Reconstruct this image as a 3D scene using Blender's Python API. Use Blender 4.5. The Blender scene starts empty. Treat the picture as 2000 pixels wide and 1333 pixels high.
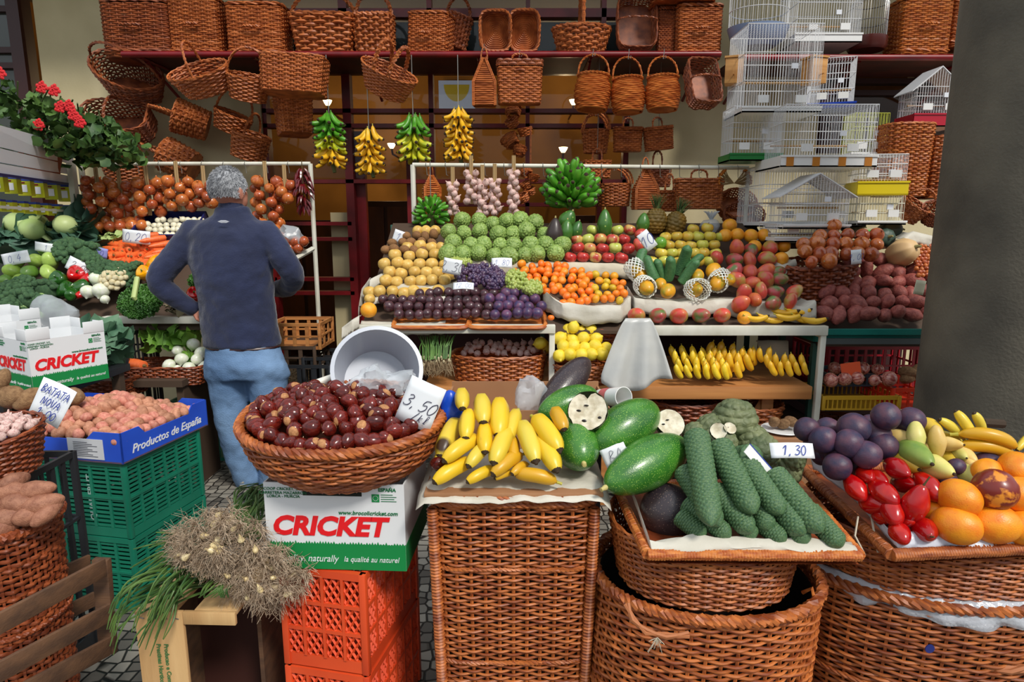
import bpy, bmesh, math, random
import numpy as np
from mathutils import Vector, Matrix, Euler, noise
R=math.radians; PI=math.pi
rnd=random.Random(7)
SC=bpy.context.scene; COL=SC.collection
F=1250.0; PITCH=R(10.3); H=1.45
CP,SP=math.cos(PITCH),math.sin(PITCH)
def at(px,py,Y):
    u=(px-1000)/F; v=(666.5-py)/F
    d=Vector((u,CP+v*SP,-SP+v*CP)); return Vector((0,0,H))+d*(Y/d.y)
def atz(px,py,z):
    u=(px-1000)/F; v=(666.5-py)/F
    d=Vector((u,CP+v*SP,-SP+v*CP)); return Vector((0,0,H))+d*((z-H)/d.z)
def S(n,p):            # length of n pixels at point p
    return n*(p.y*CP+(H-p.z)*SP)/F
# ---------------------------------------------------------------- materials
MATS={}
def mat(name,col,rough=.5,col2=None,ns=8,nd=3,lo=.35,hi=.65,bump=0,bs=40,rand=0,spec=.5,metal=0,
        stretch=None,kind='noise',coat=0,emit=None,es=0,alpha=1,trans=0,sss=0,spots=None,sps=60,spt=.25,bkind=None,hue=0,sheen=0,seed=0):
    if name in MATS: return MATS[name]
    m=bpy.data.materials.new(name); m.use_nodes=True; nt=m.node_tree; N=nt.nodes; L=nt.links
    b=N['Principled BSDF']; c4=lambda c:(c[0],c[1],c[2],1)
    b.inputs['Base Color'].default_value=c4(col); b.inputs['Roughness'].default_value=rough
    b.inputs['Metallic'].default_value=metal; b.inputs['Specular IOR Level'].default_value=spec
    if coat: b.inputs['Coat Weight'].default_value=coat; b.inputs['Coat Roughness'].default_value=.15
    if alpha<1: b.inputs['Alpha'].default_value=alpha
    if trans: b.inputs['Transmission Weight'].default_value=trans
    if sheen: b.inputs['Sheen Weight'].default_value=sheen
    if sss:
        b.inputs['Subsurface Weight'].default_value=sss; b.inputs['Subsurface Radius'].default_value=(.012,.006,.003); b.inputs['Subsurface Scale'].default_value=1
    if emit: b.inputs['Emission Color'].default_value=c4(emit); b.inputs['Emission Strength'].default_value=es
    tc=N.new('ShaderNodeTexCoord'); mp=N.new('ShaderNodeMapping'); L.new(tc.outputs['Object'],mp.inputs[0])
    if stretch: mp.inputs['Scale'].default_value=stretch
    oi=N.new('ShaderNodeObjectInfo')
    if rand or hue or True:
        k=N.new('ShaderNodeVectorMath'); k.operation='ADD'
        mm=N.new('ShaderNodeMath'); mm.operation='MULTIPLY'; mm.inputs[1].default_value=31.7; L.new(oi.outputs['Random'],mm.inputs[0])
        L.new(mp.outputs[0],k.inputs[0]); L.new(mm.outputs[0],k.inputs[1]); vec=k.outputs[0]
    cur=None
    if col2:
        if kind=='voronoi':
            t=N.new('ShaderNodeTexVoronoi'); t.inputs['Scale'].default_value=ns; o=t.outputs['Distance']
        elif kind=='wave':
            t=N.new('ShaderNodeTexWave'); t.inputs['Scale'].default_value=ns; t.inputs['Distortion'].default_value=3; o=t.outputs['Fac']
        elif kind=='gradz':
            sx=N.new('ShaderNodeSeparateXYZ'); L.new(tc.outputs['Generated'],sx.inputs[0]); o=sx.outputs[2]; t=None
        else:
            t=N.new('ShaderNodeTexNoise'); t.inputs['Scale'].default_value=ns; t.inputs['Detail'].default_value=nd; o=t.outputs['Fac']
        if t: L.new(vec,t.inputs['Vector'])
        cr=N.new('ShaderNodeValToRGB'); cr.color_ramp.elements[0].position=lo; cr.color_ramp.elements[1].position=hi
        cr.color_ramp.elements[0].color=c4(col); cr.color_ramp.elements[1].color=c4(col2)
        L.new(o,cr.inputs[0]); cur=cr.outputs[0]
    if spots:
        t=N.new('ShaderNodeTexVoronoi'); t.inputs['Scale'].default_value=sps; L.new(vec,t.inputs['Vector'])
        cr=N.new('ShaderNodeValToRGB'); cr.color_ramp.elements[0].position=spt; cr.color_ramp.elements[1].position=spt+.06
        cr.color_ramp.elements[0].color=(1,1,1,1); cr.color_ramp.elements[1].color=(0,0,0,1); L.new(t.outputs['Distance'],cr.inputs[0])
        mx=N.new('ShaderNodeMix'); mx.data_type='RGBA'; L.new(cr.outputs[0],mx.inputs[0])
        if cur: L.new(cur,mx.inputs[6])
        else: mx.inputs[6].default_value=c4(col)
        mx.inputs[7].default_value=c4(spots); cur=mx.outputs[2]
    if rand or hue:
        hs=N.new('ShaderNodeHueSaturation')
        if cur: L.new(cur,hs.inputs['Color'])
        else: hs.inputs['Color'].default_value=c4(col)
        mr=N.new('ShaderNodeMapRange'); mr.inputs[3].default_value=1-rand; mr.inputs[4].default_value=1+rand
        L.new(oi.outputs['Random'],mr.inputs[0]); L.new(mr.outputs[0],hs.inputs['Value'])
        if hue:
            m1=N.new('ShaderNodeMath'); m1.operation='MULTIPLY'; m1.inputs[1].default_value=7.31; L.new(oi.outputs['Random'],m1.inputs[0])
            m2=N.new('ShaderNodeMath'); m2.operation='FRACT'; L.new(m1.outputs[0],m2.inputs[0])
            mr=N.new('ShaderNodeMapRange'); mr.inputs[3].default_value=.5-hue; mr.inputs[4].default_value=.5+hue
            L.new(m2.outputs[0],mr.inputs[0]); L.new(mr.outputs[0],hs.inputs['Hue'])
        cur=hs.outputs[0]
    if cur: L.new(cur,b.inputs['Base Color'])
    if bump:
        if bkind=='voronoi':
            t=N.new('ShaderNodeTexVoronoi'); t.feature='DISTANCE_TO_EDGE'; t.inputs['Scale'].default_value=bs; o=t.outputs['Distance']
            cl=N.new('ShaderNodeMath'); cl.operation='MINIMUM'; cl.inputs[1].default_value=.18; L.new(o,cl.inputs[0]); o=cl.outputs[0]
        elif bkind=='wave':
            t=N.new('ShaderNodeTexWave'); t.inputs['Scale'].default_value=bs; t.inputs['Distortion'].default_value=2; o=t.outputs['Fac']
        else:
            t=N.new('ShaderNodeTexNoise'); t.inputs['Scale'].default_value=bs; t.inputs['Detail'].default_value=4; o=t.outputs['Fac']
        L.new(vec,t.inputs['Vector'])
        bp=N.new('ShaderNodeBump'); bp.inputs['Strength'].default_value=bump; bp.inputs['Distance'].default_value=.01
        L.new(o,bp.inputs['Height']); L.new(bp.outputs[0],b.inputs['Normal'])
    MATS[name]=m; return m
def srgb(r,g,b):
    f=lambda c:((c/255+.055)/1.055)**2.4 if c>10 else c/255/12.92
    return (f(r),f(g),f(b))
# ---------------------------------------------------------------- mesh builder
class MB:
    def __init__(s): s.V=[]; s.F=[]; s.M=[]; s.n=0
    def add(s,v,f,m=0):
        v=np.asarray(v,dtype=float).reshape(-1,3); s.V.append(v)
        if isinstance(f,np.ndarray): f=(f+s.n).tolist()
        else: f=[[i+s.n for i in q] for q in f]
        s.F+=f; s.M+=[m]*len(f); s.n+=len(v); return s
    def xf(s,M):
        A=np.array(M); s.V=[v@A[:3,:3].T+A[:3,3] for v in s.V]; return s
    def join(s,o,M=None,m=None):
        v=np.concatenate(o.V)
        if M is not None: A=np.array(M); v=v@A[:3,:3].T+A[:3,3]
        s.V.append(v); s.F+=[[i+s.n for i in q] for q in o.F]; s.M+=(o.M if m is None else [m]*len(o.F)); s.n+=len(v); return s
    def mesh(s,name,mats,smooth=True,ang=40):
        me=bpy.data.meshes.new(name); me.from_pydata(np.concatenate(s.V).tolist(),[],s.F)
        if not isinstance(mats,(list,tuple)): mats=[mats]
        for m in mats: me.materials.append(m)
        if max(s.M)>0: me.polygons.foreach_set('material_index',s.M)
        if smooth:
            me.polygons.foreach_set('use_smooth',[True]*len(s.F)); me.set_sharp_from_angle(angle=R(ang))
        me.update(); return me
    # shapes
    def box(s,c,d,M=None,m=0,bev=0):
        x,y,z=[k/2 for k in d]
        if bev:
            bm=bmesh.new(); bmesh.ops.create_cube(bm,size=1); bmesh.ops.scale(bm,vec=d,verts=bm.verts)
            bmesh.ops.bevel(bm,geom=bm.edges[:],offset=bev,segments=2,affect='EDGES',profile=.5)
            v=np.array([list(q.co) for q in bm.verts]); bm.verts.index_update(); f=[[q.index for q in p.verts] for p in bm.faces]; bm.free()
        else:
            v=np.array([(i,j,k) for k in(-z,z) for j in(-y,y) for i in(-x,x)]); f=[[0,2,3,1],[4,5,7,6],[0,1,5,4],[2,6,7,3],[0,4,6,2],[1,3,7,5]]
        if M is not None: v=v@np.array(M.to_3x3()).T
        return s.add(v+np.array(c),f,m)
    def b2(s,x0,x1,y0,y1,z0,z1,m=0,bev=0): return s.box(((x0+x1)/2,(y0+y1)/2,(z0+z1)/2),(x1-x0,y1-y0,z1-z0),None,m,bev)
    def grid(s,P,cu=False,cv=False,m=0):
        P=np.asarray(P,dtype=float); a,b=P.shape[:2]; I=np.arange(a*b).reshape(a,b)
        if cu: I=np.vstack([I,I[:1]])
        if cv: I=np.hstack([I,I[:,:1]])
        q=np.stack([I[:-1,:-1],I[1:,:-1],I[1:,1:],I[:-1,1:]],-1).reshape(-1,4)
        return s.add(P.reshape(-1,3),q,m)
    def tube(s,pts,r,n=6,closed=False,m=0,flat=1,caps=True):
        P=np.array([list(p) for p in pts],dtype=float); k=len(P)
        r=np.ones(k)*r if np.isscalar(r) else np.array(r,dtype=float)
        if closed: T=np.roll(P,-1,0)-np.roll(P,1,0)
        else: T=np.gradient(P,axis=0)
        T/=np.maximum(np.linalg.norm(T,axis=1)[:,None],1e-9)
        up=np.array([0,0,1.]) if abs(T[0][2])<.9 else np.array([1.,0,0])
        Nn=np.zeros_like(P); nrm=np.cross(T[0],up); nrm/=np.linalg.norm(nrm)
        for i in range(k):
            nrm=nrm-T[i]*nrm.dot(T[i]); l=np.linalg.norm(nrm); nrm=nrm/(l if l>1e-9 else 1); Nn[i]=nrm
        B=np.cross(T,Nn); a=np.arange(n)*2*PI/n
        G=P[:,None]+r[:,None,None]*(np.cos(a)[None,:,None]*Nn[:,None]+flat*np.sin(a)[None,:,None]*B[:,None])
        b0=s.n; s.grid(G,cu=closed,cv=True,m=m)
        if caps and not closed:
            s.F+=[[b0+i for i in range(n)],[b0+(k-1)*n+i for i in range(n-1,-1,-1)]]; s.M+=[m,m]
        return s
    def lathe(s,prof,n=16,m=0,M=None,sx=1,sy=1,cap=True):
        a=np.arange(n)*2*PI/n; pr=np.array(prof,dtype=float)
        G=np.stack([pr[:,0,None]*np.cos(a)*sx,pr[:,0,None]*np.sin(a)*sy,np.repeat(pr[:,1,None],n,1)],-1)
        if M is not None: A=np.array(M); G=G@A[:3,:3].T+A[:3,3]
        b0=s.n; s.grid(G,cv=True,m=m); k=len(pr)
        if cap and pr[0,0]>1e-6: s.F.append([b0+i for i in range(n-1,-1,-1)]); s.M.append(m)
        if cap and pr[-1,0]>1e-6: s.F.append([b0+(k-1)*n+i for i in range(n)]); s.M.append(m)
        return s
    def ell(s,c,r,n=14,k=9,m=0,M=None):
        t=np.linspace(0,PI,k); prof=[(max(math.sin(q),0),-math.cos(q)) for q in t]
        D=Matrix.Translation(Vector(c))@((M.to_4x4()) if M is not None else Matrix.Identity(4))@Matrix.Diagonal((r[0],r[1],r[2],1))
        return s.lathe(prof,n,m,D)
    def warp(s,fn):
        s.V=[np.array([fn(v) for v in np.concatenate(s.V)])]; return s
    def noise(s,amp,sc,seed=0):
        o=Vector((seed*7.3,seed*3.1,seed*1.7)); out=[]
        V=np.concatenate(s.V); c=V.mean(0)
        for v in V:
            d=Vector(v-c); l=d.length or 1; out.append(v+np.array(d/l)*amp*noise.noise(Vector(v)*sc+o))
        s.V=[np.array(out)]; return s
def setp(o,**k):
    for a,b in k.items():
        if b is not None: o[a]=b
    return o
def thing(name,label,cat,loc=(0,0,0),rot=(0,0,0),group=None,kind=None):
    o=bpy.data.objects.new(name,None); COL.objects.link(o); o.empty_display_size=.05
    o.location=loc; o.rotation_euler=rot; return setp(o,label=label,category=cat,group=group,kind=kind)
def part(name,mb,mats,parent,loc=(0,0,0),rot=(0,0,0),label=None,smooth=True,ang=40,kind=None):
    me=mb.mesh(name,mats,smooth,ang) if isinstance(mb,MB) else mb
    o=bpy.data.objects.new(name,me); COL.objects.link(o); o.parent=parent; o.location=loc; o.rotation_euler=rot
    return setp(o,label=label,kind=kind)
def solo(name,mb,mats,label,cat,loc=(0,0,0),rot=(0,0,0),group=None,kind=None,smooth=True,ang=40):
    me=mb.mesh(name,mats,smooth,ang) if isinstance(mb,MB) else mb
    o=bpy.data.objects.new(name,me); COL.objects.link(o); o.location=loc; o.rotation_euler=rot
    return setp(o,label=label,category=cat,group=group,kind=kind)
def struct(name,mb,mats,smooth=False,**k):
    o=bpy.data.objects.new(name,mb.mesh(name,mats,smooth)); COL.objects.link(o); o['kind']='structure'; return setp(o,**k)
KIDS={}
def _kids(o):
    return [c for c in bpy.data.objects if c.parent==o]
PROTOS=[]
class Proto:      # a thing to be repeated; the first placing moves the thing itself
    def __init__(s,root):
        s.root=root; s.tree=[(c,_kids(c)) for c in _kids(root)]; s.used=False; PROTOS.append(s)
    def put(s,loc,rot=(0,0,0),sc=1,label=None,group=None):
        if not s.used: r=s.root; s.used=True
        else:
            r=s.root.copy(); COL.objects.link(r)
            for c,g in s.tree:
                d=c.copy(); COL.objects.link(d); d.parent=r
                for q in g: e=q.copy(); COL.objects.link(e); e.parent=d
        r.location=loc; r.rotation_euler=rot; r.scale=(sc,sc,sc) if np.isscalar(sc) else sc
        if label: r['label']=label
        if group: r['group']=group
        return r
ORD='first second third fourth fifth sixth seventh eighth ninth tenth eleventh twelfth thirteenth fourteenth fifteenth sixteenth seventeenth eighteenth nineteenth twentieth'.split()
def ordn(i):
    if i<20: return ORD[i]
    return ['twenty','thirty','forty','fifty'][(i+1)//10-2]+('-'+ORD[(i+1)%10-1] if (i+1)%10 else '')
def pick(L): return L[rnd.randrange(len(L))]
def heap(protos,poly,Y0,Y1,step,desc,where,group,jit=.12,rot='free',vstep=.72,sc=1,scj=.06,mode=None,tilt=None,yj=0):
    """rows of one kind on a sloping bed; poly rows (py,x0,x1) from the front up"""
    pyb,pyt=poly[0][0],poly[-1][0]; n=max(1,round((pyb-pyt)/(step*vstep))); out=[]
    for i in range(n+1 if len(poly)>1 else 1):
        t=i/n; py=pyb+(pyt-pyb)*t
        x0,x1=poly[0][1:]
        for a,b in zip(poly,poly[1:]):
            if a[0]+1e-6>=py>=b[0]-1e-6:
                k=(a[0]-py)/max(a[0]-b[0],1e-6); x0=a[1]+(b[1]-a[1])*k; x1=a[2]+(b[2]-a[2])*k; break
        Y=Y0(py) if callable(Y0) else Y0+(Y1-Y0)*t; m=max(1,round((x1-x0)/step)); w=(x1-x0)/m
        for j in range(m):
            px=x0+(j+.5)*w+(w*.22 if i%2 else -w*.22)+rnd.uniform(-1,1)*jit*step; q=py+rnd.uniform(-1,1)*jit*step
            p=at(px,q,Y+rnd.uniform(-1,1)*yj); s=sc*(1+rnd.uniform(-1,1)*scj)*S(step*.54,p)
            if rot=='free': e=(rnd.uniform(0,6.28),rnd.uniform(0,6.28),rnd.uniform(0,6.28))
            elif rot=='up': e=(rnd.uniform(-.35,.35),rnd.uniform(-.35,.35),rnd.uniform(0,6.28))
            elif rot=='face': e=(R(80)+rnd.uniform(-.3,.3),rnd.uniform(-.4,.4),rnd.uniform(-.4,.4))
            elif callable(rot): e=rot()
            lab=f"{desc}, {ordn(j)} from left, {ordn(i)} row up, {where}"
            pr=pick(protos) if mode is None else protos[mode(px,q)]
            out.append(pr.put(p,e,s,lab,group))
    return out
# ---------------------------------------------------------------- text and writing
def text_mb(s,size,shear=0,bold=0,align='CENTER',ext=.0006):
    c=bpy.data.curves.new('t','FONT'); c.body=s; c.size=size; c.shear=shear; c.offset=bold; c.extrude=ext; c.align_x=align; c.align_y='CENTER'; c.resolution_u=3
    o=bpy.data.objects.new('t',c); COL.objects.link(o); dg=bpy.context.evaluated_depsgraph_get(); me=o.evaluated_get(dg).to_mesh()
    mb=MB(); mb.add([list(v.co) for v in me.vertices],[list(p.vertices) for p in me.polygons]); bpy.data.objects.remove(o); bpy.data.curves.remove(c); return mb
GL={'0':[[(.3,1),(.08,.8),(.02,.4),(.15,.05),(.35,0),(.52,.3),(.5,.75),(.3,1)]],'1':[[(.1,.7),(.35,1),(.3,0)]],
'2':[[(.05,.75),(.2,1),(.45,.95),(.45,.65),(.2,.3),(.02,.02),(.3,.1),(.55,.02)]],'3':[[(.08,.9),(.3,1),(.5,.8),(.2,.55),(.5,.4),(.42,.08),(.15,0),(.02,.12)]],
'4':[[(.35,1),(.05,.4),(.55,.45)],[(.42,.75),(.35,0)]],'5':[[(.5,1),(.15,.95),(.1,.55),(.4,.6),(.5,.3),(.3,0),(.03,.08)]],
'8':[[(.3,.5),(.08,.8),(.3,1),(.5,.8),(.3,.5),(.02,.2),(.25,0),(.5,.2),(.3,.5)]],'9':[[(.5,.8),(.3,1),(.1,.75),(.25,.5),(.5,.75),(.45,.3),(.3,0)]],
',':[[(.15,.1),(.1,-.15)]],'/':[[(.4,1),(.0,-.1)]],'k':[[(.1,.9),(.05,0)],[(.4,.55),(.1,.3),(.4,0)]],'l':[[(.05,0),(.3,.9),(.12,.95),(.15,.1),(.3,.05)]],'~':[[(0,.3),(.2,.45),(.4,.25),(.6,.4)]],'€':[[(.5,.85),(.25,.95),(.08,.5),(.25,.05),(.5,.15)],[(.0,.58),(.4,.6)],[(0,.42),(.38,.44)]],
'a':[[(.4,.5),(.15,.5),(.1,.1),(.35,.1),(.4,.5),(.42,.05),(.5,.05)]],'B':[[(.1,0),(.15,1),(.45,.85),(.15,.52),(.5,.3),(.1,0)]],'A':[[(0,0),(.28,1),(.5,0)],[(.1,.4),(.42,.4)]],'N':[[(.05,0),(.1,1),(.42,.05),(.5,1)]],'O':[[(.3,1),(.05,.5),(.3,0),(.52,.5),(.3,1)]],'V':[[(.05,1),(.25,0),(.5,1)]],'S':[[(.5,.9),(.2,1),(.1,.7),(.45,.4),(.3,0),(.02,.1)]],'E':[[(.5,1),(.1,.95),(.05,0),(.5,.02)],[(.08,.5),(.4,.52)]],'I':[[(.3,1),(.25,0)]],'M':[[(0,0),(.1,1),(.28,.3),(.48,1),(.55,0)]],'L':[[(.1,1),(.06,0),(.5,.03)]],'H':[[(.08,1),(.05,0)],[(.5,1),(.45,0)],[(.05,.5),(.5,.5)]],'T':[[(0,.95),(.55,1)],[(.3,1),(.25,0)]],'D':[[(.1,1),(.05,0),(.45,.2),(.5,.7),(.1,1)]],' ':[]}
def script_mb(s,h,r,slant=.2,adv=.68):
    """pen strokes in the xy plane, centred"""
    mb=MB(); x=0; W=len(s)*adv
    for ch in s:
        for st in GL.get(ch,[]):
            P=[Vector(((x+a+slant*b-W/2)*h,(b-.5)*h,0)) for a,b in st]
            if len(P)>2:
                Q=[]
                for i in range(len(P)-1):
                    p0=P[max(i-1,0)];p1=P[i];p2=P[i+1];p3=P[min(i+2,len(P)-1)]
                    for t in (0,.33,.66): Q.append(.5*((2*p1)+(p2-p0)*t+(2*p0-5*p1+4*p2-p3)*t*t+(3*p1-p0-3*p2+p3)*t*t*t))
                P=Q+[P[-1]]
            mb.tube(P,r,4,flat=.4)
        x+=adv
    return mb
# ---------------------------------------------------------------- wicker
def wick(name,c1,c2,rough=.42,rand=.1,ns=14): return mat(name,c1,rough,c2,ns=ns,nd=4,lo=.38,hi=.64,rand=rand,stretch=(1,1,7),spec=.5,bump=.12,bs=300)
WK=wick('wicker_warm',srgb(126,58,24),srgb(190,110,54))
WD=wick('wicker_dark',srgb(104,44,20),srgb(158,80,42))
WO=wick('wicker_orange',srgb(160,76,28),srgb(212,128,60))
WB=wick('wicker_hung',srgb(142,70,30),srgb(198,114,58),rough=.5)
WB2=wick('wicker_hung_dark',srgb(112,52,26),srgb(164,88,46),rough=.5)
DK=mat('weave_gap_shade',srgb(30,16,10),.9)  # shade behind the weave, put in as a near-black sheet
def sup(n,asp=1,e=2):
    t=np.linspace(0,2*PI,2000,endpoint=False); c,s=np.cos(t),np.sin(t)
    r=(np.abs(c)**e+np.abs(s)**e)**(-1/e); x=r*c; y=r*s
    d=np.hypot(np.diff(np.r_[x,x[0]]),np.diff(np.r_[y,y[0]])*asp); L=np.r_[0,np.cumsum(d)]
    q=np.interp(np.arange(n)*L[-1]/n,L,np.arange(2001)); i=q.astype(int)%2000; return x[i],y[i]
def rad(v,a0,a1,bul): return a0+(a1-a0)*v+bul*np.sin(PI*v)
def weave(mb,a0,b0,a1,b1,h,e=2,stakes=24,rows=20,K=4,th=.0025,amp=.003,bul=0,nt=5,z0=0,skew=None,m=0,sm=None,stk=True,jz=.12,fill=.52,seed=1):
    N=stakes*K; cx,sy=sup(N,(b0+b1)/(a0+a1),e); rg=np.random.RandomState(seed)
    i=np.arange(rows); v=(i+.5)/rows; a=rad(v,a0,a1,bul)[:,None]; b=rad(v,b0,b1,bul)[:,None]
    nx=np.sign(cx)*np.abs(cx)**(e-1)/a; ny=np.sign(sy)*np.abs(sy)**(e-1)/b; l=np.hypot(nx,ny)+1e-9; nx/=l; ny/=l
    j=np.arange(N); off=amp*np.cos(PI*(j[None]/K+i[:,None])); X=a*cx+nx*off; Y=b*sy+ny*off
    pit=h/rows; Z=z0+(v*h)[:,None]+np.zeros((1,N))+jz*pit*np.interp((j/N*37)%37,np.arange(38),np.r_[rg.randn(37),0])[None]*.5
    Z=Z+jz*pit*rg.randn(rows)[:,None]*.5
    k=np.arange(nt)*2*PI/nt; thv=th*(1+.25*rg.randn(rows))[:,None,None]; thv=np.abs(thv)+th*.3
    G=np.stack([X[...,None]+nx[...,None]*np.cos(k)*thv,Y[...,None]+ny[...,None]*np.cos(k)*thv,Z[...,None]+np.sin(k)*pit*fill+0*nx[...,None]],-1)
    I=np.arange(rows*N*nt).reshape(rows,N,nt); I=np.concatenate([I,I[:,:1]],1); I=np.concatenate([I,I[:,:,:1]],2)
    q=np.stack([I[:,:-1,:-1],I[:,1:,:-1],I[:,1:,1:],I[:,:-1,1:]],-1).reshape(-1,4)
    P=G.reshape(-1,3)
    if skew: P=skew(P)
    mb.add(P,q,m)
    if stk:
        vv=np.linspace(0,1,max(4,int(rows/3)))
        for s in range(stakes):
            jj=s*K; pts=np.stack([rad(vv,a0,a1,bul)*cx[jj],rad(vv,b0,b1,bul)*sy[jj],z0+vv*h],-1)
            if skew: pts=skew(pts)
            mb.tube(pts,amp*.75+th*.35,4,m=m if sm is None else sm,caps=False)
    return mb
def loop(a,b,z,e=2,n=64):
    x,y=sup(n,b/a,e); return np.stack([a*x,b*y,z+0*x],-1)
def rope(mb,pts,r,strands=3,tw=8,closed=False,n=5,m=0,sub=1):
    P=np.array([list(p) for p in pts],dtype=float)
    T=(np.roll(P,-1,0)-np.roll(P,1,0)) if closed else np.gradient(P,axis=0); T/=np.linalg.norm(T,axis=1)[:,None]+1e-9
    up=np.array([0,0,1.]) if closed else (np.array([0,0,1.]) if abs(T[0][2])<.8 else np.array([.2,1.,0])); A=[]
    nrm=np.cross(T[0],up); nrm/=np.linalg.norm(nrm)
    for i in range(len(P)):
        nrm=nrm-T[i]*nrm.dot(T[i]); nrm/=np.linalg.norm(nrm)+1e-9; A.append(nrm.copy())
    A=np.array(A); B=np.cross(T,A); k=len(P); u=np.arange(k)/(k if closed else k-1)
    for s in range(strands):
        ph=2*PI*(s/strands+round(tw)*u); Q=P+r*.55*(np.cos(ph)[:,None]*A+np.sin(ph)[:,None]*B)
        mb.tube(Q,r*.6,n,closed=closed,m=m)
    return mb
def arch(w,h,n=20,axis='x',y=0,z=0,p=1,lean=0):
    out=[]
    for i in range(n+1):
        t=PI*i/n; c=math.cos(t); s=math.sin(t)**p; q=Vector((-c*w,y+lean*s,z+h*s))
        if axis=='y': q=Vector((q.y,q.x,q.z))
        out.append(q)
    return out
def base_disc(a,b,z,e,th=.004):
    mb=MB(); L=loop(a,b,z,e,32); G=np.stack([L*np.array([k,k,1])+np.array([0,0,0]) for k in (1,.66,.33,.001)])
    mb.grid(G,cv=True); mb.grid(G[::-1]-np.array([0,0,th]),cv=True); return mb
def basket(name,label,loc,rot=(0,0,0),a=.15,b=.1,h=.12,fl=1.2,e=2,rows=14,stakes=20,mat_=None,handle=None,hh=.12,lid=False,bul=0,group=None,cat='basket',th=None,amp=None,rim=None,handles=1,center=True,hax='x',K=3,liner=False,hr=None):
    M=mat_ or WB; th=th or h/rows*.3; amp=amp or th*1.7; rim=rim or max(.006,th*2.2)
    C=Vector(loc); Rm=Euler(rot).to_matrix()
    if center: C=C-Rm@Vector((0,0,h/2))
    t=thing(name,label,cat,C,rot,group)
    a0,b0=a/fl,b/fl
    mb=weave(MB(),a0,b0,a,b,h,e,stakes,rows,K,th,amp,bul,4,seed=len(label)); part('weave',mb,M,t)
    part('base',base_disc(a0,b0,.004,e),M,t)
    part('rim',rope(MB(),loop(a,b,h,e,40),rim,2,12,True,4),M,t)
    if liner: part('liner',weave_liner(a0,b0,a,b,h,e,bul),DK,t)
    if handle:
        for k in range(handles):
            mb=MB(); y=(k-(handles-1)/2)*b*.9 if handles>1 else 0
            if handle=='arch': rope(mb,arch(a if hax=='x' else b,hh,18,hax,y,h,lean=(k-(handles-1)/2)*.02),hr or rim*1.1,3,7,False,4)
            elif handle=='small': rope(mb,arch(a*.28,hh,12,hax,y,h,.6),hr or rim*.8,2,5,False,4)
            elif handle=='front': mb.tube([Vector((x,-b-.012-.012*math.sin((x/a/.5+1)*PI/2),h*.9)) for x in np.linspace(-a*.25,a*.25,8)],rim*.5,5)
            part('handle',mb,M,t)
    if lid:
        mb=MB(); L=loop(a*1.03,b*1.03,h+rim*1.2,e,40); nr=9
        G=np.stack([L*np.array([k,k,1])+np.array([0,0,.003*(i%2)+.012*(1-k)]) for i,k in enumerate(np.linspace(1,.001,nr*2))]); mb.grid(G,cv=True)
        rope(mb,L,rim*.9,2,12,True,4); part('lid',mb,M,t)
    return t
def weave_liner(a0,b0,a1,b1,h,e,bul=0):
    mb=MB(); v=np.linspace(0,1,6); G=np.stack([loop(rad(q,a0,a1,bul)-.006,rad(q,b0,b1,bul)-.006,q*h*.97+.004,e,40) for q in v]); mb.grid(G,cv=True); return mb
def hook(t,p,zt):
    Mi=(Matrix.Translation(t.location)@t.rotation_euler.to_matrix().to_4x4()).inverted(); q=Vector(p)
    pts=[Mi@v for v in (q+Vector((.012,0,.012)),q+Vector((.012,0,-.004)),q+Vector((-.004,0,-.01)),q+Vector((0,0,.03)),Vector((q.x,q.y,zt)))]
    part('hook',MB().tube(pts,.0022,4),mat('hook_wire',srgb(150,150,145),.35,metal=.6),t)
def wb(name,label,cx,cy,wp,hp,Y,rot=(0,0,0),dep=.8,**k):
    """hang or stand a basket whose body is wp by hp pixels at (cx,cy)"""
    p=at(cx,cy,Y); w=S(wp,p)/2; h=S(hp,p); rot=tuple(R(q) for q in rot)
    if 'hh' in k: k['hh']=S(k['hh'],p)
    hang=k.pop('hang',None)
    if hang:
        t=wb(name,label,cx,cy,wp,hp,Y,tuple(math.degrees(q) for q in rot),dep,**{**k,**({'hh':k['hh']*F/(p.y*CP+(H-p.z)*SP)} if 'hh' in k else {})})
        hook(t,p+Vector((0,0,h/2+k.get('hh',0)-.01)),hang); return t
    return basket(name,label,p,rot,a=w,b=w*dep,h=h,**k)
# ---------------------------------------------------------------- camera and light
cd=bpy.data.cameras.new('camera'); cam=bpy.data.objects.new('camera',cd); COL.objects.link(cam)
cam.location=(0,0,H); cam.rotation_euler=(PI/2-PITCH,0,0); cd.sensor_width=36; cd.lens=36*F/2000; cd.clip_start=.05; SC.camera=cam
SC.view_settings.view_transform='Standard'; SC.view_settings.look='None'; SC.view_settings.gamma=1; SC.view_settings.exposure=-.06; SC.view_settings.use_curve_mapping=False
w=bpy.data.worlds.new('world'); SC.world=w; w.use_nodes=True; nt=w.node_tree; bg=nt.nodes['Background']
tc=nt.nodes.new('ShaderNodeTexCoord'); sx=nt.nodes.new('ShaderNodeSeparateXYZ'); cr=nt.nodes.new('ShaderNodeValToRGB')
nt.links.new(tc.outputs['Generated'],sx.inputs[0]); nt.links.new(sx.outputs[2],cr.inputs[0]); nt.links.new(cr.outputs[0],bg.inputs[0])
cr.color_ramp.elements[0].position=.0; cr.color_ramp.elements[0].color=(.20,.19,.17,1); cr.color_ramp.elements[1].position=.25; cr.color_ramp.elements[1].color=(.86,.93,1,1)
bg.inputs[1].default_value=1.0
sd=bpy.data.lights.new('sun','SUN'); so=bpy.data.objects.new('sun',sd); COL.objects.link(so); sd.energy=2.9; sd.angle=R(11); sd.color=(1,.95,.87)
so.rotation_euler=Vector((-.42,.66,-.85)).to_track_quat('-Z','Y').to_euler()
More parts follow.
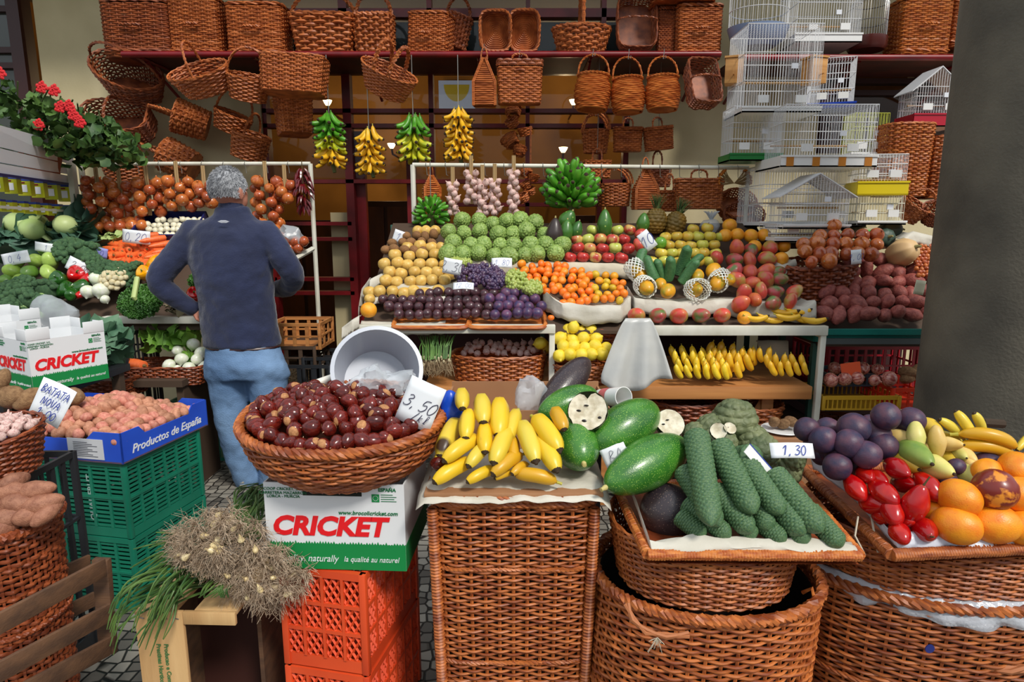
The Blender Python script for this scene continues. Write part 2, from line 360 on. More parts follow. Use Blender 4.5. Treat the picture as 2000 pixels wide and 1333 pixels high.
# ---------------------------------------------------------------- the place
YW=4.95
CREAM=mat('plaster_cream',srgb(214,200,160),.85,srgb(196,182,142),ns=2.5,bump=.1,bs=60)
OCH=mat('ochre_plaster',srgb(170,120,50),.8,srgb(140,95,36),ns=1.5)
REDP=mat('red_paint',srgb(130,18,26),.35,srgb(100,14,20),ns=6)
BRN=mat('brown_frame',srgb(58,24,22),.4)
CONC=mat('column_concrete',srgb(112,106,92),.8,srgb(72,68,60),ns=3,nd=6,lo=.3,hi=.7,bump=.25,bs=90)
GLASS=mat('window_glass',(.02,.025,.025),.02,alpha=.2,spec=1)
STONE=mat('paving',srgb(120,115,105),.6)
def paving():
    m=STONE; nt=m.node_tree; N=nt.nodes; L=nt.links; b=N['Principled BSDF']
    tc=N.new('ShaderNodeTexCoord'); vo=N.new('ShaderNodeTexVoronoi'); vo.feature='DISTANCE_TO_EDGE'; vo.inputs['Scale'].default_value=19; vo.inputs['Randomness'].default_value=.45
    v2=N.new('ShaderNodeTexVoronoi'); v2.inputs['Scale'].default_value=19; v2.inputs['Randomness'].default_value=.45
    L.new(tc.outputs['Object'],vo.inputs['Vector']); L.new(tc.outputs['Object'],v2.inputs['Vector'])
    cr=N.new('ShaderNodeValToRGB'); cr.color_ramp.elements[0].position=.03; cr.color_ramp.elements[0].color=(*srgb(40,38,34),1); cr.color_ramp.elements[1].position=.09; cr.color_ramp.elements[1].color=(1,1,1,1)
    L.new(vo.outputs['Distance'],cr.inputs[0])
    c2=N.new('ShaderNodeValToRGB'); c2.color_ramp.elements[0].color=(*srgb(78,74,68),1); c2.color_ramp.elements[1].color=(*srgb(150,145,134),1)
    sp=N.new('ShaderNodeSeparateColor'); L.new(v2.outputs['Color'],sp.inputs[0]); L.new(sp.outputs[0],c2.inputs[0])
    mx=N.new('ShaderNodeMix'); mx.data_type='RGBA'; mx.blend_type='MULTIPLY'; mx.inputs[0].default_value=1; L.new(c2.outputs[0],mx.inputs[6]); L.new(cr.outputs[0],mx.inputs[7]); L.new(mx.outputs[2],b.inputs['Base Color'])
    bp=N.new('ShaderNodeBump'); bp.inputs['Strength'].default_value=.8; bp.inputs['Distance'].default_value=.01; L.new(cr.outputs[0],bp.inputs['Height']); L.new(bp.outputs[0],b.inputs['Normal'])
paving()
struct('floor',MB().b2(-7,7,-2.5,9,-.1,0),STONE)
ax0,ax1=at(515,300,YW).x,at(1228,300,YW).x; lx=at(88,200,YW).x; rx0,rx1=at(1600,200,YW).x,at(2050,200,YW).x
rz0,rz1=at(1700,300,YW).z,at(1700,118,YW).z
mb=MB()
for x0,x1,z0,z1 in ((lx,ax0,0,3.5),(ax1,rx0,0,3.5),(rx0,6,0,rz0),(rx0,6,rz1,3.5),(rx1,6,rz0,rz1),(ax0,ax1,3.2,3.5),(-7,lx,3.2,3.5),(-7,lx,0,.9)): mb.b2(x0,x1,YW,YW+.18,z0,z1)
struct('wall_back',mb,CREAM)
struct('ceiling',MB().b2(-7,6,4.15,9,3.5,3.62),mat('soffit',srgb(150,146,130),.9))  # overhang out of view; front edge placed to shade the upper wall
mb=MB().b2(-7,6,8.5,8.6,0,3.5); mb.b2(-4.6,-4.5,5.13,8.5,0,3.5); mb.b2(5.4,5.5,5.13,8.5,0,3.5); struct('wall_shop',mb,OCH)
struct('wall_shop_panelling',MB().b2(-4.5,5.4,8.44,8.5,0,1.15),mat('wood_panel',srgb(92,48,24),.5,srgb(60,30,16),ns=5,stretch=(1,1,.2)))
# shop window grid
YG=YW+.06
def zpx(py,Y=YG,px=1000): return at(px,py,Y).z
def xpx(px,py=300,Y=YG): return at(px,py,Y).x
mb=MB()
for px,wd in ((525,.03),(683,.06),(845,.035),(1030,.03),(1172,.035),(1222,.05)): mb.b2(xpx(px)-wd/2,xpx(px)+wd/2,YW+.02,YG+.05,0,3.2)
for py,hd in ((28,.06),(138,.05),(218,.03),(247,.03)): mb.b2(ax0,ax1,YW+.02,YG+.05,zpx(py)-hd/2,zpx(py)+hd/2)
for py,x0,x1 in ((355,525,1222),(437,525,683),(467,525,683),(545,525,683),(572,525,683),(400,845,1172)): mb.b2(xpx(x0),xpx(x1),YW+.02,YG+.05,zpx(py)-.014,zpx(py)+.014)
struct('window_1',mb,mat('red_mullion',srgb(126,22,28),.35,srgb(92,18,20),ns=5))
for k,(x0,x1) in enumerate(((525,683),(683,845),(845,1030),(1030,1172),(1172,1222))): struct(f'window_glass_{k+1}',MB().b2(xpx(x0),xpx(x1),YG,YG+.006,zpx(355),3.18),GLASS)
struct('trim_1',MB().b2(ax0,ax1,YW+.10,YW+.16,zpx(100),zpx(40)),mat('lintel_dark',srgb(40,52,50),.5))
mb=MB()
for px in (76,): mb.b2(xpx(px)-.05,xpx(px)+.04,YW-.02,YG+.05,.9,3.2)
for py in (20,100,130): mb.b2(-6,xpx(76),YW+.02,YG+.05,zpx(py)-.02,zpx(py)+.02)
struct('window_2',mb,BRN); struct('window_glass_6',MB().b2(-6.5,xpx(76),YG,YG+.006,.9,3.2),mat('dim_glass',srgb(60,66,60),.1,spec=.7))
mb=MB()
for px in (1602,1772,1880): mb.b2(xpx(px)-.03,xpx(px)+.03,YW+.02,YG+.05,rz0,rz1)
for py in (160,183,245): mb.b2(xpx(1602),xpx(1880),YW+.02,YG+.05,zpx(py)-.018,zpx(py)+.018)
struct('window_3',mb,BRN); struct('window_glass_7',MB().b2(xpx(1602),rx1,YG,YG+.006,rz0,rz1),GLASS)
# red door stiles and cream panel seen under the window
mb=MB().b2(xpx(635),xpx(681),YW+.12,YW+.15,0,zpx(415)); struct('door_1',mb,mat('door_cream',srgb(190,176,136),.6))
mb=MB()
for px in (700,800): mb.b2(xpx(px)-.035,xpx(px)+.035,YW+.1,YW+.16,0,zpx(255))
struct('trim_2',mb,REDP)
# inside the shop
LAMP=mat('lamp_glow',(1,.8,.5),.5,emit=(1,.72,.35),es=14)
for k,(px,py,Y,en,lab) in enumerate(((640,206,7.6,34,'glowing wall lamp in the shop behind the green banana bunch'),(765,290,7.9,16,'small glowing lamp low in the shop beside the yellow banana bunch'),(1100,298,7.4,30,'bright bare lamp in the shop behind the right window'),(1120,205,7.8,22,'glowing strip lamp in the shop left of the round baskets'))):
    p=at(px,py,Y); t=thing('wall_lamp',lab,'lamp',p)
    part('shade',MB().lathe([(.02,0),(.04,.03),(.05,.055)],14),LAMP,t); part('stem',MB().tube([(0,0,.0),(0,.05,-.06),(0,8.44-p.y,-.06)],.012),BRN,t)
    d=bpy.data.lights.new('lamp_light','POINT'); d.energy=en*.45; d.color=(1,.72,.4); d.shadow_soft_size=.02; o=bpy.data.objects.new('lamp_light',d); COL.objects.link(o); o.location=p+Vector((0,-.15,.12))
WOOD2=mat('dark_wood',srgb(84,46,26),.5,srgb(52,28,16),ns=4,stretch=(1,1,.3))
for k,(px,w_,hh_) in enumerate(((600,.9,1.5),(760,.5,1.7),(905,.8,1.2),(1050,.6,1.35),(1150,.4,1.55))):
    x=at(px,400,7.2).x; t=thing('cabinet','dark wooden shop cabinet, %s from left behind the window'%ORD[k],'cabinet',(x,7.2,0))
    part('body',MB().b2(-w_/2,w_/2,-.2,.2,0,hh_,bev=.01),WOOD2,t)
    for s in (-1,1): part('door',MB().b2(min(s*.02,s*w_/2*.95),max(s*.02,s*w_/2*.95),-.225,-.2,.08,hh_-.06),mat('cabinet_door',srgb(112,64,34),.5,srgb(80,44,24),ns=6,stretch=(1,1,.3)),t)
p=at(892,190,8.4); t=thing('far_window','pale blue window pane with a yellow half disc at the back of the shop','windowpane',(p.x,8.42,p.z)); part('panel',MB().box((0,0,0),(.45,.02,.4)),mat('pane_blue_glow',srgb(150,170,200),.6,emit=srgb(150,170,210),es=.25),t)  # far window pane; daylight behind it put in as a faint glow
mb=MB(); mb.add([(0,-.015,.15)]+[(.16*math.cos(a),-.015,.15+.2*math.sin(a)) for a in np.linspace(PI,2*PI,16)],[[0,i,i+1] for i in range(1,16)]); part('disc',mb,mat('disc_y',srgb(190,190,80),.6),t)
# column
p=at(1880,0,2.45); q=at(1786,790,2.45); CX=2.02
def colx():
    # left tangent at px 1832, centre depth 2.5
    pass
mb=MB().lathe([(.375,0),(.375,3.5)],64); struct('column',mb,CONC,smooth=True).location=(2.10,2.55,0)
# red wall shelves and brackets
def shelf(label,x0,x1,Y0,Y1,zt):
    t=thing('wall_shelf',label,'shelf',((x0+x1)/2,Y1,zt)); w_=(x1-x0)/2
    part('board',MB().b2(-w_,w_,Y0-Y1,0,-.015,0),mat('shelf_board',srgb(88,30,26),.6,srgb(60,22,20),ns=5),t)
    part('front_rail',MB().tube([(-w_,Y0-Y1,-.01),(w_,Y0-Y1,-.01)],.02,10),REDP,t)
    n=max(2,int((x1-x0)/.65))
    for k in range(n+1):
        x=-w_+.1+k*(2*w_-.2)/n; part('bracket',MB().tube([(x,0,-.02),(x,Y0-Y1+.04,-.02)],.011,6).tube([(x,0,-.2),(x,(Y0-Y1)*.8,-.03)],.011,6),REDP,t)
    return t
ZS=at(900,103,4.42).z
shelf('long red shelf high on the cream wall carrying wicker baskets',at(238,98,4.42).x,at(1408,98,4.42).x,4.42,YW,ZS)
shelf('red shelf high at right carrying bird cages and hampers',at(1440,98,4.42).x,at(1935,98,4.42).x,4.42,YW,ZS-.02)
YS=4.68
# baskets standing on the long red shelf
def sb(cx,cy,wp,hp,label,**k):
    p=at(cx,cy,YS); h0=S(hp,p); hn=(p.z+h0/2)-ZS-.002
    if abs(k.get('rot',(0,))[0])<10: hp=hp*hn/h0; cy=666.5-F*math.tan(math.atan((ZS+.002+hn/2-H)/YS)+PITCH)
    return wb('wicker_basket',label,cx,cy,wp,hp,k.pop('Y',YS),group=None,**k)
sb(290,42,145,76,'rounded rectangular wicker tray on edge at left end of red shelf',rot=(84,0,0),dep=.2,e=4,fl=1.15,rows=14,handle='arch',hh=40) if 0 else None
def lidbox(label,cx,cy,wp,hp,Y,rz=0,dep=.7,m=None,handle=True,rx=0,ry=0,name='wicker_hamper',e=7,ribs=True):
    p=at(cx,cy,Y); w_=S(wp,p)/2; h=S(hp,p); d=w_*dep
    if abs(Y-YS)<.01 and 30<cy<90 and cx<1900: tz=p.z+h/2; h=tz-ZS-.002; p=Vector((p.x,p.y,ZS+.002+h/2))
    rot=(R(rx),R(ry),R(rz)); C=Vector(p)-Euler(rot).to_matrix()@Vector((0,0,h/2)); M=m or WB
    t=thing(name,label,'basket',C,rot)
    part('weave',weave(MB(),w_,d,w_*1.02,d*1.02,h*.86,e,28,max(10,int(h/.014)),3,.004,.004,0,4),M,t)
    part('base',base_disc(w_,d,.004,e),M,t)
    mb=MB(); rope(mb,loop(w_*1.03,d*1.03,h*.9,e,40),.012,2,10,True,4)
    L=loop(w_*1.03,d*1.03,h*.93,e,40); G=np.stack([L*np.array([k,k,1])+np.array([0,0,.004*(i%2)+.03*h*(1-k)]) for i,k in enumerate(np.linspace(1,.001,16))]); mb.grid(G,cv=True); part('lid',mb,M,t)
    if ribs: part('hoop',rope(MB(),loop(w_*1.03,d*1.03,h*.12,e,40),.011,2,10,True,4),M,t)
    if handle: part('handle',rope(MB(),[(x,-d-.02-.02*math.cos(x/w_*4),h*.5+.0*x) for x in np.linspace(-w_*.32,w_*.32,10)],.01,2,3,False,4),M,t)
    return t
lidbox('wide round-cornered wicker hamper at left end of the long red shelf',280,42,130,76,YS,dep=.6,e=5,m=WB2)
lidbox('square wicker hamper second from left on the long red shelf',390,38,94,84,YS)
lidbox('square wicker hamper third from left on the long red shelf',508,50,106,80,YS)
sb(636,64,120,58,'trapezoid wicker basket with tall arched handle on the red shelf',rot=(8,0,4),dep=.7,e=5,fl=1.25,rows=14,handle='arch',hh=42)
sb(733,66,70,62,'small square wicker basket with arched handle on the red shelf',rot=(6,0,-5),dep=.8,e=6,fl=1.1,rows=14,handle='arch',hh=42)
lidbox('tilted wicker box leaning beside its loose handle on the red shelf',842,60,78,70,YS,rz=-14,ry=4)
wb('wicker_basket','wicker basket with side handle leaning behind the tilted wicker box',890,66,50,60,YS+.12,rot=(0,12,30),e=4,rows=12,handle='arch',hh=40,mat_=WB2)
def tray(label,cx,cy,wp,hp,Y,tilt=82,dep=.18,m=None,rz=0):
    p=at(cx,cy,Y); a=S(wp,p)/2; b=S(hp,p)/2
    t=thing('wicker_tray',label,'tray',p+Vector((0,0,0)),(R(tilt),0,R(rz)))
    part('weave',weave(MB(),a*.93,b*.93,a,b,.07,4,26,6,3,.004,.004,z0=0),m or WB,t)
    mb=MB(); L=loop(a*.93,b*.93,.0,4,48); mb.grid(np.stack([L*np.array([k,k,1])+np.array([0,0,.005*(i%2)]) for i,k in enumerate(np.linspace(1,.001,22))]),cv=True); part('base',mb,m or WB,t)
    part('rim',rope(MB(),loop(a,b,.07,4,48),.01,2,14,True,4),m or WB,t); return t
tray('round-cornered wicker tray on edge, left of a pair on red shelf',968,62,60,72,YS,100)
tray('round-cornered wicker tray on edge, right of a pair on red shelf',1024,62,58,74,YS+.03,100)
sb(1135,80,112,42,'flared oval wicker basket with very tall arched handle on red shelf',dep=.7,e=2,fl=1.5,rows=11,handle='arch',hh=80,hax='y')
sb(1242,48,76,34,'tall open wicker basket lying on its side with handle across it',rot=(78,0,0),dep=1.35,e=5,fl=1.1,rows=12,handle='arch',hh=14,mat_=WB2) 
lidbox('slim open-sided wicker bottle crate near right end of red shelf',1300,54,30,86,YS,m=WB2,handle=False)
lidbox('large lidded wicker hamper at right end of the long red shelf',1360,54,84,86,YS)
lidbox('flat wicker case lying on top of the right-end hamper',1330,4,112,16,YS,handle=False)
# hanging baskets, left wall
YH=4.72
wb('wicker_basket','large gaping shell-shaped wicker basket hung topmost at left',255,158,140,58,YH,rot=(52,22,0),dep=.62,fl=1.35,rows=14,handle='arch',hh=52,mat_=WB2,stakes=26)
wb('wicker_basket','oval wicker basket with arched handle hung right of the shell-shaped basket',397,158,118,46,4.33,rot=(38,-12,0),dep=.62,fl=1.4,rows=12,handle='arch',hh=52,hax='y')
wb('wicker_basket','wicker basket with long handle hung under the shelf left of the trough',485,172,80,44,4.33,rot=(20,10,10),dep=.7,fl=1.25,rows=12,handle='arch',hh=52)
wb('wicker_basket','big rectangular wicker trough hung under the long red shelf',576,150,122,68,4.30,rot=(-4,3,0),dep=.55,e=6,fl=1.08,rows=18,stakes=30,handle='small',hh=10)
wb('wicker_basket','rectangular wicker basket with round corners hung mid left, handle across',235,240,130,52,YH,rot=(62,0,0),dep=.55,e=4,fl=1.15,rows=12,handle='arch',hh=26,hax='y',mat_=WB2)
wb('wicker_basket','round wicker basket turned sideways with hoop handle, above onion frame',375,236,62,60,YH,rot=(0,-72,20),dep=1,fl=1.2,rows=12,handle='arch',hh=46,hax='y')
wb('wicker_basket','shallow wicker basket with wide hoop handle hung left of tall bin',452,240,72,34,YH,rot=(10,24,0),dep=.8,fl=1.3,rows=9,handle='arch',hh=52)
wb('wicker_basket','small round wicker basket tilted on its hoop just above onion frame',488,286,70,46,YH-.1,rot=(10,18,0),dep=1,fl=1.15,rows=12,handle='arch',hh=40,hax='y')
wb('wicker_basket','tall square wicker bin hung beside the green bananas',574,228,64,70,YH-.15,rot=(-6,0,32),dep=.9,e=7,fl=1.12,rows=20,stakes=24)
wb('wicker_basket','round wicker basket with hoop hung behind the onion frame rail',352,314,64,60,YH,rot=(0,-65,0),dep=1,fl=1.2,rows=12,handle='arch',hh=46,hax='y')
wb('wicker_basket','wicker basket with tall arch hung behind leftmost onion braid',244,330,84,40,YH,rot=(12,0,0),dep=.8,fl=1.2,rows=12,handle='arch',hh=42)
# centre
wb('wicker_basket','large oval wicker trug with two thick handles hung in mid window',756,160,118,48,4.30,rot=(24,26,-10),dep=.6,fl=1.45,rows=16,stakes=30,handle='arch',hh=50,hax='y',handles=2,hr=.016)
def house(label,cx,cy,wp,hp,Y,rz=0,m=None):
    p=at(cx,cy,Y); a=S(wp,p)/2; h=S(hp,p); t=thing('wicker_purse',label,'basket',p-Vector((0,0,h/2)),(0,0,R(rz)))
    mb=MB(); prof=lambda v:(1 if v<.5 else 1-(v-.5)*1.7)
    rows=int(h/.013)
    for i in range(rows):
        v=(i+.5)/rows; L=loop(a*max(.08,prof(v)),a*.7*max(.2,prof(v)),v*h,6,36); j=np.arange(36); L[:,:2]*=(1+.03*np.cos(PI*(j/3+i)))[:,None]; mb.tube(L,h/rows*.52,4,closed=True)
    part('weave',mb,m or WB,t)
    mb=MB()
    for s in(-1,1): rope(mb,[(s*a,-a*.7,.0),(s*a,-a*.72,h*.5),(s*a*.1,-a*.3,h*1.02)],.008,2,6,False,4)
    part('edging',mb,m or WB,t); hook(t,p+Vector((0,0,h*.5+.06)),ZS if Y>4.3 else 1.83); part('handle',MB().tube(arch(a*.3,.07,8,'x',0,h),.005,5),m or WB,t); return t
house('house-shaped wicker purse hung under shelf left of the two-tone case',946,162,42,88,4.34)
def _hk(t,p,h,hh,Y): hook(t,p+Vector((0,0,h/2+hh-.01)),(ZS if Y>4.3 else (1.83 if p.z+h/2+hh<1.82 else p.z+h/2+hh+.05)))
def case(label,cx,cy,wp,hp,Y,hh,two=False,rot=(0,0,0),m=None,dep=.4,name='wicker_case'):
    p=at(cx,cy,Y); a=S(wp,p)/2; h=S(hp,p); d=a*dep; rot=tuple(R(q) for q in rot)
    t=thing(name,label,'basket',p-Euler(rot).to_matrix()@Vector((0,0,h/2)),rot)
    part('weave',weave(MB(),a,d,a*1.06,d*1.06,h*.8,7,26,max(8,int(h*.8/.013)),3,.0035,.004,0,4),m or WB,t); part('base',base_disc(a,d,.003,7),m or WB,t)
    mb=weave(MB(),a*1.1,d*1.1,a*1.1,d*1.1,h*.14,7,26,2,3,.0035,.004,0,4,z0=h*.82); L=loop(a*1.1,d*1.1,h*.97,7,40)
    mb.grid(np.stack([L*np.array([k,k,1]) for k in (1,.7,.4,.001)]),cv=True); part('lid',mb,WB2 if two else (m or WB),t)
    part('handle',rope(MB(),arch(a*.38,S(hh,p),14,'x',0,h*.95,.5),.0075,2,4,False,4),m or WB,t)
    _hk(t,p,h*.9,S(hh,p)*.95,Y)
    part('clasp',MB().tube([(-a*.25,-d*1.13,h*.7),(0,-d*1.25,h*.72),(a*.25,-d*1.13,h*.7)],.006,5),WB2,t)
    return t
case('two-tone wicker case with round handle hung right of the purse',1015,160,80,84,4.34,14,True)
def barrel(label,cx,cy,wp,hp,Y,hh,rz=0,ry=0):
    p=at(cx,cy,Y); a=S(wp,p)/2; h=S(hp,p); rot=(R(-6),R(ry),R(rz)); t=thing('round_basket',label,'basket',p-Euler(rot).to_matrix()@Vector((0,0,h/2)),rot)
    mb=MB(); rows=18
    for i in range(rows):
        v=(i+.5)/rows; r=a*(.62+.38*math.sin(PI*(v*.62+.2))**1.0)*(.97 if v>.8 else 1)
        L=loop(r,r*.8,v*h,2,48); j=np.arange(48); L[:,:2]*=(1+.028*np.sin(2*PI*(j/6+i*.35)))[:,None]; mb.tube(L,h/rows*.53,4,closed=True)
    part('weave',mb,WO,t); part('base',base_disc(a*.7,a*.56,.006,2),WO,t); part('rim',rope(MB(),loop(a*.92,a*.74,h,2,40),.008,2,12,True,4),WO,t)
    _hk(t,p,h,S(hh,p),Y); part('handle',rope(MB(),arch(a*.88,S(hh,p),18,'x',0,h,.75),.007,2,6,False,4),WO,t); return t
barrel('round-bellied wicker basket, left of three hanging under the red shelf',1157,182,68,66,4.33,40,ry=3)
barrel('round-bellied wicker basket, middle of three hanging under the red shelf',1226,188,64,64,4.33,42,ry=-2)
barrel('round-bellied wicker basket, right of three hanging under the red shelf',1294,184,66,62,4.33,40)
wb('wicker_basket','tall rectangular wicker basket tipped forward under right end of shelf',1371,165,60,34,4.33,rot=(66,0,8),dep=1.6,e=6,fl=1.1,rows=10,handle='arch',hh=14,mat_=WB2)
wb('wicker_basket','small wicker basket with several nested hoop handles hung below round baskets',1163,278,50,42,4.6,hang=ZS,rot=(0,0,0),dep=.8,fl=1.2,rows=12,handle='arch',hh=34,handles=3)
case('small lidded wicker case hung below the middle round basket',1226,272,50,48,4.6,18)
case('small lidded wicker case hung tilted below the right round basket',1286,270,52,46,4.6,18,rot=(0,-7,12))
case('small wicker case hung behind the white rail above green bananas',1166,330,48,34,4.5,22)
case('small wicker case hung behind the white rail above the rectangular one',1283,345,48,40,4.6,30,m=WB2)
# hanging on the white rail of the fruit stand
wb('wicker_basket','round wicker basket with nested hoop handles hung on the white rail',1199,382,64,42,4.28,hang=1.83,rot=(0,0,0),dep=.8,fl=1.12,rows=14,handle='arch',hh=32,handles=3)
house('tall house-shaped wicker purse hung on rail beside the pineapples',1259,370,44,78,4.2,10)
case('small wicker case hung on rail just behind the pineapples',1306,392,42,42,4.3,32)
case('large rectangular wicker case hung at right of the white rail',1364,378,84,60,4.2,18)
wb('wicker_basket','open round wicker basket facing front above the stacked oranges, upper',1436,402,74,30,4.35,rot=(66,0,0),dep=.8,fl=1.2,rows=9)
wb('wicker_basket','dark open round wicker basket facing front above the oranges, lower',1450,424,80,24,4.25,rot=(60,0,0),dep=.7,fl=1.2,rows=8,mat_=WB2)
house('little wicker bell ornament hung at left post of the rail',842,368,30,48,4.2,24,m=WO)
def cluster(label,cx,cy,Y,n,r):
    p=at(cx,cy,Y); t=thing('wicker_ornament',label,'ornament',p)
    for k in range(n):
        a=r*rnd.uniform(.3,.42); mb=weave(MB(),a*.7,a*.7,a,a,a*1.2,2,12,6,3,.004,.004,0,4)
        part('little_basket',mb,WB,t,(rnd.uniform(-.5,.5)*r,rnd.uniform(-.3,.3)*r,-k*r*.42+n*r*.2),(rnd.uniform(-.8,.8),rnd.uniform(-.8,.8),0))
    part('cord',MB().tube([(0,0,n*r*.3),(0,0,n*r*.3+.25)],.004,4),WB2,t); return t
cluster('cluster of tiny wicker ornaments hung in the window, centre',1022,262,4.6,6,.15)
cluster('string of tiny wicker ornaments hung beside the right garlic braid',1036,372,4.25,5,.1)
# right corner
lidbox('big wicker hamper standing on the right red shelf',1792,48,96,100,4.68,m=WO)
lidbox('wicker hamper half hidden by the column on right red shelf',1880,48,66,94,4.7,m=WB)
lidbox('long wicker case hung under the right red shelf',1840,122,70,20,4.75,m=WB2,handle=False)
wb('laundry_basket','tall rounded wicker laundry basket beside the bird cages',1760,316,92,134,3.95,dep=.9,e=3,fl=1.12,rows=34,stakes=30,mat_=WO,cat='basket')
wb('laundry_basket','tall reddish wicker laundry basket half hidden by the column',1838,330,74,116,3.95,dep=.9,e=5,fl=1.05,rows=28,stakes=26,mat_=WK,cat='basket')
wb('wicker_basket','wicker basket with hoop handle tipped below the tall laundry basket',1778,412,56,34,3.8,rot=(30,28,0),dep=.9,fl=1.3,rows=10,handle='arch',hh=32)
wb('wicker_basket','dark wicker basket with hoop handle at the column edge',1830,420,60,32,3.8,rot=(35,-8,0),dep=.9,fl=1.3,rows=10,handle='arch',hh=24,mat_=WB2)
# ---------------------------------------------------------------- bird cages
WIRE=mat('white_wire',srgb(225,226,228),.3,spec=.6); WHT=mat('white_plastic',srgb(232,232,230),.35,spec=.5)
YW2=mat('yellow_plastic',srgb(225,200,20),.4); BLU=mat('blue_plastic',srgb(20,60,170),.35); GRNP=mat('green_plastic',srgb(20,120,50),.4); REDT=mat('red_plastic',srgb(180,16,44),.35)
DWIRE=mat('dark_wire',srgb(150,150,150),.3,metal=.5)
def cage(label,cx,cy,wp,hp,Y,tray_=WHT,roof='flat',rz=0,dep=.7,wire=None,th=.08,sp=.016,name='bird_cage',wr=.0014,stripes=False):
    W=wire or WIRE; p=at(cx,cy,Y); a=S(wp,p)/2; h=S(hp,p); d=a*dep; z0=h*th
    t=thing(name,label,'bird cage',p-Vector((0,0,h/2)),(0,0,R(rz)))
    mb=MB(); zt=h if roof in('flat','round') else h*.68; nx=int(2*a/sp); ny=int(2*d/sp)
    zr=lambda x:zt if roof in ('flat','round') else zt+(h-zt)*(1-abs(x)/a)
    for i in range(nx+1):
        x=-a+2*a*i/nx
        for y in(-d,d): mb.tube([(x,y,z0),(x,y,zr(x))],wr,3,caps=False)
        mb.tube([(x,-d,zr(x)),(x,d,zr(x))],wr,3,caps=False)
    for j in range(1,ny):
        y=-d+2*d*j/ny
        for x in(-a,a): mb.tube([(x,y,z0),(x,y,zt)],wr,3,caps=False)
    part('bars',mb,W,t)
    mb=MB()
    for z in np.linspace(z0,zt,4): mb.tube([(-a,-d,z),(a,-d,z),(a,d,z),(-a,d,z),(-a,-d,z)],wr*1.8,4)
    if roof=='house':
        for y in (-d,d): mb.tube([(-a*1.05,y,zt-.01),(0,y,h),(a*1.05,y,zt-.01)],wr*2,4)
    part('frame',mb,W,t)
    mb=MB(); e=.012; mb.b2(-a-e,a+e,-d-e,d+e,0,.008)
    for x0,x1,y0,y1 in ((-a-e,a+e,-d-e,-d-e+.006),(-a-e,a+e,d+e-.006,d+e),(-a-e,-a-e+.006,-d,d),(a+e-.006,a+e,-d,d)): mb.b2(x0,x1,y0,y1,0,z0+.008)
    mb.b2(-a-e-.004,a+e+.004,-d-e-.006,-d-e+.004,z0,z0+.01); tr=part('tray',mb,tray_,t)
    if stripes:
        for x in np.linspace(-a*.85,a*.85,4): part('tape',MB().b2(x-.02,x+.02,-d-e-.003,-d-e-.0005,.004,z0),mat('brown_tape',srgb(190,120,40),.4),tr)
    if roof=='house':
        for s in(-1,1):
            mb=MB(); mb.add([(0,-d*1.05,h+.004),(s*a*1.25,-d*1.05,zt-.03),(s*a*1.25,d*1.05,zt-.03),(0,d*1.05,h+.004),(0,-d*1.05,h+.010),(s*a*1.25,-d*1.05,zt-.024),(s*a*1.25,d*1.05,zt-.024),(0,d*1.05,h+.010)],[[0,1,2,3],[4,5,6,7],[0,1,5,4],[1,2,6,5],[2,3,7,6]])
            part('roof_panel',mb,W,t)
    for k in range(2):
        x=(-.5+k)*a; part('feeder',MB().b2(x-.03,x+.03,-d-.012,-d-.002,z0+.03,z0+.07),WHT,t)
    part('perch',MB().tube([(-a,0,h*.4),(a,0,h*.4)],.006,6),mat('perch_wood',srgb(170,130,80),.6),t)
    part('price_card',MB().b2(a*.2,a*.2+.035,-d-.006,-d-.003,h*.5,h*.5+.028),mat('card',srgb(225,228,235),.6),t)
    return t
cage('large tall wire bird cage carried high between two nest boxes',1510,146,142,158,3.95,th=.05)
cage('wire cage with blue tray behind the tall bird cage',1622,168,76,92,4.3,BLU,rz=-16)
cage('wire bird cage with white tray at left on the right red shelf',1600,42,120,100,4.62,th=.14)
cage('wire cage with yellowish mesh at right of the striped-tray cage',1688,268,66,82,4.05,WHT,wire=mat('yellow_wire',srgb(180,184,60),.4))
cage('wide wire cage with brown taped white tray in the middle',1592,274,172,112,3.8,th=.16,stripes=True)
cage('plain wire cage left of the taped-tray cage, green tray below',1466,266,92,100,4.0,GRNP,th=.11)
cage('small wire cage standing in a bright yellow tray',1712,344,84,76,3.75,YW2,th=.3,rz=-6)
cage('wide wire cage at bottom left of the cage stack',1560,386,190,112,4.05,th=.06)
cage('house-shaped wire cage with white pitched roof at the front',1578,396,118,100,3.7,roof='house',th=.05)
cage('low cream plastic-backed wire cage under the yellow tray',1706,410,84,58,3.78,th=.08,wire=mat('cream_wire',srgb(228,226,205),.4))
cage('house-shaped wire cage with red tray under right red shelf',1815,196,84,108,4.35,REDT,roof='house',th=.2)
cage('flat wire cage with white tray under the house-shaped cage',1560,455,120,34,3.75,th=.2)
# round dark cage
p=at(1696,48,4.65); t=thing('bird_cage','round dark wire bird cage with brown base on the right shelf','bird cage',p-Vector((0,0,.17))); a=.115
mb=MB()
for k in range(44):
    q=2*PI*k/44; mb.tube([(a*math.cos(q),a*math.sin(q),.07),(a*math.cos(q),a*math.sin(q),.30),(a*.5*math.cos(q),a*.5*math.sin(q),.36),(0,0,.38)],.0014,3,caps=False)
part('bars',mb,DWIRE,t); mb=MB()
for z in(.08,.18,.30): mb.tube(loop(a,a,z,2,32),.0028,4,closed=True)
part('frame',mb,DWIRE,t); part('base',MB().lathe([(a*.95,0),(a*1.08,.02),(a*1.1,.08),(a*1.0,.085)],32),mat('brown_plastic',srgb(84,36,32),.25),t)
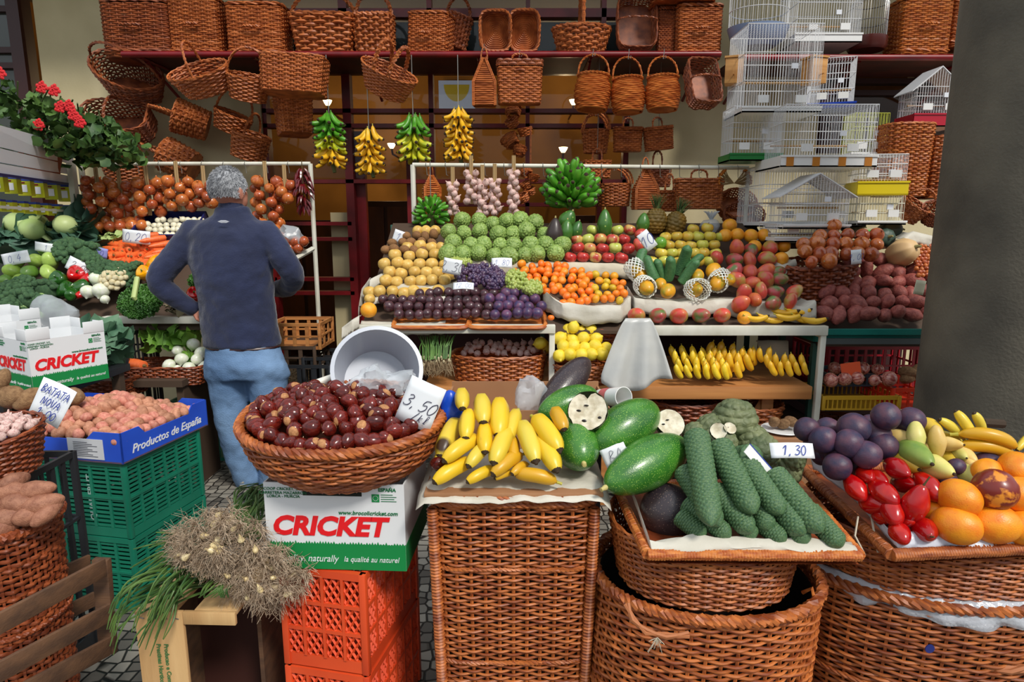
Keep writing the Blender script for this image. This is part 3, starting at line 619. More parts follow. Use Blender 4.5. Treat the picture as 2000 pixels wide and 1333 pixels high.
# basin cage top left
p=at(1480,62,4.55); t=thing('bird_cage','tall wire cage on a pale blue basin at left of right shelf','bird cage',p); a=.19
mb=MB()
for k in range(40):
    q=2*PI*k/40; mb.tube([(a*math.cos(q),a*.8*math.sin(q),.02),(a*math.cos(q),a*.8*math.sin(q),.34)],.0014,3,caps=False)
part('bars',mb,WIRE,t); part('frame',MB().tube(loop(a,a*.8,.12,2,32),.0028,4,closed=True).tube(loop(a,a*.8,.25,2,32),.0028,4,closed=True),WIRE,t)
part('basin',MB().lathe([(a*.6,-.10),(a*.9,-.06),(a*1.05,.02),(a*1.0,.02),(a*.85,-.05),(a*.001,-.09)],32,sy=.85),mat('pale_blue_plastic',srgb(140,160,196),.3),t)
# wooden nest boxes
NW=mat('nest_wood',srgb(205,150,84),.6,srgb(180,124,62),ns=5,stretch=(1,1,8))
for cx,lab,rz in((1434,'small wooden nest box at the left of the tall bird cage',-20),(1590,'small wooden nest box at the right of the tall bird cage',14)):
    p=at(cx,139,4.0); t=thing('nest_box',lab,'nest box',p,(0,0,R(rz)))
    part('body',MB().b2(-.05,.05,-.05,.05,-.075,.065,bev=.003),NW,t); part('lid',MB().b2(-.055,.055,-.056,.055,.066,.077),NW,t); part('perch',MB().tube([(0,-.05,-.03),(0,-.09,-.03)],.004,6),NW,t)
# ---------------------------------------------------------------- produce, one of each kind, built at unit radius
def pro(name,cat,mb,mats,kids=(),ang=60):
    o=solo(name,mb,mats,'x',cat,ang=ang)
    for n_,m_,k_ in kids: part(n_,m_,k_,o,ang=ang)
    return Proto(o)
def sphere_prof(k=12,sx=1,sz=1,dt=0,db=0,top=1,bot=1):
    P=[]
    for i in range(k+1):
        t=PI*i/k; r=math.sin(t); z=-math.cos(t)
        r=max(r*(top if z>0 else bot)**(abs(z)) ,0)*sx
        zz=z*sz
        if z>.6: zz-=dt*((z-.6)/.4)**2*1.0
        if z<-.6: zz+=db*((-z-.6)/.4)**2
        P.append((r if 0<i<k else 0,zz))
    return P
STEM=mat('stem_brown',srgb(90,70,40),.8)
def stemmb(z,l=.25,r=.05,b=.06): return MB().tube([(0,0,z),(b*.3,0,z+l*.5),(b,0,z+l)],r,5)
def rounds(name,cat,m,sx=1,sz=1,dt=0,db=0,top=1,bot=1,nz=0,ns=1.5,n=20,k=12,seed=0,stem=None,var=1):
    out=[]
    for v in range(var):
        mb=MB().lathe(sphere_prof(k,sx,sz,dt,db,top,bot),n)
        if nz: mb.noise(nz,ns,seed+v*3+1)
        ms=[m]
        if stem: mb.join(stemmb(sz-dt,*stem),m=1); ms=[m,STEM]
        out.append(pro(name,cat,mb,ms))
    return out
M_apple=[mat('apple_red',srgb(160,26,32),.28,srgb(204,70,60),ns=2,rand=.1,spots=srgb(225,170,120),sps=9,spt=.05,coat=.2),
 mat('apple_blush',srgb(186,60,56),.28,srgb(206,176,96),ns=.9,lo=.42,hi=.62,rand=.1,coat=.2),mat('apple_green',srgb(170,190,70),.28,srgb(205,205,110),ns=1.2,rand=.08,coat=.2)]
P_apple=[rounds('apple','apple',m,sz=.9,dt=.22,db=.12,stem=(.25,.04,.05))[0] for m in (M_apple[0],M_apple[0],M_apple[1],M_apple[1],M_apple[2])]
P_yapple=[rounds('apple','apple',mat('apple_yellow%d'%i,c,.3,c2,ns=1.3,rand=.08,coat=.2),sz=.92,dt=.2,db=.1,stem=(.25,.04,.05))[0] for i,(c,c2) in enumerate(((srgb(214,186,50),srgb(222,200,90)),(srgb(190,190,60),srgb(215,205,95)),(srgb(222,170,50),srgb(214,192,80))))]
P_lime=rounds('lime','lime',mat('lime_skin',srgb(90,150,40),.3,srgb(120,175,60),ns=2,coat=.3))
P_orange=rounds('orange','orange',mat('orange_skin',srgb(240,150,20),.38,srgb(248,176,48),ns=1.5,rand=.06,bump=.25,bs=22,coat=.1),sz=.97,dt=.03,db=.05)
P_mand=[rounds('tangerine','tangerine',mat('tangerine_skin%d'%i,c,.35,c2,ns=1.5,rand=.07,bump=.2,bs=20,coat=.15),sz=.84,dt=.06,db=.08)[0] for i,(c,c2) in enumerate(((srgb(244,108,16),srgb(250,132,30)),(srgb(238,132,22),srgb(246,156,40))))]
P_kum=[rounds('mandarin','mandarin',mat('mandarin_y%d'%i,c,.35,c2,ns=1.5,rand=.1,bump=.2,bs=20),sz=.86)[0] for i,(c,c2) in enumerate(((srgb(226,150,26),srgb(240,170,40)),(srgb(206,170,36),srgb(230,190,50)),(srgb(236,120,20),srgb(244,140,40))))]
P_guava=rounds('pear','pear',mat('guava_skin',srgb(206,160,72),.42,srgb(222,188,106),ns=1.6,rand=.08,spots=srgb(120,74,30),sps=3.2,spt=.05),sz=1.0,dt=.14,db=.05,nz=.05,var=2)
P_kiwi=rounds('kiwi','kiwi',mat('kiwi_skin',srgb(120,82,48),.8,srgb(150,108,64),ns=6,rand=.12,bump=.3,bs=30),sx=.9,sz=1.1,nz=.04)
P_passion=rounds('passion_fruit','passion fruit',mat('passion_dark',srgb(58,34,42),.28,srgb(86,52,58),ns=2,rand=.2,bump=.1,bs=5,coat=.2,spots=srgb(150,110,100),sps=12,spt=.06),sz=1.06,nz=.04,var=2)
P_plum=rounds('plum','plum',mat('plum_skin',srgb(56,48,88),.42,srgb(112,66,92),ns=1.3,rand=.15,lo=.35,hi=.7),sz=1.05,dt=.06,nz=.03,var=2)
P_custard=[]
def bumpy(sz,rows,cols,amp,top=1,bot=.8,n=60,k=40,seed=0,tilt=0,r=1,hexr=False):
    mb=MB(); G=[]
    for i in range(k+1):
        t=PI*i/k; rr=math.sin(t); z=-math.cos(t); row=[]
        rr*=(top if z>0 else bot)**abs(z)
        for j in range(n):
            a=2*PI*j/n; q=i/k*rows; c=a/(2*PI)*cols+(.5 if int(q)%2 else 0)
            u=q-int(q)-.5; w=c-math.floor(c)-.5; d=max(abs(u),abs(w)*.866+abs(u)*.5)*2
            h=amp*(1-min(1,d)**3)*min(1,math.sin(t)*2)
            row.append(((rr*r+h)*math.cos(a),(rr*r+h)*math.sin(a),z*sz+h*z*.5))
        G.append(row)
    mb.grid(G,cv=True); return mb
M_cust=mat('custard_skin',srgb(112,142,62),.5,srgb(150,174,92),ns=3,rand=.1,sss=.05)
for v,(sz,rw,cl) in enumerate(((1.05,9,13),(1.15,10,13),(.98,8,12))):
    P_custard.append(pro('custard_apple','custard apple',bumpy(sz,rw,cl,.11).noise(.1,1.2,v),M_cust))
M_mango=[mat('mango_red',srgb(206,74,62),.35,srgb(176,150,70),ns=.8,lo=.46,hi=.66,rand=.1,coat=.2,bump=.05),mat('mango_green',srgb(92,120,58),.35,srgb(186,70,74),ns=.9,lo=.4,hi=.6,rand=.1,coat=.2),mat('mango_orange',srgb(220,120,60),.35,srgb(206,78,70),ns=1,rand=.1,coat=.2)]
P_mango=[]
for i,m in enumerate((M_mango[0],M_mango[1],M_mango[2],M_mango[0])):
    mb=MB().lathe(sphere_prof(14,.88,1.15,.04,0,.82,1.0),22); mb.warp(lambda v:np.array([v[0]+.12*v[2]*v[2],v[1]*.86,v[2]])); P_mango.append(pro('mango','mango',mb,m))
M_papaya=mat('papaya_skin',srgb(226,160,30),.38,srgb(150,150,40),ns=1.1,lo=.45,hi=.7,rand=.08,spots=srgb(120,110,30),sps=8,spt=.08)
P_papaya=[pro('papaya','papaya',MB().lathe(sphere_prof(14,.82,1.25,.03,0,.7,1.0),22),M_papaya)]
P_lemon=[]
for i in range(2):
    prof=[(0,-1.22),(.12,-1.18),(.2,-1.05)]+[(math.sin(t)*.98,-math.cos(t)*1.02) for t in np.linspace(.35,PI-.35,11)]+[(.2,1.05),(.1,1.14),(0,1.16)]
    P_lemon.append(pro('lemon','lemon',MB().lathe(prof,20).noise(.04,1.5,i),mat('lemon_skin',srgb(232,200,40),.38,srgb(240,215,70),ns=1.5,rand=.06,bump=.25,bs=18)))
def onionp(name,cat,m,neck=.5,root=True,sz=.88,nz=.03,seed=0):
    prof=[(0,-sz),(.18,-sz+.01)]+[(math.sin(t),-math.cos(t)*sz) for t in np.linspace(.35,PI*.8,10)]+[(.25,sz*1.02),(.12,sz+.15),(.1,sz+neck),(0,sz+neck+.03)]
    mb=MB().lathe(prof,20).noise(nz,2,seed)
    if root:
        for k in range(9): a=k*.7; mb.tube([(0,0,-sz+.02),(.12*math.cos(a),.12*math.sin(a),-sz-.08)],.018,3,m=1)
    return pro(name,cat,mb,[m,mat('root_hair',srgb(190,170,130),.9)])
M_onion=mat('onion_skin',srgb(178,88,38),.22,srgb(204,120,58),ns=1.0,rand=.14,stretch=(3,3,.5),coat=.3)
P_onion=[onionp('onion','onion',M_onion,.35),onionp('onion','onion',mat('onion_skin_b',srgb(150,64,34),.22,srgb(182,92,50),ns=1.0,rand=.15,stretch=(3,3,.5),coat=.3),.3,seed=3)]
P_ronion=[onionp('onion','onion',mat('onion_red_skin',srgb(150,60,56),.25,srgb(214,150,130),ns=1.5,rand=.12,stretch=(3,3,.5),coat=.3),.3,seed=5)]
P_wonion=[onionp('white_onion','onion',mat('onion_white_skin',srgb(226,220,190),.3,srgb(238,232,206),ns=2,stretch=(3,3,.5),coat=.2),.3,sz=.92)]
M_tuber=mat('sweet_potato_red',srgb(122,52,48),.6,srgb(158,84,72),ns=2.2,rand=.15,bump=.35,bs=6,spots=srgb(176,120,100),sps=7,spt=.09)
def tuber(name,cat,m,L=1.3,nz=.16,seed=0,taper=.85):
    mb=MB().lathe(sphere_prof(14,.92,L,0,0,taper,1),18).noise(nz,1.0,seed+11).noise(nz*.25,3.5,seed); return pro(name,cat,mb,m)
P_sweet=[tuber('sweet_potato','sweet potato',M_tuber,l,seed=i) for i,l in enumerate((1.25,1.45,1.1,1.6))]
M_pot=mat('potato_skin',srgb(168,112,84),.65,srgb(200,142,112),ns=2,rand=.16,bump=.25,bs=9,spots=srgb(110,70,50),sps=6,spt=.09)
M_potr=mat('potato_pink',srgb(188,110,94),.6,srgb(214,146,124),ns=2,rand=.1,bump=.2,bs=9,spots=srgb(140,84,60),sps=5,spt=.1)
P_pot=[tuber('potato','potato',(M_pot,M_potr)[i%2],l,.08,i) for i,l in enumerate((1.15,1.25,1.4,1.1,1.3))]
P_yam=[tuber('yam','yam',mat('yam_skin',srgb(120,88,58),.85,srgb(150,116,80),ns=3,bump=.5,bs=12,rand=.1),1.5,.14,9)]
P_garlic=[]
def garlicmb():
    mb=MB(); prof=[(0,-.72),(.3,-.74),(.8,-.45),(1,0),(.82,.42),(.45,.72),(.18,.95),(.12,1.4),(0,1.42)]
    n=24; a=np.arange(n)*2*PI/n; pr=np.array(prof); lob=1-.1*np.abs(np.sin(a*4)); G=np.stack([pr[:,0,None]*np.cos(a)*lob,pr[:,0,None]*np.sin(a)*lob,np.repeat(pr[:,1,None],n,1)],-1); mb.grid(G,cv=True)
    return mb
M_gar=mat('garlic_skin',srgb(216,188,178),.5,srgb(186,124,124),ns=2.5,lo=.45,hi=.7,rand=.1,stretch=(3,3,.4))
P_garlic=[pro('garlic','garlic',garlicmb(),M_gar)]
P_smallwhite=[onionp('small_white_onion','onion',mat('pearl_white',srgb(226,216,196),.35,coat=.2,rand=.06),.15,root=False)]
P_turnip=[onionp('turnip','turnip',mat('turnip_white',srgb(232,232,220),.35,srgb(214,222,190),ns=2,coat=.2),.2,root=False)]
P_chay=[]
for i,c in enumerate((srgb(130,160,60),srgb(86,124,44),srgb(150,176,84))):
    mb=MB(); n=30; a=np.arange(n)*2*PI/n; pr=np.array(sphere_prof(14,.9,1.25,.1,0,.7,1)); lob=1-.07*np.abs(np.sin(a*2.5)); G=np.stack([pr[:,0,None]*np.cos(a)*lob,pr[:,0,None]*np.sin(a)*lob,np.repeat(pr[:,1,None],n,1)],-1); mb.grid(G,cv=True)
    P_chay.append(pro('chayote','chayote',mb,mat('chayote%d'%i,c,.4,tuple(k*1.3 for k in c),ns=2,rand=.1,coat=.2)))
def pepper(c,name='bell_pepper'):
    mb=MB(); n=32; a=np.arange(n)*2*PI/n; pr=np.array([(0,-.9),(.4,-1.05),(.7,-.95),(.88,-.4),(1,.3),(.95,.8),(.7,1.0),(.3,.86),(0,.8)]); lob=1-.13*np.abs(np.sin(a*1.5+.3))
    G=np.stack([pr[:,0,None]*np.cos(a)*lob,pr[:,0,None]*np.sin(a)*lob,np.repeat(pr[:,1,None],n,1)],-1); mb.grid(G,cv=True); mb.tube([(0,0,.8),(.03,0,1.1),(.15,0,1.3)],.09,6,m=1)
    return pro(name,'pepper',mb,[mat('pepper_'+str(round(c[0],3)),c,.18,coat=.5),mat('pepper_stem',srgb(70,120,40),.5)])
P_pred=[pepper(srgb(200,16,20))]; P_pgreen=[pepper(srgb(36,86,26))]; P_pyel=[pepper(srgb(244,166,10))]
def broc():
    mb=MB()
    for k in range(40):
        z=1-(k+.5)/40*1.1; r=math.sqrt(max(0,1-z*z)); a=k*2.399; q=rnd.uniform(.2,.3); mb.ell((r*math.cos(a)*.95,r*math.sin(a)*.95,z*.62),(q,q,q*.8),9,6)
    mb.ell((0,0,0),(.85,.85,.55),14,8); mb.noise(.05,6,1); mb.tube([(0,0,0),(0,0,-.9)],.35,10,m=1); return mb
P_broc=[pro('broccoli','broccoli',broc(),[mat('broccoli_green',srgb(66,104,70),.75,srgb(92,130,84),ns=6,rand=.12,bump=1,bs=26),mat('broccoli_stalk',srgb(140,170,100),.6)])]
def caul():
    mb=MB()
    for k in range(34):
        z=1-(k+.5)/34*1.1; r=math.sqrt(max(0,1-z*z)); a=k*2.399; mb.ell((r*math.cos(a)*.9,r*math.sin(a)*.9,z*.7),(.24,.24,.2),9,6)
    mb.ell((0,0,0),(.85,.85,.6),14,8); mb.noise(.04,7,2); return mb
P_caul=[pro('cauliflower','cauliflower',caul(),mat('cauliflower_curd',srgb(222,206,160),.7,srgb(236,226,190),ns=5,bump=.6,bs=30))]
def carrot():
    mb=MB().tube([(0,0,4.4),(0,0,4.2),(0,0,2),(.05,0,0),(.1,0,-3),(.12,.05,-4.6),(.1,.1,-5.2)],[.3,.85,1.02,.95,.7,.35,.06],14); mb.tube([(0,0,4.35),(.05,0,4.8)],[.4,.2],8,m=1); return mb
P_carrot=[pro('carrot','carrot',carrot(),[mat('carrot_skin',srgb(228,96,44),.45,srgb(240,122,60),ns=1.4,stretch=(.5,.5,4),rand=.08),mat('carrot_top',srgb(120,90,50),.8)])]
# bananas: a five sided arc; unit = half length
def banmb(curv=.5,fat=.2,n=12,tips=True,sides=10):
    pts=[];rad_=[]
    for i in range(n+1):
        t=-1+2*i/n; pts.append((t,0,curv*t*t)); f=(1-abs(t)**3.2)**.55 if abs(t)<1 else 0
        rad_.append(max(fat*f,.045))
    pts=[(-1.0-.16,0,curv*1.22)]+pts; rad_=[.06]+rad_
    mb=MB(); mb.tube(pts,rad_,sides)
    V=mb.V[0]; k=len(pts)
    G=V.reshape(k,sides,3); P=np.array(pts)
    for j in range(sides):
        s_=1+.07*(1 if j%2==0 else -.6); G[:,j]=P+(G[:,j]-P)*s_
    mb.V=[G.reshape(-1,3)]
    F_=sides; mb.M=[1 if (i//F_) in (k-2,) else (2 if (i//F_)==0 else 0) for i in range(len(mb.F)-2)]+[2,1]
    return mb
M_ban=mat('banana_yellow',srgb(232,192,28),.38,srgb(244,212,58),ns=1.2,rand=.06,spots=srgb(92,60,20),sps=5,spt=.045,sss=.05)
M_bant=mat('banana_tip',srgb(56,40,24),.8); M_bans=mat('banana_neck',srgb(176,168,60),.5)
M_bang=mat('banana_green',srgb(66,136,30),.38,srgb(98,166,48),ns=1.5,rand=.15); M_bangy=mat('banana_greenyellow',srgb(160,178,36),.38,srgb(206,196,44),ns=1.2,rand=.1)
M_banr=mat('banana_gold',srgb(224,168,26),.4,srgb(236,188,44),ns=1.3,rand=.08,spots=srgb(110,70,20),sps=4,spt=.05)
ME_ban={}
def banme(kind,curv,fat=.2):
    k=(kind,curv,fat)
    if k not in ME_ban: ME_ban[k]=banmb(curv,fat).mesh('banana',[{'y':M_ban,'g':M_bang,'gy':M_bangy,'r':M_banr}[kind],M_bant,{'y':M_bans,'g':M_bang,'gy':M_bangy,'r':M_bans}[kind]],ang=70)
    return ME_ban[k]
def green_bush(label,cx,cy,wp,hp,Y,n,up,hookz=None):
    p=at(cx,cy,Y); a=S(wp/2,p); h=S(hp/2,p); t=thing('banana_bunch',label,'bananas',p)
    part('stalk',MB().tube([(0,0,h*1.0),(0,0,0),(.01,0,-h*.8)],[.014,.022,.016],8),mat('banana_stalk',srgb(96,104,50),.6),t)
    for k in range(n):
        z=1-(k+.5)/n*1.75; r=math.sqrt(max(0,1-z*z)); q=k*2.399; d=Vector((r*math.cos(q),r*math.sin(q),z*.6+up)).normalized(); b=Vector((a*.42*r*math.cos(q),a*.4*r*math.sin(q),h*.55*z)); L=a*.36*rnd.uniform(.85,1.15)
        o=bpy.data.objects.new('banana',banme('g',.3,.3)); COL.objects.link(o); o.parent=t; o.matrix_basis=Matrix.Translation(b+d*L*.9)@d.to_track_quat('X','Z').to_matrix().to_4x4()@Matrix.Rotation(rnd.uniform(0,6.28),4,'X')@Matrix.Scale(L,4)
    if hookz: part('hook',MB().tube([(0,0,h*.9),(0,0,hookz-p.z)],.003,5),mat('hook_wire',srgb(150,150,145),.35,metal=.6),t)
    return t
def stem_bunch(label,cx,cy,wp,hp,Y,kinds,nt=7,per=9,hookz=None,fl=1.0):
    """a hanging stem of bananas: tiers of fingers pointing down and out"""
    p=at(cx,cy,Y); w_=S(wp,p)/2; h=S(hp,p); t=thing('banana_bunch',label,'bananas',p)
    part('stalk',MB().tube([(0,0,h*.56),(.01,0,.2*h),(0,.01,-h*.3),(.02,0,-h*.6)],[.012,.02,.018,.012],8),mat('banana_stalk',srgb(96,104,50),.6),t)
    for i in range(nt):
        z=h*(.40-.80*i/(nt-1)); kk=kinds(i/(nt-1))
        for j in range(per):
            a=2*PI*(j+(i%2)*.5)/per+rnd.uniform(-.12,.12); L=w_*.62*rnd.uniform(.85,1.15)
            o=bpy.data.objects.new('banana',banme(kk,.35,.27)); COL.objects.link(o); o.parent=t
            M_=Matrix.Rotation(a,4,'Z')@Matrix.Translation((w_*.60,0,z+rnd.uniform(-.01,.01)))@Matrix.Rotation(rnd.uniform(-.25,.25)*(1+2*(fl<0)),4,'Z')@Matrix.Rotation(R(40+rnd.uniform(-16,16))*fl,4,'Y')@Matrix.Scale(L,4)
            o.matrix_basis=M_
    if hookz: part('hook',MB().tube([(0,0,h*.5),(0,0,hookz-p.z)],.003,5),mat('hook_wire',srgb(150,150,145),.35,metal=.6),t)
    return t
P_pine=[]
def pineapple(label,p,r,rot=(0,0,0)):
    t=thing('pineapple',label,'pineapple',p,rot); mb=bumpy(1.25,11,12,.1,1,1,60,50); mb.xf(Matrix.Scale(r,4))
    part('body',mb,mat('pineapple_skin',srgb(176,130,44),.55,srgb(120,96,40),ns=9,kind='voronoi',lo=.2,hi=.6,bump=.4,bs=30),t)
    mb=MB()
    for k in range(34):
        a=k*2.4; s=k/34; l=r*(1.7-.5*s)*(1 if k>5 else .7); o_=.25+.75*(1-s); bx=.28*r*(1-s*.6)
        pts=[(bx*math.cos(a),bx*math.sin(a),r*1.15+s*r*.4),( (bx+l*.28*o_)*math.cos(a),(bx+l*.28*o_)*math.sin(a),r*1.2+l*.5+s*r*.4),((bx+l*.62*o_)*math.cos(a),(bx+l*.62*o_)*math.sin(a),r*1.2+l*.85+s*r*.4)]
        mb.tube(pts,[.12*r,.1*r,.01*r],4,flat=.25)
    part('crown',mb,mat('pineapple_leaf',srgb(86,116,70),.5,srgb(120,144,90),ns=6),t); return t
def leafmb(L=1,W=.5,curl=.3,n=6,m=5,wav=.06,seed=0):
    G=[]
    for i in range(n+1):
        t=i/n; w_=W*math.sin(PI*min(1,t*.93+.05))**.7; row=[]
        for j in range(m):
            s=(j/(m-1)-.5)*2; row.append((s*w_,t*L,curl*(s*s*.5*w_+t*t*L)+wav*math.sin(9*t+3*s+seed*2)*abs(s)))
        G.append(row)
    return MB().grid(G)
def paper(name,label,pts_top,drop,mat_,Ydir=-.01,cat='paper liner',wave=.012,n=None,back=None,seed=0,group=None):
    """wrinkled sheet: follows pts_top (3D polyline), reaching back and hanging down in front"""
    P=[Vector(p) for p in pts_top]; n=n or 40; L=[0]
    for a,b in zip(P,P[1:]): L.append(L[-1]+(b-a).length)
    Q=[]
    for i in range(n+1):
        s=L[-1]*i/n
        for k in range(len(P)-1):
            if s<=L[k+1]+1e-6: f=(s-L[k])/(L[k+1]-L[k]); Q.append(P[k].lerp(P[k+1],f)); break
    back=back or .12; G=[]
    dr=drop if callable(drop) else (lambda u:drop)
    for i,q in enumerate(Q):
        u=i/n; row=[]; d=dr(u)*(1+.25*noise.noise(Vector((u*9,seed,0))))
        for k,(y,z) in enumerate(((back,.0),(back*.5,-.004),(.012,.004),(0,.0),(-.008,-d*.35),(-.012,-d*.7),(-.012,-d))):
            wv=wave*noise.noise(Vector((u*L[-1]*16,k*.7,seed*3.3)))*(1 if k>1 else .4)
            row.append((q.x,q.y+y+wv,q.z+z+wv*.6))
        G.append(row)
    mb=MB().grid(G); o=solo(name,mb,mat_,label,cat,group=group,ang=80); md=o.modifiers.new('s','SOLIDIFY'); md.thickness=.0012; return o
PAPER=mat('white_paper',srgb(206,201,188),.7,srgb(184,178,162),ns=6,bump=.35,bs=26); KRAFT=mat('grey_paper',srgb(206,196,174),.75,srgb(184,174,152),ns=6,bump=.35,bs=26)
CARD=mat('tag_card',srgb(232,236,240),.6); INK=mat('blue_ink',srgb(40,60,150),.6); INKK=mat('dark_ink',srgb(40,40,70),.6)
def tag(label,cx,cy,Y,wp,hp,txt,rot=(0,0,0),ink=None,col=None,curve=.08,hf=.55,thick=.012,stick=False,slant=.2,off=0):
    p=at(cx,cy,Y); w_=S(wp,p); h=S(hp,p); t=thing('price_sign',label,'price tag',p,tuple(R(q) for q in rot))
    G=[[((u-.5)*w_,-curve*w_*math.cos((u-.5)*PI)*1.0+curve*w_,(v-.5)*h) for v in np.linspace(0,1,5)] for u in np.linspace(0,1,9)]
    o=part('card',MB().grid(G),col or CARD,t); md=o.modifiers.new('s','SOLIDIFY'); md.thickness=.0015; md.offset=1
    if not txt.strip(): return t
    mb=script_mb(txt,h*hf,h*thick,slant); mb.xf(Matrix.Rotation(PI/2,4,'X')); 
    mb.warp(lambda v:np.array([v[0],v[1]-.004-curve*w_*math.cos(v[0]/w_*PI)+curve*w_,v[2]])); part('writing',mb,ink or INK,t,label='handwritten '+('blue' if not ink else 'dark')+' price')
    if stick: part('stick',MB().tube([(0,.002,-h*.4),(0,.004,-h*1.3)],.002,5),NW,t)
    return t
# ---------------------------------------------------------------- the white fruit stand
def bed(Yf,zf,sl):
    def mk(lift=0):
        def f(py):
            s=math.tan(math.atan((666.5-py)/F)-PITCH); return (H-zf-lift+Yf*sl)/(sl-s)
        return f
    return mk
CB=bed(3.12,.97,.54); WM=mat('white_painted_iron',srgb(222,220,206),.45,srgb(196,192,172),ns=7,lo=.45,hi=.75); PINE=mat('pine_plank',srgb(196,134,74),.6,srgb(164,104,54),ns=4,stretch=(.4,3,8)); BOARD=mat('tier_board',srgb(74,56,42),.75)
t=thing('fruit_stand','white iron fruit stand with sloping tiers and a rail of hooks','stand',(0,3.6,0))
def W(x0,x1,y0,y1,z0,z1,name,m,bev=.003): part(name,MB().b2(x0,x1,y0-3.6,y1-3.6,z0,z1,bev=bev),m,t)
xa,xm,xb=at(702,640,3.12).x,at(1078,650,3.12).x,at(1606,650,3.12).x; xq=at(1238,640,3.12).x
for x in (xa,xm,xb): W(x-.014,x+.014,3.10,3.13,0 ,.955,'post',WM)
for x in (xa,xm,xb): W(x-.014,x+.014,4.10,4.13,0,1.45,'post',mat('green_post',srgb(44,84,72),.5))
W(xa-.015,xm+.015,3.09,3.13,.925,.967,'front_beam',WM); W(xq,xb+.015,3.09,3.13,.915,.962,'front_beam',WM)
for x in(xa,xm,xb): W(x-.012,x+.012,3.13,4.1,.90,.93,'side_beam',WM)
# sloping bed and its steps
mb=MB(); 
def plz(Y): return .97+(Y-3.12)*.54
mb.add([(xa,3.14-3.6,plz(3.14)-.05),(xb,3.14-3.6,plz(3.14)-.05),(xb,.52,plz(4.12)-.05),(xa,.52,plz(4.12)-.05),(xa,3.14-3.6,plz(3.14)-.065),(xb,3.14-3.6,plz(3.14)-.065),(xb,.52,plz(4.12)-.065),(xa,.52,plz(4.12)-.065)],[[0,1,2,3],[7,6,5,4],[0,4,5,1],[3,2,6,7],[0,3,7,4],[1,5,6,2]])
part('sloping_bed',mb,BOARD,t)
# rail
Yr=4.16; A=at(806,322,Yr); B=at(1462,328,Yr)
A0=Vector((A.x,Yr-3.6,A.z)); B0=Vector((B.x,Yr-3.6,B.z))
part('hook_rail',MB().tube([A0,B0],.013,10),WM,t); part('rail_post',MB().tube([A0,(A0.x,A0.y,1.2)],.016,8),WM,t); part('rail_post',MB().tube([B0,(B0.x,B0.y,1.2)],.013,8),WM,t)
for px in list(range(832,1450,38)):
    f=(px-806)/(1462-806); q=A0.lerp(B0,f); part('rail_hook',MB().tube([q+Vector((0,0,.018)),q+Vector((0,-.018,0)),q+Vector((.004,-.006,-.03)),q+Vector((.006,-.006,-.06)),q+Vector((.018,-.014,-.065))],.0022,4),mat('hook_wire',srgb(150,150,145),.35,metal=.6),t)
# lower wooden shelf
t2=thing('wooden_shelf','pine plank shelf on trestle legs below the fruit stand','shelf',(0,3.4,0))
x0,x1=at(825,740,3.05).x,at(1590,750,3.05).x
part('plank',MB().b2(x0,x1,-.34,.42,.60,.665,bev=.004),PINE,t2)
for px in (1500,1180,860):
    x=at(px,780,3.15).x; part('leg',MB().b2(x-.03,x+.03,-.25,-.2,0,.6,bev=.003),PINE,t2); part('brace',MB().tube([(x,-.22,.58),(x-.18,-.2,.2)],.022,4),PINE,t2)
struct('trim_4',MB().b2(xa,xb,4.3,4.32,0,1.1),mat('dark_back',srgb(54,18,16),.8))  # dark sheet added behind the space under the stand
G='fruit of the central stand'
# ---- heaps (pixel rows along the sloping bed)
L=CB(.02)
heap(P_guava,[(549,748,884),(522,742,888),(500,752,880),(482,790,880)],CB(.04),0,23,'round tan pear','heap above the plums','tan pears on the stand',rot='up')
heap(P_guava,[(571,712,872)],CB(.02),0,23,'round tan pear','single row under the paper edge','tan pears on the stand',rot='up')
heap(P_kiwi,[(488,748,838),(472,752,850),(460,790,860)],CB(.04),0,18,'brown furry kiwi','heap behind the tan pears','kiwis on the stand')
heap(P_guava,[(452,810,862)],CB(.04),0,20,'round tan pear','back row under the green bananas','tan pears on the stand')
heap(P_passion,[(613,775,962),(603,748,960),(588,735,962),(573,808,970)],CB(.03),0,19,'dark purple passion fruit','heap in wicker tray','passion fruits on the stand')
heap(P_plum,[(613,962,1066),(601,958,1062),(585,952,1058),(570,975,1050),(558,1000,1042)],CB(.045),0,20,'bluish purple plum','heap in right tray','plums on the stand')
heap(P_mand,[(590,1092,1160),(578,1092,1165),(562,1040,1160),(545,1005,1158),(530,1003,1150),(519,1010,1108)],CB(.05),0,16.5,'small bright tangerine','paper lined basket','tangerines on the stand',jit=.2,vstep=.66)
heap(P_kum,[(585,1158,1224),(560,1160,1224),(540,1160,1212)],CB(.05),0,15.5,'small yellowish mandarin','right half of basket','mandarins on the stand',jit=.2,vstep=.66)
heap(P_custard,[(498,872,1102),(470,862,1105),(448,870,1075),(434,882,1056)],CB(.07),0,30,'knobbly green custard apple','custard apple heap','custard apples on the stand',rot='face',vstep=.7,scj=.12,jit=.14)
_red=lambda px,py:(0 if (int(px*7+py*3)%10)<5 else (2 if int(px+py)%3 else 4))
heap(P_apple,[(503,1106,1232),(484,1110,1234),(466,1120,1236),(450,1140,1238)],CB(.05),0,24,'glossy red apple','red apple heap','red apples on the stand',rot='up',vstep=.76,jit=.05)
heap(P_mango[:1]+P_mango[2:3],[(478,1240,1262),(458,1232,1262)],CB(.05),0,24,'reddish mango','gap beside red apples','mangoes between the apples')
heap(P_yapple,[(512,1268,1400),(496,1276,1402),(474,1280,1412),(456,1284,1416),(446,1345,1400)],CB(.05),0,22,'matt yellow apple','yellow apple heap','yellow apples on the stand',rot='up',vstep=.8,jit=.08)
P_lime[0].put(at(1290,475,CB(.05)(475)-.05),(0,0,0),S(12,at(1290,475,3.8)),'shiny green lime with sticker on the yellow apple heap')
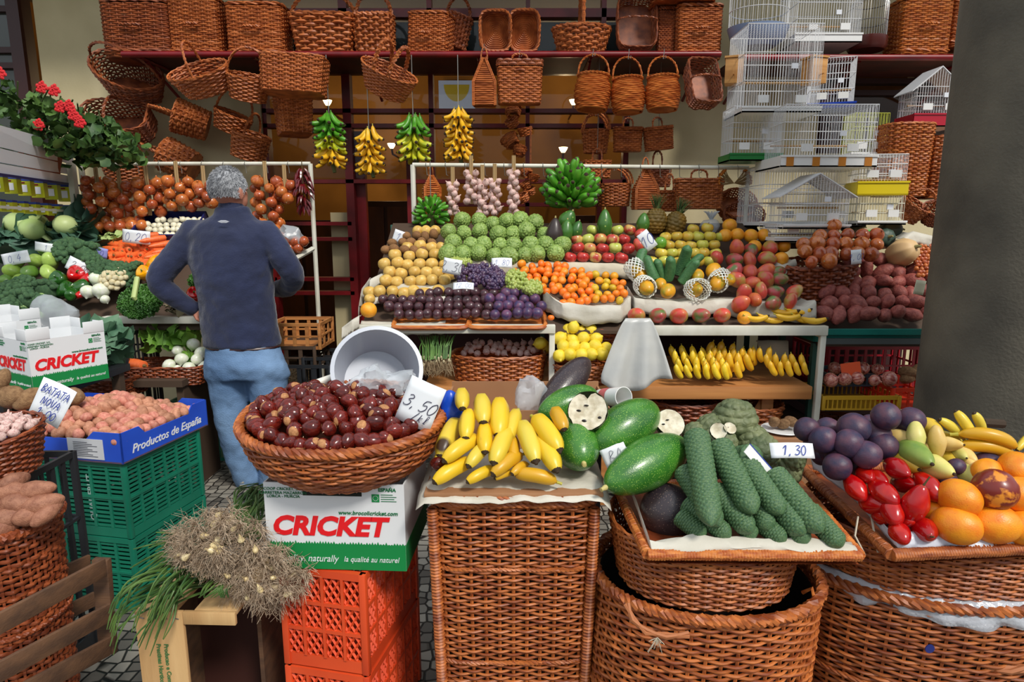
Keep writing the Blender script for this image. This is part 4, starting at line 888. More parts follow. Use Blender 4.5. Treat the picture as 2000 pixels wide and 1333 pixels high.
heap(P_orange,[(505,1490,1545),(490,1470,1542),(470,1420,1540),(450,1400,1480),(438,1404,1436)],CB(.06),0,26,'yellow-orange orange','orange heap by the cages','oranges on the stand',rot='up',vstep=.76)
heap(P_mango,[(590,1436,1565),(562,1425,1560),(538,1432,1530),(515,1385,1530),(488,1415,1510)],CB(.06),0,31,'reddish green mango','mango heap','mangoes on the stand',vstep=.72,scj=.1)
heap(P_mango[:2],[(617,1232,1440)],CB(.02),0,41,'large red mango','front row on white beam','mangoes on the front beam',jit=.03,sc=.92,rot='face')
P_orange[0].put(at(1454,621,CB(.02)(621)),(0,0,0),S(14,at(1454,621,3.1)),'orange fruit with dark scar at right of the front mangoes')
P_mand[0].put(at(1076,621,3.13),(0,0,0),S(7,at(1076,621,3.1)),'single tangerine on the white post top')
P_orange[0].put(at(720,606,CB(.03)(606)),(0,0,0),S(16,at(720,606,3.2)),'single orange at left corner of the white stand')
P_guava[0].put(at(722,584,CB(.03)(584)),(0,0,0),S(11,at(720,606,3.2)),'yellowish tan pear just above the corner orange')
# avocados standing
M_avo=mat('avocado_green',srgb(44,92,34),.35,srgb(70,120,44),ns=2,spots=srgb(150,180,90),sps=26,spt=.09,bump=.08,bs=30,coat=.15); M_avod=mat('avocado_dark',srgb(54,42,40),.4,srgb(72,80,44),ns=1.0,lo=.5,hi=.8,spots=srgb(120,104,90),sps=26,spt=.07,bump=.08,bs=30,coat=.1)
def avo(label,p,r,L,m,rot,stem=True,top=.72,n=36,group=None):
    t=thing('avocado',label,'avocado',p,rot,group); part('fruit',MB().lathe([(a*r,b*L) for a,b in sphere_prof(20,1,1,0,0,top,1)],n).warp(lambda v:v),m,t)
    if stem: part('stem',MB().lathe([(.0,L*.97),(.09*r,L*.98),(.11*r,L*1.03),(.07*r,L*1.09),(.09*r,L*1.12),(0,L*1.13)],10),mat('avocado_stem',srgb(190,176,110),.6),t)
    return t
for lab,cx,cy,wp,hp,m,rt in (('large dark avocado standing right of the custard apples',1083,457,34,62,M_avod,(0,.05,0)),('green avocado standing behind the dark one',1106,452,28,46,M_avo,(0,.1,0)),
  ('green avocado leaning at the back left of red apples',1126,450,24,38,M_avo,(0,.3,0)),('tall green avocado standing behind the red apples',1181,438,30,58,M_avo,(0,0,0)),('green avocado behind the custard apples',1108,430,34,42,M_avo,(.3,.5,0)),('green avocado just left of the pineapples',1256,436,26,40,M_avo,(0,.1,0))):
    p=at(cx,cy,CB(.08)(cy+8)); avo(lab,p,S(wp/2,p),S(hp/2,p),m,rt)
p=at(1281,432,3.98); pineapple('pineapple standing upright behind the yellow apples, the left one',p,S(20,p),(0,.05,0))
p=at(1318,438,4.0); pineapple('pineapple leaning right behind the yellow apples, the right one',p,S(20,p),(.1,.35,0))
# grapes
def grapes(label,cx,cy,wp,hp,m,r,n,Yf):
    p=at(cx,cy,Yf); t=thing('grape_bunch',label,'grapes',p); a=S(wp/2,p); b=S(hp/2,p); mb=MB()
    for k in range(n):
        u=rnd.uniform(0,6.28); q=math.sqrt(rnd.random()); x=a*q*math.cos(u); z=b*q*math.sin(u); y=.6*z-.028*math.sqrt(max(0,1-q*q))*2+rnd.uniform(-.006,.006)
        mb.ell((x,y,z),(r,r,r*1.12),9,6)
    part('berries',mb,m,t,kind='stuff'); part('stalk',MB().tube([(-a*.5,-.03,b*.3),(0,-.05,0),(a*.6,-.04,-b*.3)],.003,5),mat('grape_stalk',srgb(110,110,50),.7),t); return t
GP=mat('grape_purple',srgb(84,56,82),.35,srgb(66,52,88),ns=40,nd=1,coat=.2); GG=mat('grape_green',srgb(150,168,76),.25,srgb(172,182,96),ns=40,sss=.1,coat=.2)
for k,(cx,cy,wp,hp,m) in enumerate(((915,540,54,44,GP),(948,532,60,36,GP),(965,545,48,40,GP),(1008,548,44,40,GG),(1040,562,40,26,GG),(898,512,44,14,GG))):
    grapes(('purple','green')[m is GG]+' grape bunch, '+ORD[k]+' from left counting the purple then green ones',cx,cy,wp,hp,m,.011,110,CB(.06)(cy+4))
# standing cucumber-like delicious monster fruits
M_mon=mat('monstera_fruit',srgb(58,104,62),.5,srgb(78,128,76),ns=2.4,lo=.3,hi=.75,bump=.15,bs=40)
def hexfruit(r,L,n=72,k=110,bend=0,taper=.75,amp=.05,rows=26,cols=14):
    mb=MB(); G=[]
    for i in range(k+1):
        t=i/k; z=(t-.5)*L; e=min(t/.07,1); f=min((1-t)/.16,1); rr=r*(math.sin(e*PI/2)**.6)*(math.sin(f*PI/2)**.7)*(1-(1-taper)*t**1.5)
        q=t*rows; row=[]
        for j in range(n):
            c=j/n*cols+(.5 if int(q)%2 else 0); u=q-int(q)-.5; w=c-math.floor(c)-.5; d=max(abs(w)*1.0,abs(u)*.9+abs(w)*.45)*2
            h=amp*r*(1-max(0,min(1,d))**4)*min(1,e*f)
            a=2*PI*j/n; row.append(((rr+h)*math.cos(a)+bend*(t-.5)**2*L,(rr+h)*math.sin(a),z))
        G.append(row)
    mb.grid(G,cv=True); return mb
M_hex=hexfruit(1,5.0,48,70,.25).mesh('monstera_fruit',M_mon,ang=80)
def monst(label,p,r,L,rot,me=None,group=None):
    o=solo('monstera_fruit',me or M_hex,None,label,'monstera fruit',p,rot,group); o.scale=(r,r,L/5); return o
for k,(cx,cy,wp,hp,ry) in enumerate(((1251,505,22,44,14),(1270,524,20,54,-5),(1289,528,19,48,-3),(1309,525,22,54,-4),(1336,508,24,66,12),(1346,530,20,58,28),(1356,512,18,46,42))):
    p=at(cx,cy,CB(.07)(cy+12)-.03*(k%2)); monst('long scaly green monstera fruit standing behind papayas, %s from left'%ORD[k],p,S(wp/2,p),S(hp,p),(R(-22),R(ry),k),group='monstera fruits on the stand')
# papayas in foam nets
NET=mat('foam_net',srgb(228,232,224),.6)
def netmb(r,L,n=14,k=9,th=.003):
    mb=MB()
    for s in (1,-1):
        for j in range(n):
            mb.tube([(r*(1+.12*math.sin(PI*t))*math.cos(2*PI*j/n+s*t*1.6),r*(1+.12*math.sin(PI*t))*math.sin(2*PI*j/n+s*t*1.6),(t-.5)*L) for t in np.linspace(0,1,k)],th,4)
    return mb
def papaya(label,cx,cy,wp,Y,rot,net=True,lw=1.25):
    p=at(cx,cy,Y); r=S(wp/2,p); o=P_papaya[0].put(p,tuple(R(q) for q in rot),r,label); 
    if net:
        s=solo('foam_net',netmb(r*1.02,r*2.1),NET,'white foam net sleeve around the '+label,'foam net',p,tuple(R(q) for q in rot)); 
        s.location=p+Euler(tuple(R(q) for q in rot)).to_matrix()@Vector((0,0,r*.55))
    return o
for lab,cx,cy,wp,rot in (('papaya pointing up left',1247,534,34,(-40,-35,0)),('stickered papaya at left front',1262,562,36,(-80,-30,0)),('small papaya between the front two',1290,554,28,(-70,10,0)),('papaya lying on paper',1305,568,36,(-60,60,0)),('netted papaya facing straight to the front',1357,566,38,(84,0,10)),('green papaya pointing up right',1402,552,36,(-50,55,0))):
    papaya(lab,cx,cy,wp,CB(.05)(cy+6),rot,net='paper' not in lab and 'small' not in lab)
for lab,cx,cy,wp,rot in (('bare orange papaya above the front one',1362,538,32,(-60,40,0)),('bare large papaya before the mangoes',1394,528,36,(-50,50,0)),('bare papaya right of the green one',1424,546,28,(-80,0,0))): papaya(lab,cx,cy,wp,CB(.08)(cy),rot,False)
# papers and trays
def edge(pts,YF): return [at(x,y,YF(y)) for x,y in pts]
paper('paper_liner','white paper edge under the tan pear heap',edge([(722,548),(745,536),(770,556),(835,562),(880,556),(905,545)],CB(.03)),.05,PAPER,seed=1,back=.2)
paper('paper_liner','white paper lining the left corner of the stand',edge([(700,600),(706,566),(722,545)],CB(.0)),.06,PAPER,seed=2)
paper('paper_liner','white paper strip under the lower pear row',edge([(712,588),(745,582),(800,586),(870,580)],CB(.02)),.025,PAPER,seed=3)
paper('paper_liner','white paper edge below custard apples and red apples',edge([(880,508),(960,512),(1050,512),(1150,516),(1240,518)],CB(.04)),.07,KRAFT,seed=4,back=.25,n=60)
paper('paper_liner','thick folded white paper round the tangerine basket',edge([(1060,566),(1080,582),(1100,594),(1160,600),(1215,598),(1232,580)],CB(.06)),.085,PAPER,seed=5,back=.2,n=60)
paper('paper_liner','white paper edge under the papayas and mangoes',edge([(1225,560),(1240,584),(1330,592),(1420,586),(1500,592),(1575,602),(1594,590)],CB(.04)),.075,PAPER,seed=6,back=.2,n=70)
paper('paper_liner','white paper at right of the orange heap',edge([(1500,505),(1530,520),(1555,508)],CB(.05)),.06,PAPER,seed=7)
paper('paper_liner','crumpled white paper hanging off the left front beam',edge([(705,630),(760,632),(830,632),(870,630)],CB(-.02)),.055,PAPER,seed=8,back=.05)
paper('paper_liner','white paper corner poking out left of the stand',[at(668,640,3.05),at(690,625,3.08),at(702,618,3.1)],.06,PAPER,seed=9,back=.05)
for cx,x0,x1,lab in ((838,765,913,'flat cane tray of dark passion fruit, left'),(990,915,1066,'flat cane tray of plums, right')):
    p0=at(x0,624,3.08); p1=at(x1,624,3.08); w_=(p1.x-p0.x)/2; t=thing('cane_tray',lab+' on the front beam','tray',((p0.x+p1.x)/2,3.22,p0.z-.01),(R(12),0,0))
    part('rim',MB().tube(loop(w_,.15,.0,10,120)*1.0,.012,6,closed=True).noise(.002,90),WO,t,label='cane wrapped rim'); part('base',base_disc(w_*.97,.14,-.008,10),WO,t)
# tangerine basket body
p=at(1158,606,3.25); t=basket('fruit_basket','wicker basket under the folded paper holding tangerines',(p.x,3.36,.93),(R(14),0,0),a=.215,b=.2,h=.1,e=3,fl=1.15,rows=8,stakes=26,mat_=WD)
# front bananas at right
def hand(label,p,L,n,spread,rot,kind='y',curv=.35,fat=.2,rows=1,name='banana_bunch',sc=1):
    t=thing(name,label,'bananas',p,rot)
    for r_ in range(rows):
        for i in range(n):
            f=(i-(n-1)/2); o=bpy.data.objects.new('banana',banme(kind,curv,fat)); COL.objects.link(o); o.parent=t
            a=f*spread/n
            o.matrix_basis=Matrix.Translation((f*L*fat*1.9,-r_*L*fat*1.6,-r_*L*.25+abs(f)*.0))@Matrix.Rotation(a,4,'Y')@Matrix.Rotation(PI/2+R(8)*r_,4,'Y')@Matrix.Rotation(PI,4,'X')@Matrix.Scale(L*rnd.uniform(.9,1.08),4)@Matrix.Translation((0,0,-.3))
    part('crown',MB().ell((0,0,L*1.08),(L*fat*n*.55,L*.16,L*.12),10,6),mat('banana_crown',srgb(120,96,44),.7),t); return t
for k,(cx,cy,rz) in enumerate(((1478,624,80),(1505,626,60),(1540,622,70),(1570,626,75),(1590,628,60))):
    o=solo('banana',banme('r',.3,.22),None,'small ripe banana at the right end of the front beam, %s from left'%ORD[k],'banana',at(cx,cy,3.12+.02*(k%2)),(R(8),R(10*(k%2)),R(rz-70))); s=S(26,at(cx,cy,3.12)); o.scale=(s,s,s)
for k,(cx,cy,rz) in enumerate(((1560,612,10),(1532,612,-30))):
    o=solo('banana',banme('r',.3,.22),None,('upper','upper left')[k]+' small ripe banana stacked on the front beam row','banana',at(cx,cy,3.18),(R(8),0,R(rz))); s=S(28,at(cx,cy,3.18)); o.scale=(s,s,s)
# shelf below: garlic, lemons, bananas
p=at(974,706,3.2); t=basket('garlic_basket','oval wicker basket of loose garlic on the plank shelf',(p.x,3.25,.735),a=S(92,p),b=.16,h=.13,e=2.6,fl=1.08,rows=11,stakes=36,mat_=WK)
heap(P_garlic,[(688,905,1050),(680,900,1054),(672,912,1048)],lambda y:3.25+(688-y)*.008,0,13.5,'white garlic bulb','oval garlic basket','garlic bulbs in the oval basket',jit=.25)
p=at(1135,705,3.2); t=basket('lemon_basket','round wicker basket heaped with lemons on the shelf',(p.x,3.17,.71),a=S(64,p),b=.13,h=.11,e=2.1,fl=1.25,rows=10,stakes=28,mat_=WK)
heap(P_lemon,[(693,1085,1190),(678,1085,1192),(660,1088,1180),(648,1096,1160)],lambda y:3.06+(693-y)*.0025,0,23,'yellow lemon','lemon basket','lemons in the round basket',vstep=.7,sc=1.05)
P_lemon[0].put(at(1056,671,3.2),(0,1.4,0),S(13,at(1056,671,3.2)),'lemon left of the white post, touching the garlic basket')
P_lemon[1].put(at(1072,680,3.3),(0,1.4,.5),S(12,at(1056,671,3.2)),'lemon half hidden behind the white middle post')
P_lemon[0].put(at(1120,640,3.15),(0,.4,0),S(12,at(1056,671,3.2)),'topmost lemon of the round basket')
def bheap(label,rows,Y,grp,kind='y',L=20,fat=.37):
    for i,(py,x0,x1,n,tl) in enumerate(rows):
        for j in range(n):
            px=x0+(x1-x0)*(j+.5)/n; p=at(px,py,Y+.05*i); o=solo('banana',banme(kind,.25,fat),None,f'small banana, {ordn(j)} from left, {ordn(i)} row up, {label}','banana',p,(R(-15+rnd.uniform(-10,10)),R(68+rnd.uniform(-8,8)+tl),R(rnd.uniform(-25,25))),grp); s=S(L,p)*rnd.uniform(.9,1.1); o.scale=(s,s,s)
bheap('shelf under mangoes',[(728,1315,1425,6,0),(715,1318,1420,6,0),(702,1310,1415,6,0),(692,1305,1385,4,-10)],3.05,'bananas on the plank shelf','y',16)
bheap('middle of plank shelf',[(725,1372,1450,4,0),(710,1380,1470,5,0),(698,1385,1480,5,10),(688,1375,1440,3,20)],3.08,'bananas on the plank shelf','r',19)
bheap('right of plank shelf',[(722,1500,1580,5,0),(708,1490,1575,5,0),(695,1440,1510,4,10)],3.06,'bananas on the plank shelf','r',16)
# hanging thin plastic bags
PLAS=mat('plastic_film',srgb(215,222,228),.28,alpha=.55,spec=.7,bump=.3,bs=14,srgb=None) if 0 else mat('plastic_film',srgb(215,222,228),.28,alpha=.42,spec=.8,bump=.5,bs=22)
PLASW=mat('plastic_white',srgb(214,214,208),.35,srgb(196,198,196),ns=6,alpha=.82,spec=.6,bump=.3,bs=12)
mb=MB(); G=[]
for i in range(15):
    v=i/14; row=[]; x0=1222-52*v**.8+ (0 if v<.9 else 6*(v-.9)*10); x1=1270+42*v**.75
    for j in range(22):
        u=j/21; yy=622+ (135+12*math.sin(u*5))*v*(1-.1*abs(u-.5)); p=at(x0+(x1-x0)*u,yy,2.98-.05*v); row.append((p.x,p.y+.022*math.sin(u*15+v*2)*v+.0,p.z))
    G.append(row)
mb.grid(G); o=solo('plastic_bag',mb,PLASW,'milky white plastic bag sheaf hanging from the middle of the stand','plastic bag'); md=o.modifiers.new('s','SOLIDIFY'); md.thickness=.0015
# spring onion bunch on shelf
def rootbunch(label,cx,cy,wp,hp,Y,n=60):
    p=at(cx,cy,Y); a=S(wp/2,p); h=S(hp,p); t=thing('spring_onions',label,'spring onions',p); mb=MB(); 
    for k in range(n):
        x=rnd.uniform(-a,a); y=rnd.uniform(-.05,.05); z=-h*.05+rnd.uniform(-.02,.02); q=rnd.uniform(.004,.007); part_=0
        mb.ell((x,y,z),(q,q,q*1.5),6,4)
    part('bulbs',mb,mat('bulb_pale',srgb(200,186,150),.5),t,kind='stuff'); mb=MB()
    for k in range(n):
        x=rnd.uniform(-a,a); y=rnd.uniform(-.05,.05); mb.tube([(x,y,0),(x*1.05,y+.03,h*.3),(x*1.2+rnd.uniform(-.03,.03),y+.08,h*.55)],[.003,.002,.001],3)
    part('leaves',mb,mat('onion_leaf',srgb(70,112,50),.5,srgb(100,140,60),ns=20),t,kind='stuff'); mb=MB()
    for k in range(n*4):
        x=rnd.uniform(-a,a)*1.05; y=rnd.uniform(-.06,.06); z=-h*.05; mb.tube([(x,y,z),(x+rnd.uniform(-.015,.015),y-.01,z-h*.18),(x+rnd.uniform(-.03,.03),y-.015,z-h*rnd.uniform(.2,.42))],.0011,3)
    part('roots',mb,mat('root_brown',srgb(150,128,98),.9),t,kind='stuff'); return t
rootbunch('leafy spring onion bunch with roots at left end of plank shelf',850,700,60,74,3.1)
# lowest level: onion net and garlic
p=at(1330,812,3.3); t=basket('onion_basket','shallow wicker basket of small onions on the lowest level',(p.x,3.3,.5),a=S(72,p),b=.2,h=.1,e=2.4,rows=7,stakes=26,mat_=WD)
heap(P_onion,[(826,1275,1392),(812,1270,1388),(800,1275,1375),(792,1285,1350)],lambda y:3.2+(826-y)*.01,0,11,'tiny golden onion','low basket','tiny onions on the lowest level',jit=.2)
p=at(1455,825,3.3); t=basket('garlic_basket','shallow wicker basket of garlic on the lowest level, right',(p.x,3.3,.47),a=S(62,p),b=.2,h=.12,e=2.4,rows=8,stakes=26,mat_=WK)
heap(P_garlic,[(826,1410,1505),(812,1400,1500),(798,1398,1485),(786,1400,1460)],lambda y:3.2+(826-y)*.009,0,15,'pinkish garlic bulb','low basket','garlic bulbs on the lowest level',jit=.2)
t=thing('low_bench','dark wooden bench carrying the lowest baskets','bench',(at(1400,850,3.3).x,3.35,0)); part('top',MB().b2(-.45,.52,-.28,.28,.39,.415),BOARD,t)
for x in(-.42,.49):
    for y in(-.25,.25): part('leg',MB().b2(x-.02,x+.02,y-.02,y+.02,0,.39),BOARD,t)
# hanging green and yellow banana stems
zh=ZS-.03
stem_bunch('banana stem, green above and yellow below, hung leftmost in window',645,278,56,96,4.35,lambda f:'g' if f<.5 else ('gy' if f<.75 else 'r'),7,9,zh)
stem_bunch('golden banana stem hung right of the two-coloured stem',722,300,52,76,4.35,lambda f:'r',5,9,zh)
stem_bunch('mostly green banana stem hung third from left in window',808,276,60,72,4.35,lambda f:'g' if f<.45 else 'gy',5,9,zh)
stem_bunch('tall golden banana stem hung right of the mostly green stem',896,268,52,92,4.35,lambda f:'r',7,9,zh)
green_bush('small dark green banana stem at left of the rail',842,420,70,64,4.1,44,.1,1.83)
green_bush('large bright green banana stem hung on the rail centre',1115,380,112,112,4.1,80,.5,1.83)
# garlic braids
def braid(name,cat,label,cx,y0,y1,wp,Y,protos,r,top=None,stalk=True):
    p=at(cx,y0,Y); q=at(cx,y1,Y); h=p.z-q.z; w_=S(wp/2,p); t=thing(name,label,cat,p); n=int(h/(r*1.15)); k=0
    for i in range(n):
        z=-r-(h-2*r)*i/max(1,n-1)
        for s in range(max(2,round(w_/r))):
            a=s*2*PI/max(2,round(w_/r))+i*1.1; src=pick(protos).root
            o=bpy.data.objects.new('bulb',src.data); COL.objects.link(o); o.parent=t; rr=r*rnd.uniform(.85,1.1)
            o.location=((w_-r*.75)*math.cos(a),(w_-r*.75)*math.sin(a)*.8,z); o.rotation_euler=(rnd.uniform(-1.2,1.2),rnd.uniform(-1.2,1.2),a); o.scale=(rr,rr,rr)
    part('stalks',rope(MB(),[(0,0,.0+(top or .08)),(0,0,0),(.004,0,-h*.5),(0,0,-h*.95)],.012,3,6,False,5),mat('dry_stalk',srgb(170,140,96),.8),t); return t
for cx,y0,y1,wp,lab in ((884,352,424,26,'short garlic braid hung leftmost on the rail'),(920,330,402,30,'thick garlic braid hung second on the rail'),(942,348,424,26,'garlic braid hung third on the rail, lower'),(966,346,424,28,'garlic braid hung fourth on the rail'),(1003,330,432,26,'longest garlic braid hung rightmost, beside the ornaments')):
    braid('garlic_braid','garlic',lab,cx,y0,y1,wp,4.12,P_garlic,.026)
# dried flower bundle
p=at(1434,355,4.15); t=thing('dried_flowers','fan of dried orange flowers tied at right end of the rail','dried flowers',p); mb=MB(); m2=MB()
for k in range(120):
    s=1 if k%2 else -1; a=rnd.uniform(-.55,.55)+(.35*s); x=s*.10*math.cos(a)*1.0; z=.10*math.sin(a)*s*.9+.0; mb.tube([(0,0,-.01),(x*.6,rnd.uniform(-.02,.02),z*.6-.01),(x,rnd.uniform(-.03,.03),z)],.0015,3); m2.ell((x,rnd.uniform(-.03,.03),z),(.008,.008,.008),5,3)
part('stems',mb,mat('dry_stalk',srgb(170,140,96),.8),t,kind='stuff'); part('blooms',m2,mat('dry_orange',srgb(190,110,30),.8),t,kind='stuff')
# knotted clear bag
p=at(1389,432,4.05); t=thing('plastic_bag','small knotted clear plastic bag behind the yellow apples','plastic bag',p); mb=MB().ell((0,0,-.03),(.06,.05,.045),16,9).noise(.02,25)
for k in range(14): a=k*.45; mb.tube([(0,0,.01),(.03*math.cos(a),.02*math.sin(a),.05),(.05*math.cos(a),.03*math.sin(a),.06)],[.008,.006,.002],4)
part('film',mb,PLAS,t)
# price signs on the stand
tag('white sign with 2,30 stuck in the tan pear heap',883,521,3.30,36,30,'2,30',(0,10,-4),INKK,hf=.6); tag('white sign with 12,0 lying on the purple grapes',905,558,3.2,40,16,'12,00',(-40,0,0),hf=.6); tag('notched white sign behind the purple grapes',980,513,3.42,40,20,'1,80',(-25,0,0)); tag('pale sign leaning between red and yellow apples',1264,470,3.55,24,38,'10',(0,-38,0)); tag('white folded sign at back left of the kiwis',778,462,3.8,20,24,'1',(0,20,0)); tag('pale sign lying on top of the custard apples',946,432,3.9,26,8,'2,00',(-40,10,0))
# ---------------------------------------------------------------- the vegetable stand at left
LB=bed(3.6,.94,.77)
t=thing('vegetable_stand','white framed sloping vegetable stand at left with a hook rail','stand',(-1.8,4.0,0))
def WL(x0,x1,y0,y1,z0,z1,name,m,bev=.003): return part(name,MB().b2(x0+1.8,x1+1.8,y0-4,y1-4,z0,z1,bev=bev),m,t)
xl=-3.1; xr=at(612,620,3.6).x; xs=at(205,620,3.6).x
xr2=at(540,520,3.9).x; xf=at(430,620,3.6).x
WL(xs,xf,3.57,3.62,.90,.94,'front_beam',WM)
for x in (xs,xf): WL(x-.014,x+.014,3.58,3.61,0,.93,'post',WM)
def plL(Y): return .94+(Y-3.6)*.77
mb=MB(); mb.add([(xl+1.8,-.4,plL(3.6)-.06),(xf+1.8,-.4,plL(3.6)-.06),(xr2+1.8,.32,plL(4.32)-.06),(xl+1.8,.32,plL(4.32)-.06),(xl+1.8,-.4,plL(3.6)-.08),(xf+1.8,-.4,plL(3.6)-.08),(xr2+1.8,.32,plL(4.32)-.08),(xl+1.8,.32,plL(4.32)-.08)],[[0,1,2,3],[7,6,5,4],[0,4,5,1],[3,2,6,7],[0,3,7,4],[1,5,6,2]]); part('sloping_bed',mb,BOARD,t)
Q=Vector((1.8,-4,0)); A=at(158,320,4.3)+Q; B=at(606,320,4.3)+Q
part('hook_rail',MB().tube([A,B],.013,10),WM,t); part('rail_post',MB().tube([B,(B.x,B.y,0)],.015,8),WM,t); part('rail_post',MB().tube([A,(A.x,A.y,1.2)],.018,8),WM,t)
qa=at(611,486,4.25)+Q; qb=at(566,512,4.0)+Q; part('side_beam',MB().tube([qa,qb],.016,6),WM,t); part('side_tray',MB().add([tuple(qa),tuple(qb),(qb.x-.25,qb.y,qb.z),(qa.x-.3,qa.y,qa.z),(qa.x,qa.y,qa.z-.02),(qb.x,qb.y,qb.z-.02),(qb.x-.25,qb.y,qb.z-.02),(qa.x-.3,qa.y,qa.z-.02)],[[0,1,2,3],[7,6,5,4],[0,4,5,1],[2,6,7,3]]),BOARD,t)
part('corner_board',MB().b2(at(141,370,4.25).x+1.8,at(152,370,4.25).x+1.8,.22,.26,at(150,420,4.25).z,at(150,318,4.25).z),WM,t)
for px in range(185,600,42):
    q=A.lerp(B,(px-158)/448); part('rail_hook',MB().tube([q+Vector((0,0,.018)),q+Vector((0,-.018,0)),q+Vector((.004,-.006,-.03)),q+Vector((.006,-.006,-.06))],.0022,4),mat('hook_wire',srgb(150,150,145),.35,metal=.6),t)
part('front_panel',MB().b2(xl+1.8,xs+1.8,-.36,-.34,0,.86),mat('front_panel_black',srgb(28,28,32),.9),t)  # plain dark panel across the front below the bed
for cx,y0,y1,wp,lab in ((188,342,420,62,'fat onion braid hung leftmost at the vegetable stand'),(233,352,428,46,'onion braid hung second from left, beside the fat one'),(286,346,425,58,'onion braid hung third from left on the left rail'),(345,343,415,60,'onion braid hung fourth from left on the left rail'),(398,352,408,40,'onion braid hung just left of the man\'s head'),(518,343,474,60,'long onion braid hung right of the man\'s head'),(556,350,400,40,'thin onion braid hung between the long braid and chillies')):
    braid('onion_braid','onions',lab,cx,y0,y1,wp,4.24,P_onion,.038,.09)
p=at(590,332,4.25); t=thing('chilli_bunch','dark red dried chilli string hung at right end of left rail','chillies',p); mb=MB()
for k in range(70):
    a=rnd.uniform(0,6.28); z=-rnd.uniform(0,.26); r=.03+.025*math.sin(-z/.26*PI); x,y=r*math.cos(a),r*math.sin(a); mb.tube([(x*.5,y*.5,z+.02),(x,y,z),(x*1.3,y*1.3,z-.035)],[.006,.009,.002],5)
part('pods',mb,mat('chilli_skin',srgb(110,18,26),.25,srgb(80,14,20),ns=30,coat=.3),t); part('string',MB().tube([(0,0,.06),(0,0,-.25)],.003,4),STEM,t)
# heaps
heap(P_onion,[(443,145,290),(430,150,280),(420,165,270)],LB(.05),0,21,'golden onion','pile below the braids','onions piled on the left stand',jit=.2)
heap(P_wonion,[(460,285,372),(448,282,378),(438,285,388),(430,300,395)],LB(.05),0,12,'small white onion','blue crate','white onions in the blue crate',jit=.15)
t=thing('vegetable_crate','dark blue plastic crate of small white onions','crate',at(333,448,LB(.0)(452)),(R(36),0,0)); mb=MB()
a,b=S(62,t.location),.13
for x0,x1,y0,y1 in ((-a,a,-b,-b+.01),(-a,a,b-.01,b),(-a,-a+.01,-b,b),(a-.01,a,-b,b)): mb.b2(x0,x1,y0,y1,-.04,.05)
mb.b2(-a,a,-b,b,-.045,-.035); part('tub',mb,mat('navy_plastic',srgb(34,40,96),.4),t)
# carrots: ends to the viewer and long ones on top
def carr(cx,cy,r,rot,lab,Y=None): 
    p=at(cx,cy,(Y or LB(.04)(cy))); P_carrot[0].put(p,rot,(S(r,p),S(r,p),S(r,p)*.8),lab,'carrots on the left stand')
k=0
for i,(py,x0,x1,n) in enumerate(((518,240,300,6),(508,200,322,10),(497,198,325,10),(487,200,322,9),(477,215,318,8))):
    for j in range(n): carr(x0+(x1-x0)*(j+.5)/n,py,6.5,(R(-72+rnd.uniform(-12,12)) if 0 else R(100+rnd.uniform(-12,12)),0,R(rnd.uniform(-35,35)+(60 if i>2 else 0))),f'orange carrot, {ordn(j)} from left, {ordn(i)} row up, carrot heap',LB(.05)(py)+.05)
for j,(x,y,rz) in enumerate(((300,468,58),(318,478,62),(325,490,58),(285,462,50),(310,499,70))): carr(x,y,6.5,(R(82),0,R(90+rz*.5+20)),'long carrot lying across the carrot heap, %s from top'%ORD[j],LB(.1)(y))
# leafy things
KALE=mat('kale_leaf',srgb(62,98,76),.6,srgb(96,132,98),ns=5,bump=.5,bs=18,rand=.1); CABD=mat('cabbage_dark_leaf',srgb(44,76,62),.5,srgb(70,104,84),ns=3,bump=.4,bs=8,rand=.1); CABL=mat('cabbage_pale',srgb(190,206,140),.45,srgb(160,188,112),ns=3,bump=.3,bs=8); HERB=mat('herb_leaf',srgb(46,88,32),.5,srgb(74,122,46),ns=12,rand=.1); LETT=mat('lettuce_leaf',srgb(92,140,44),.5,srgb(124,168,64),ns=6,bump=.4,bs=20)
def leafy(name,cat,label,cx,cy,wp,hp,Y,m,n,L,W,curl=.4,wav=.1,core=None,up=.5,stem=None):
    p=at(cx,cy,Y); a=S(wp/2,p); h=S(hp/2,p); t=thing(name,label,cat,p)
    if core: part('head',MB().ell((0,0,0),(core,core,core*.9),18,12).noise(core*.06,14),CABL,t)
    mb=MB()
    for k in range(n):
        ang=k*2.399; q=math.sqrt((k+.5)/n); M_=Matrix.Translation((a*.75*q*math.cos(ang)*.8,a*.25*q*math.sin(ang)-.03*(1-q),h*.7*q*math.sin(ang)))@Matrix.Rotation(rnd.uniform(0,6.28),4,'Y')@Matrix.Rotation(R(rnd.uniform(-50,20)),4,'X')
        mb.join(leafmb(L*rnd.uniform(.7,1.1),W*rnd.uniform(.8,1.1),curl,6,5,wav*L,k),M_)
    o=part('leaves',mb,m,t,kind='stuff' if n>25 else None)
    if stem: part('stems',MB().tube([(0,0,0),(stem[0]*.5,-.02,stem[1]*.5),stem],.014,6),mat('leek_pale',srgb(180,196,120),.5),t)
    return t
leafy('cabbage','cabbage','pale green cabbage head at top left of the stand',38,438,70,56,LB(.08)(446),CABL,7,.12,.08,.5,.05,.085)
leafy('cabbage','cabbage','pale cabbage head right of the first, before dark leaves',64,448,60,50,LB(.1)(452),CABL,7,.12,.08,.5,.05,.075)
leafy('cabbage','cabbage','cabbage with big dark outer leaves at top of stand',128,440,130,70,LB(.1)(448),CABD,14,.2,.13,.5,.08,.07)
leafy('cabbage','cabbage','dark leafed cabbage at the left edge of the photo',20,462,110,80,LB(.08)(470),CABD,13,.2,.13,.4,.08)
leafy('cabbage','cabbage','dark cabbage leaves lying below the big dark cabbage',130,478,120,34,LB(.08)(482),CABD,12,.18,.11,.4,.08)
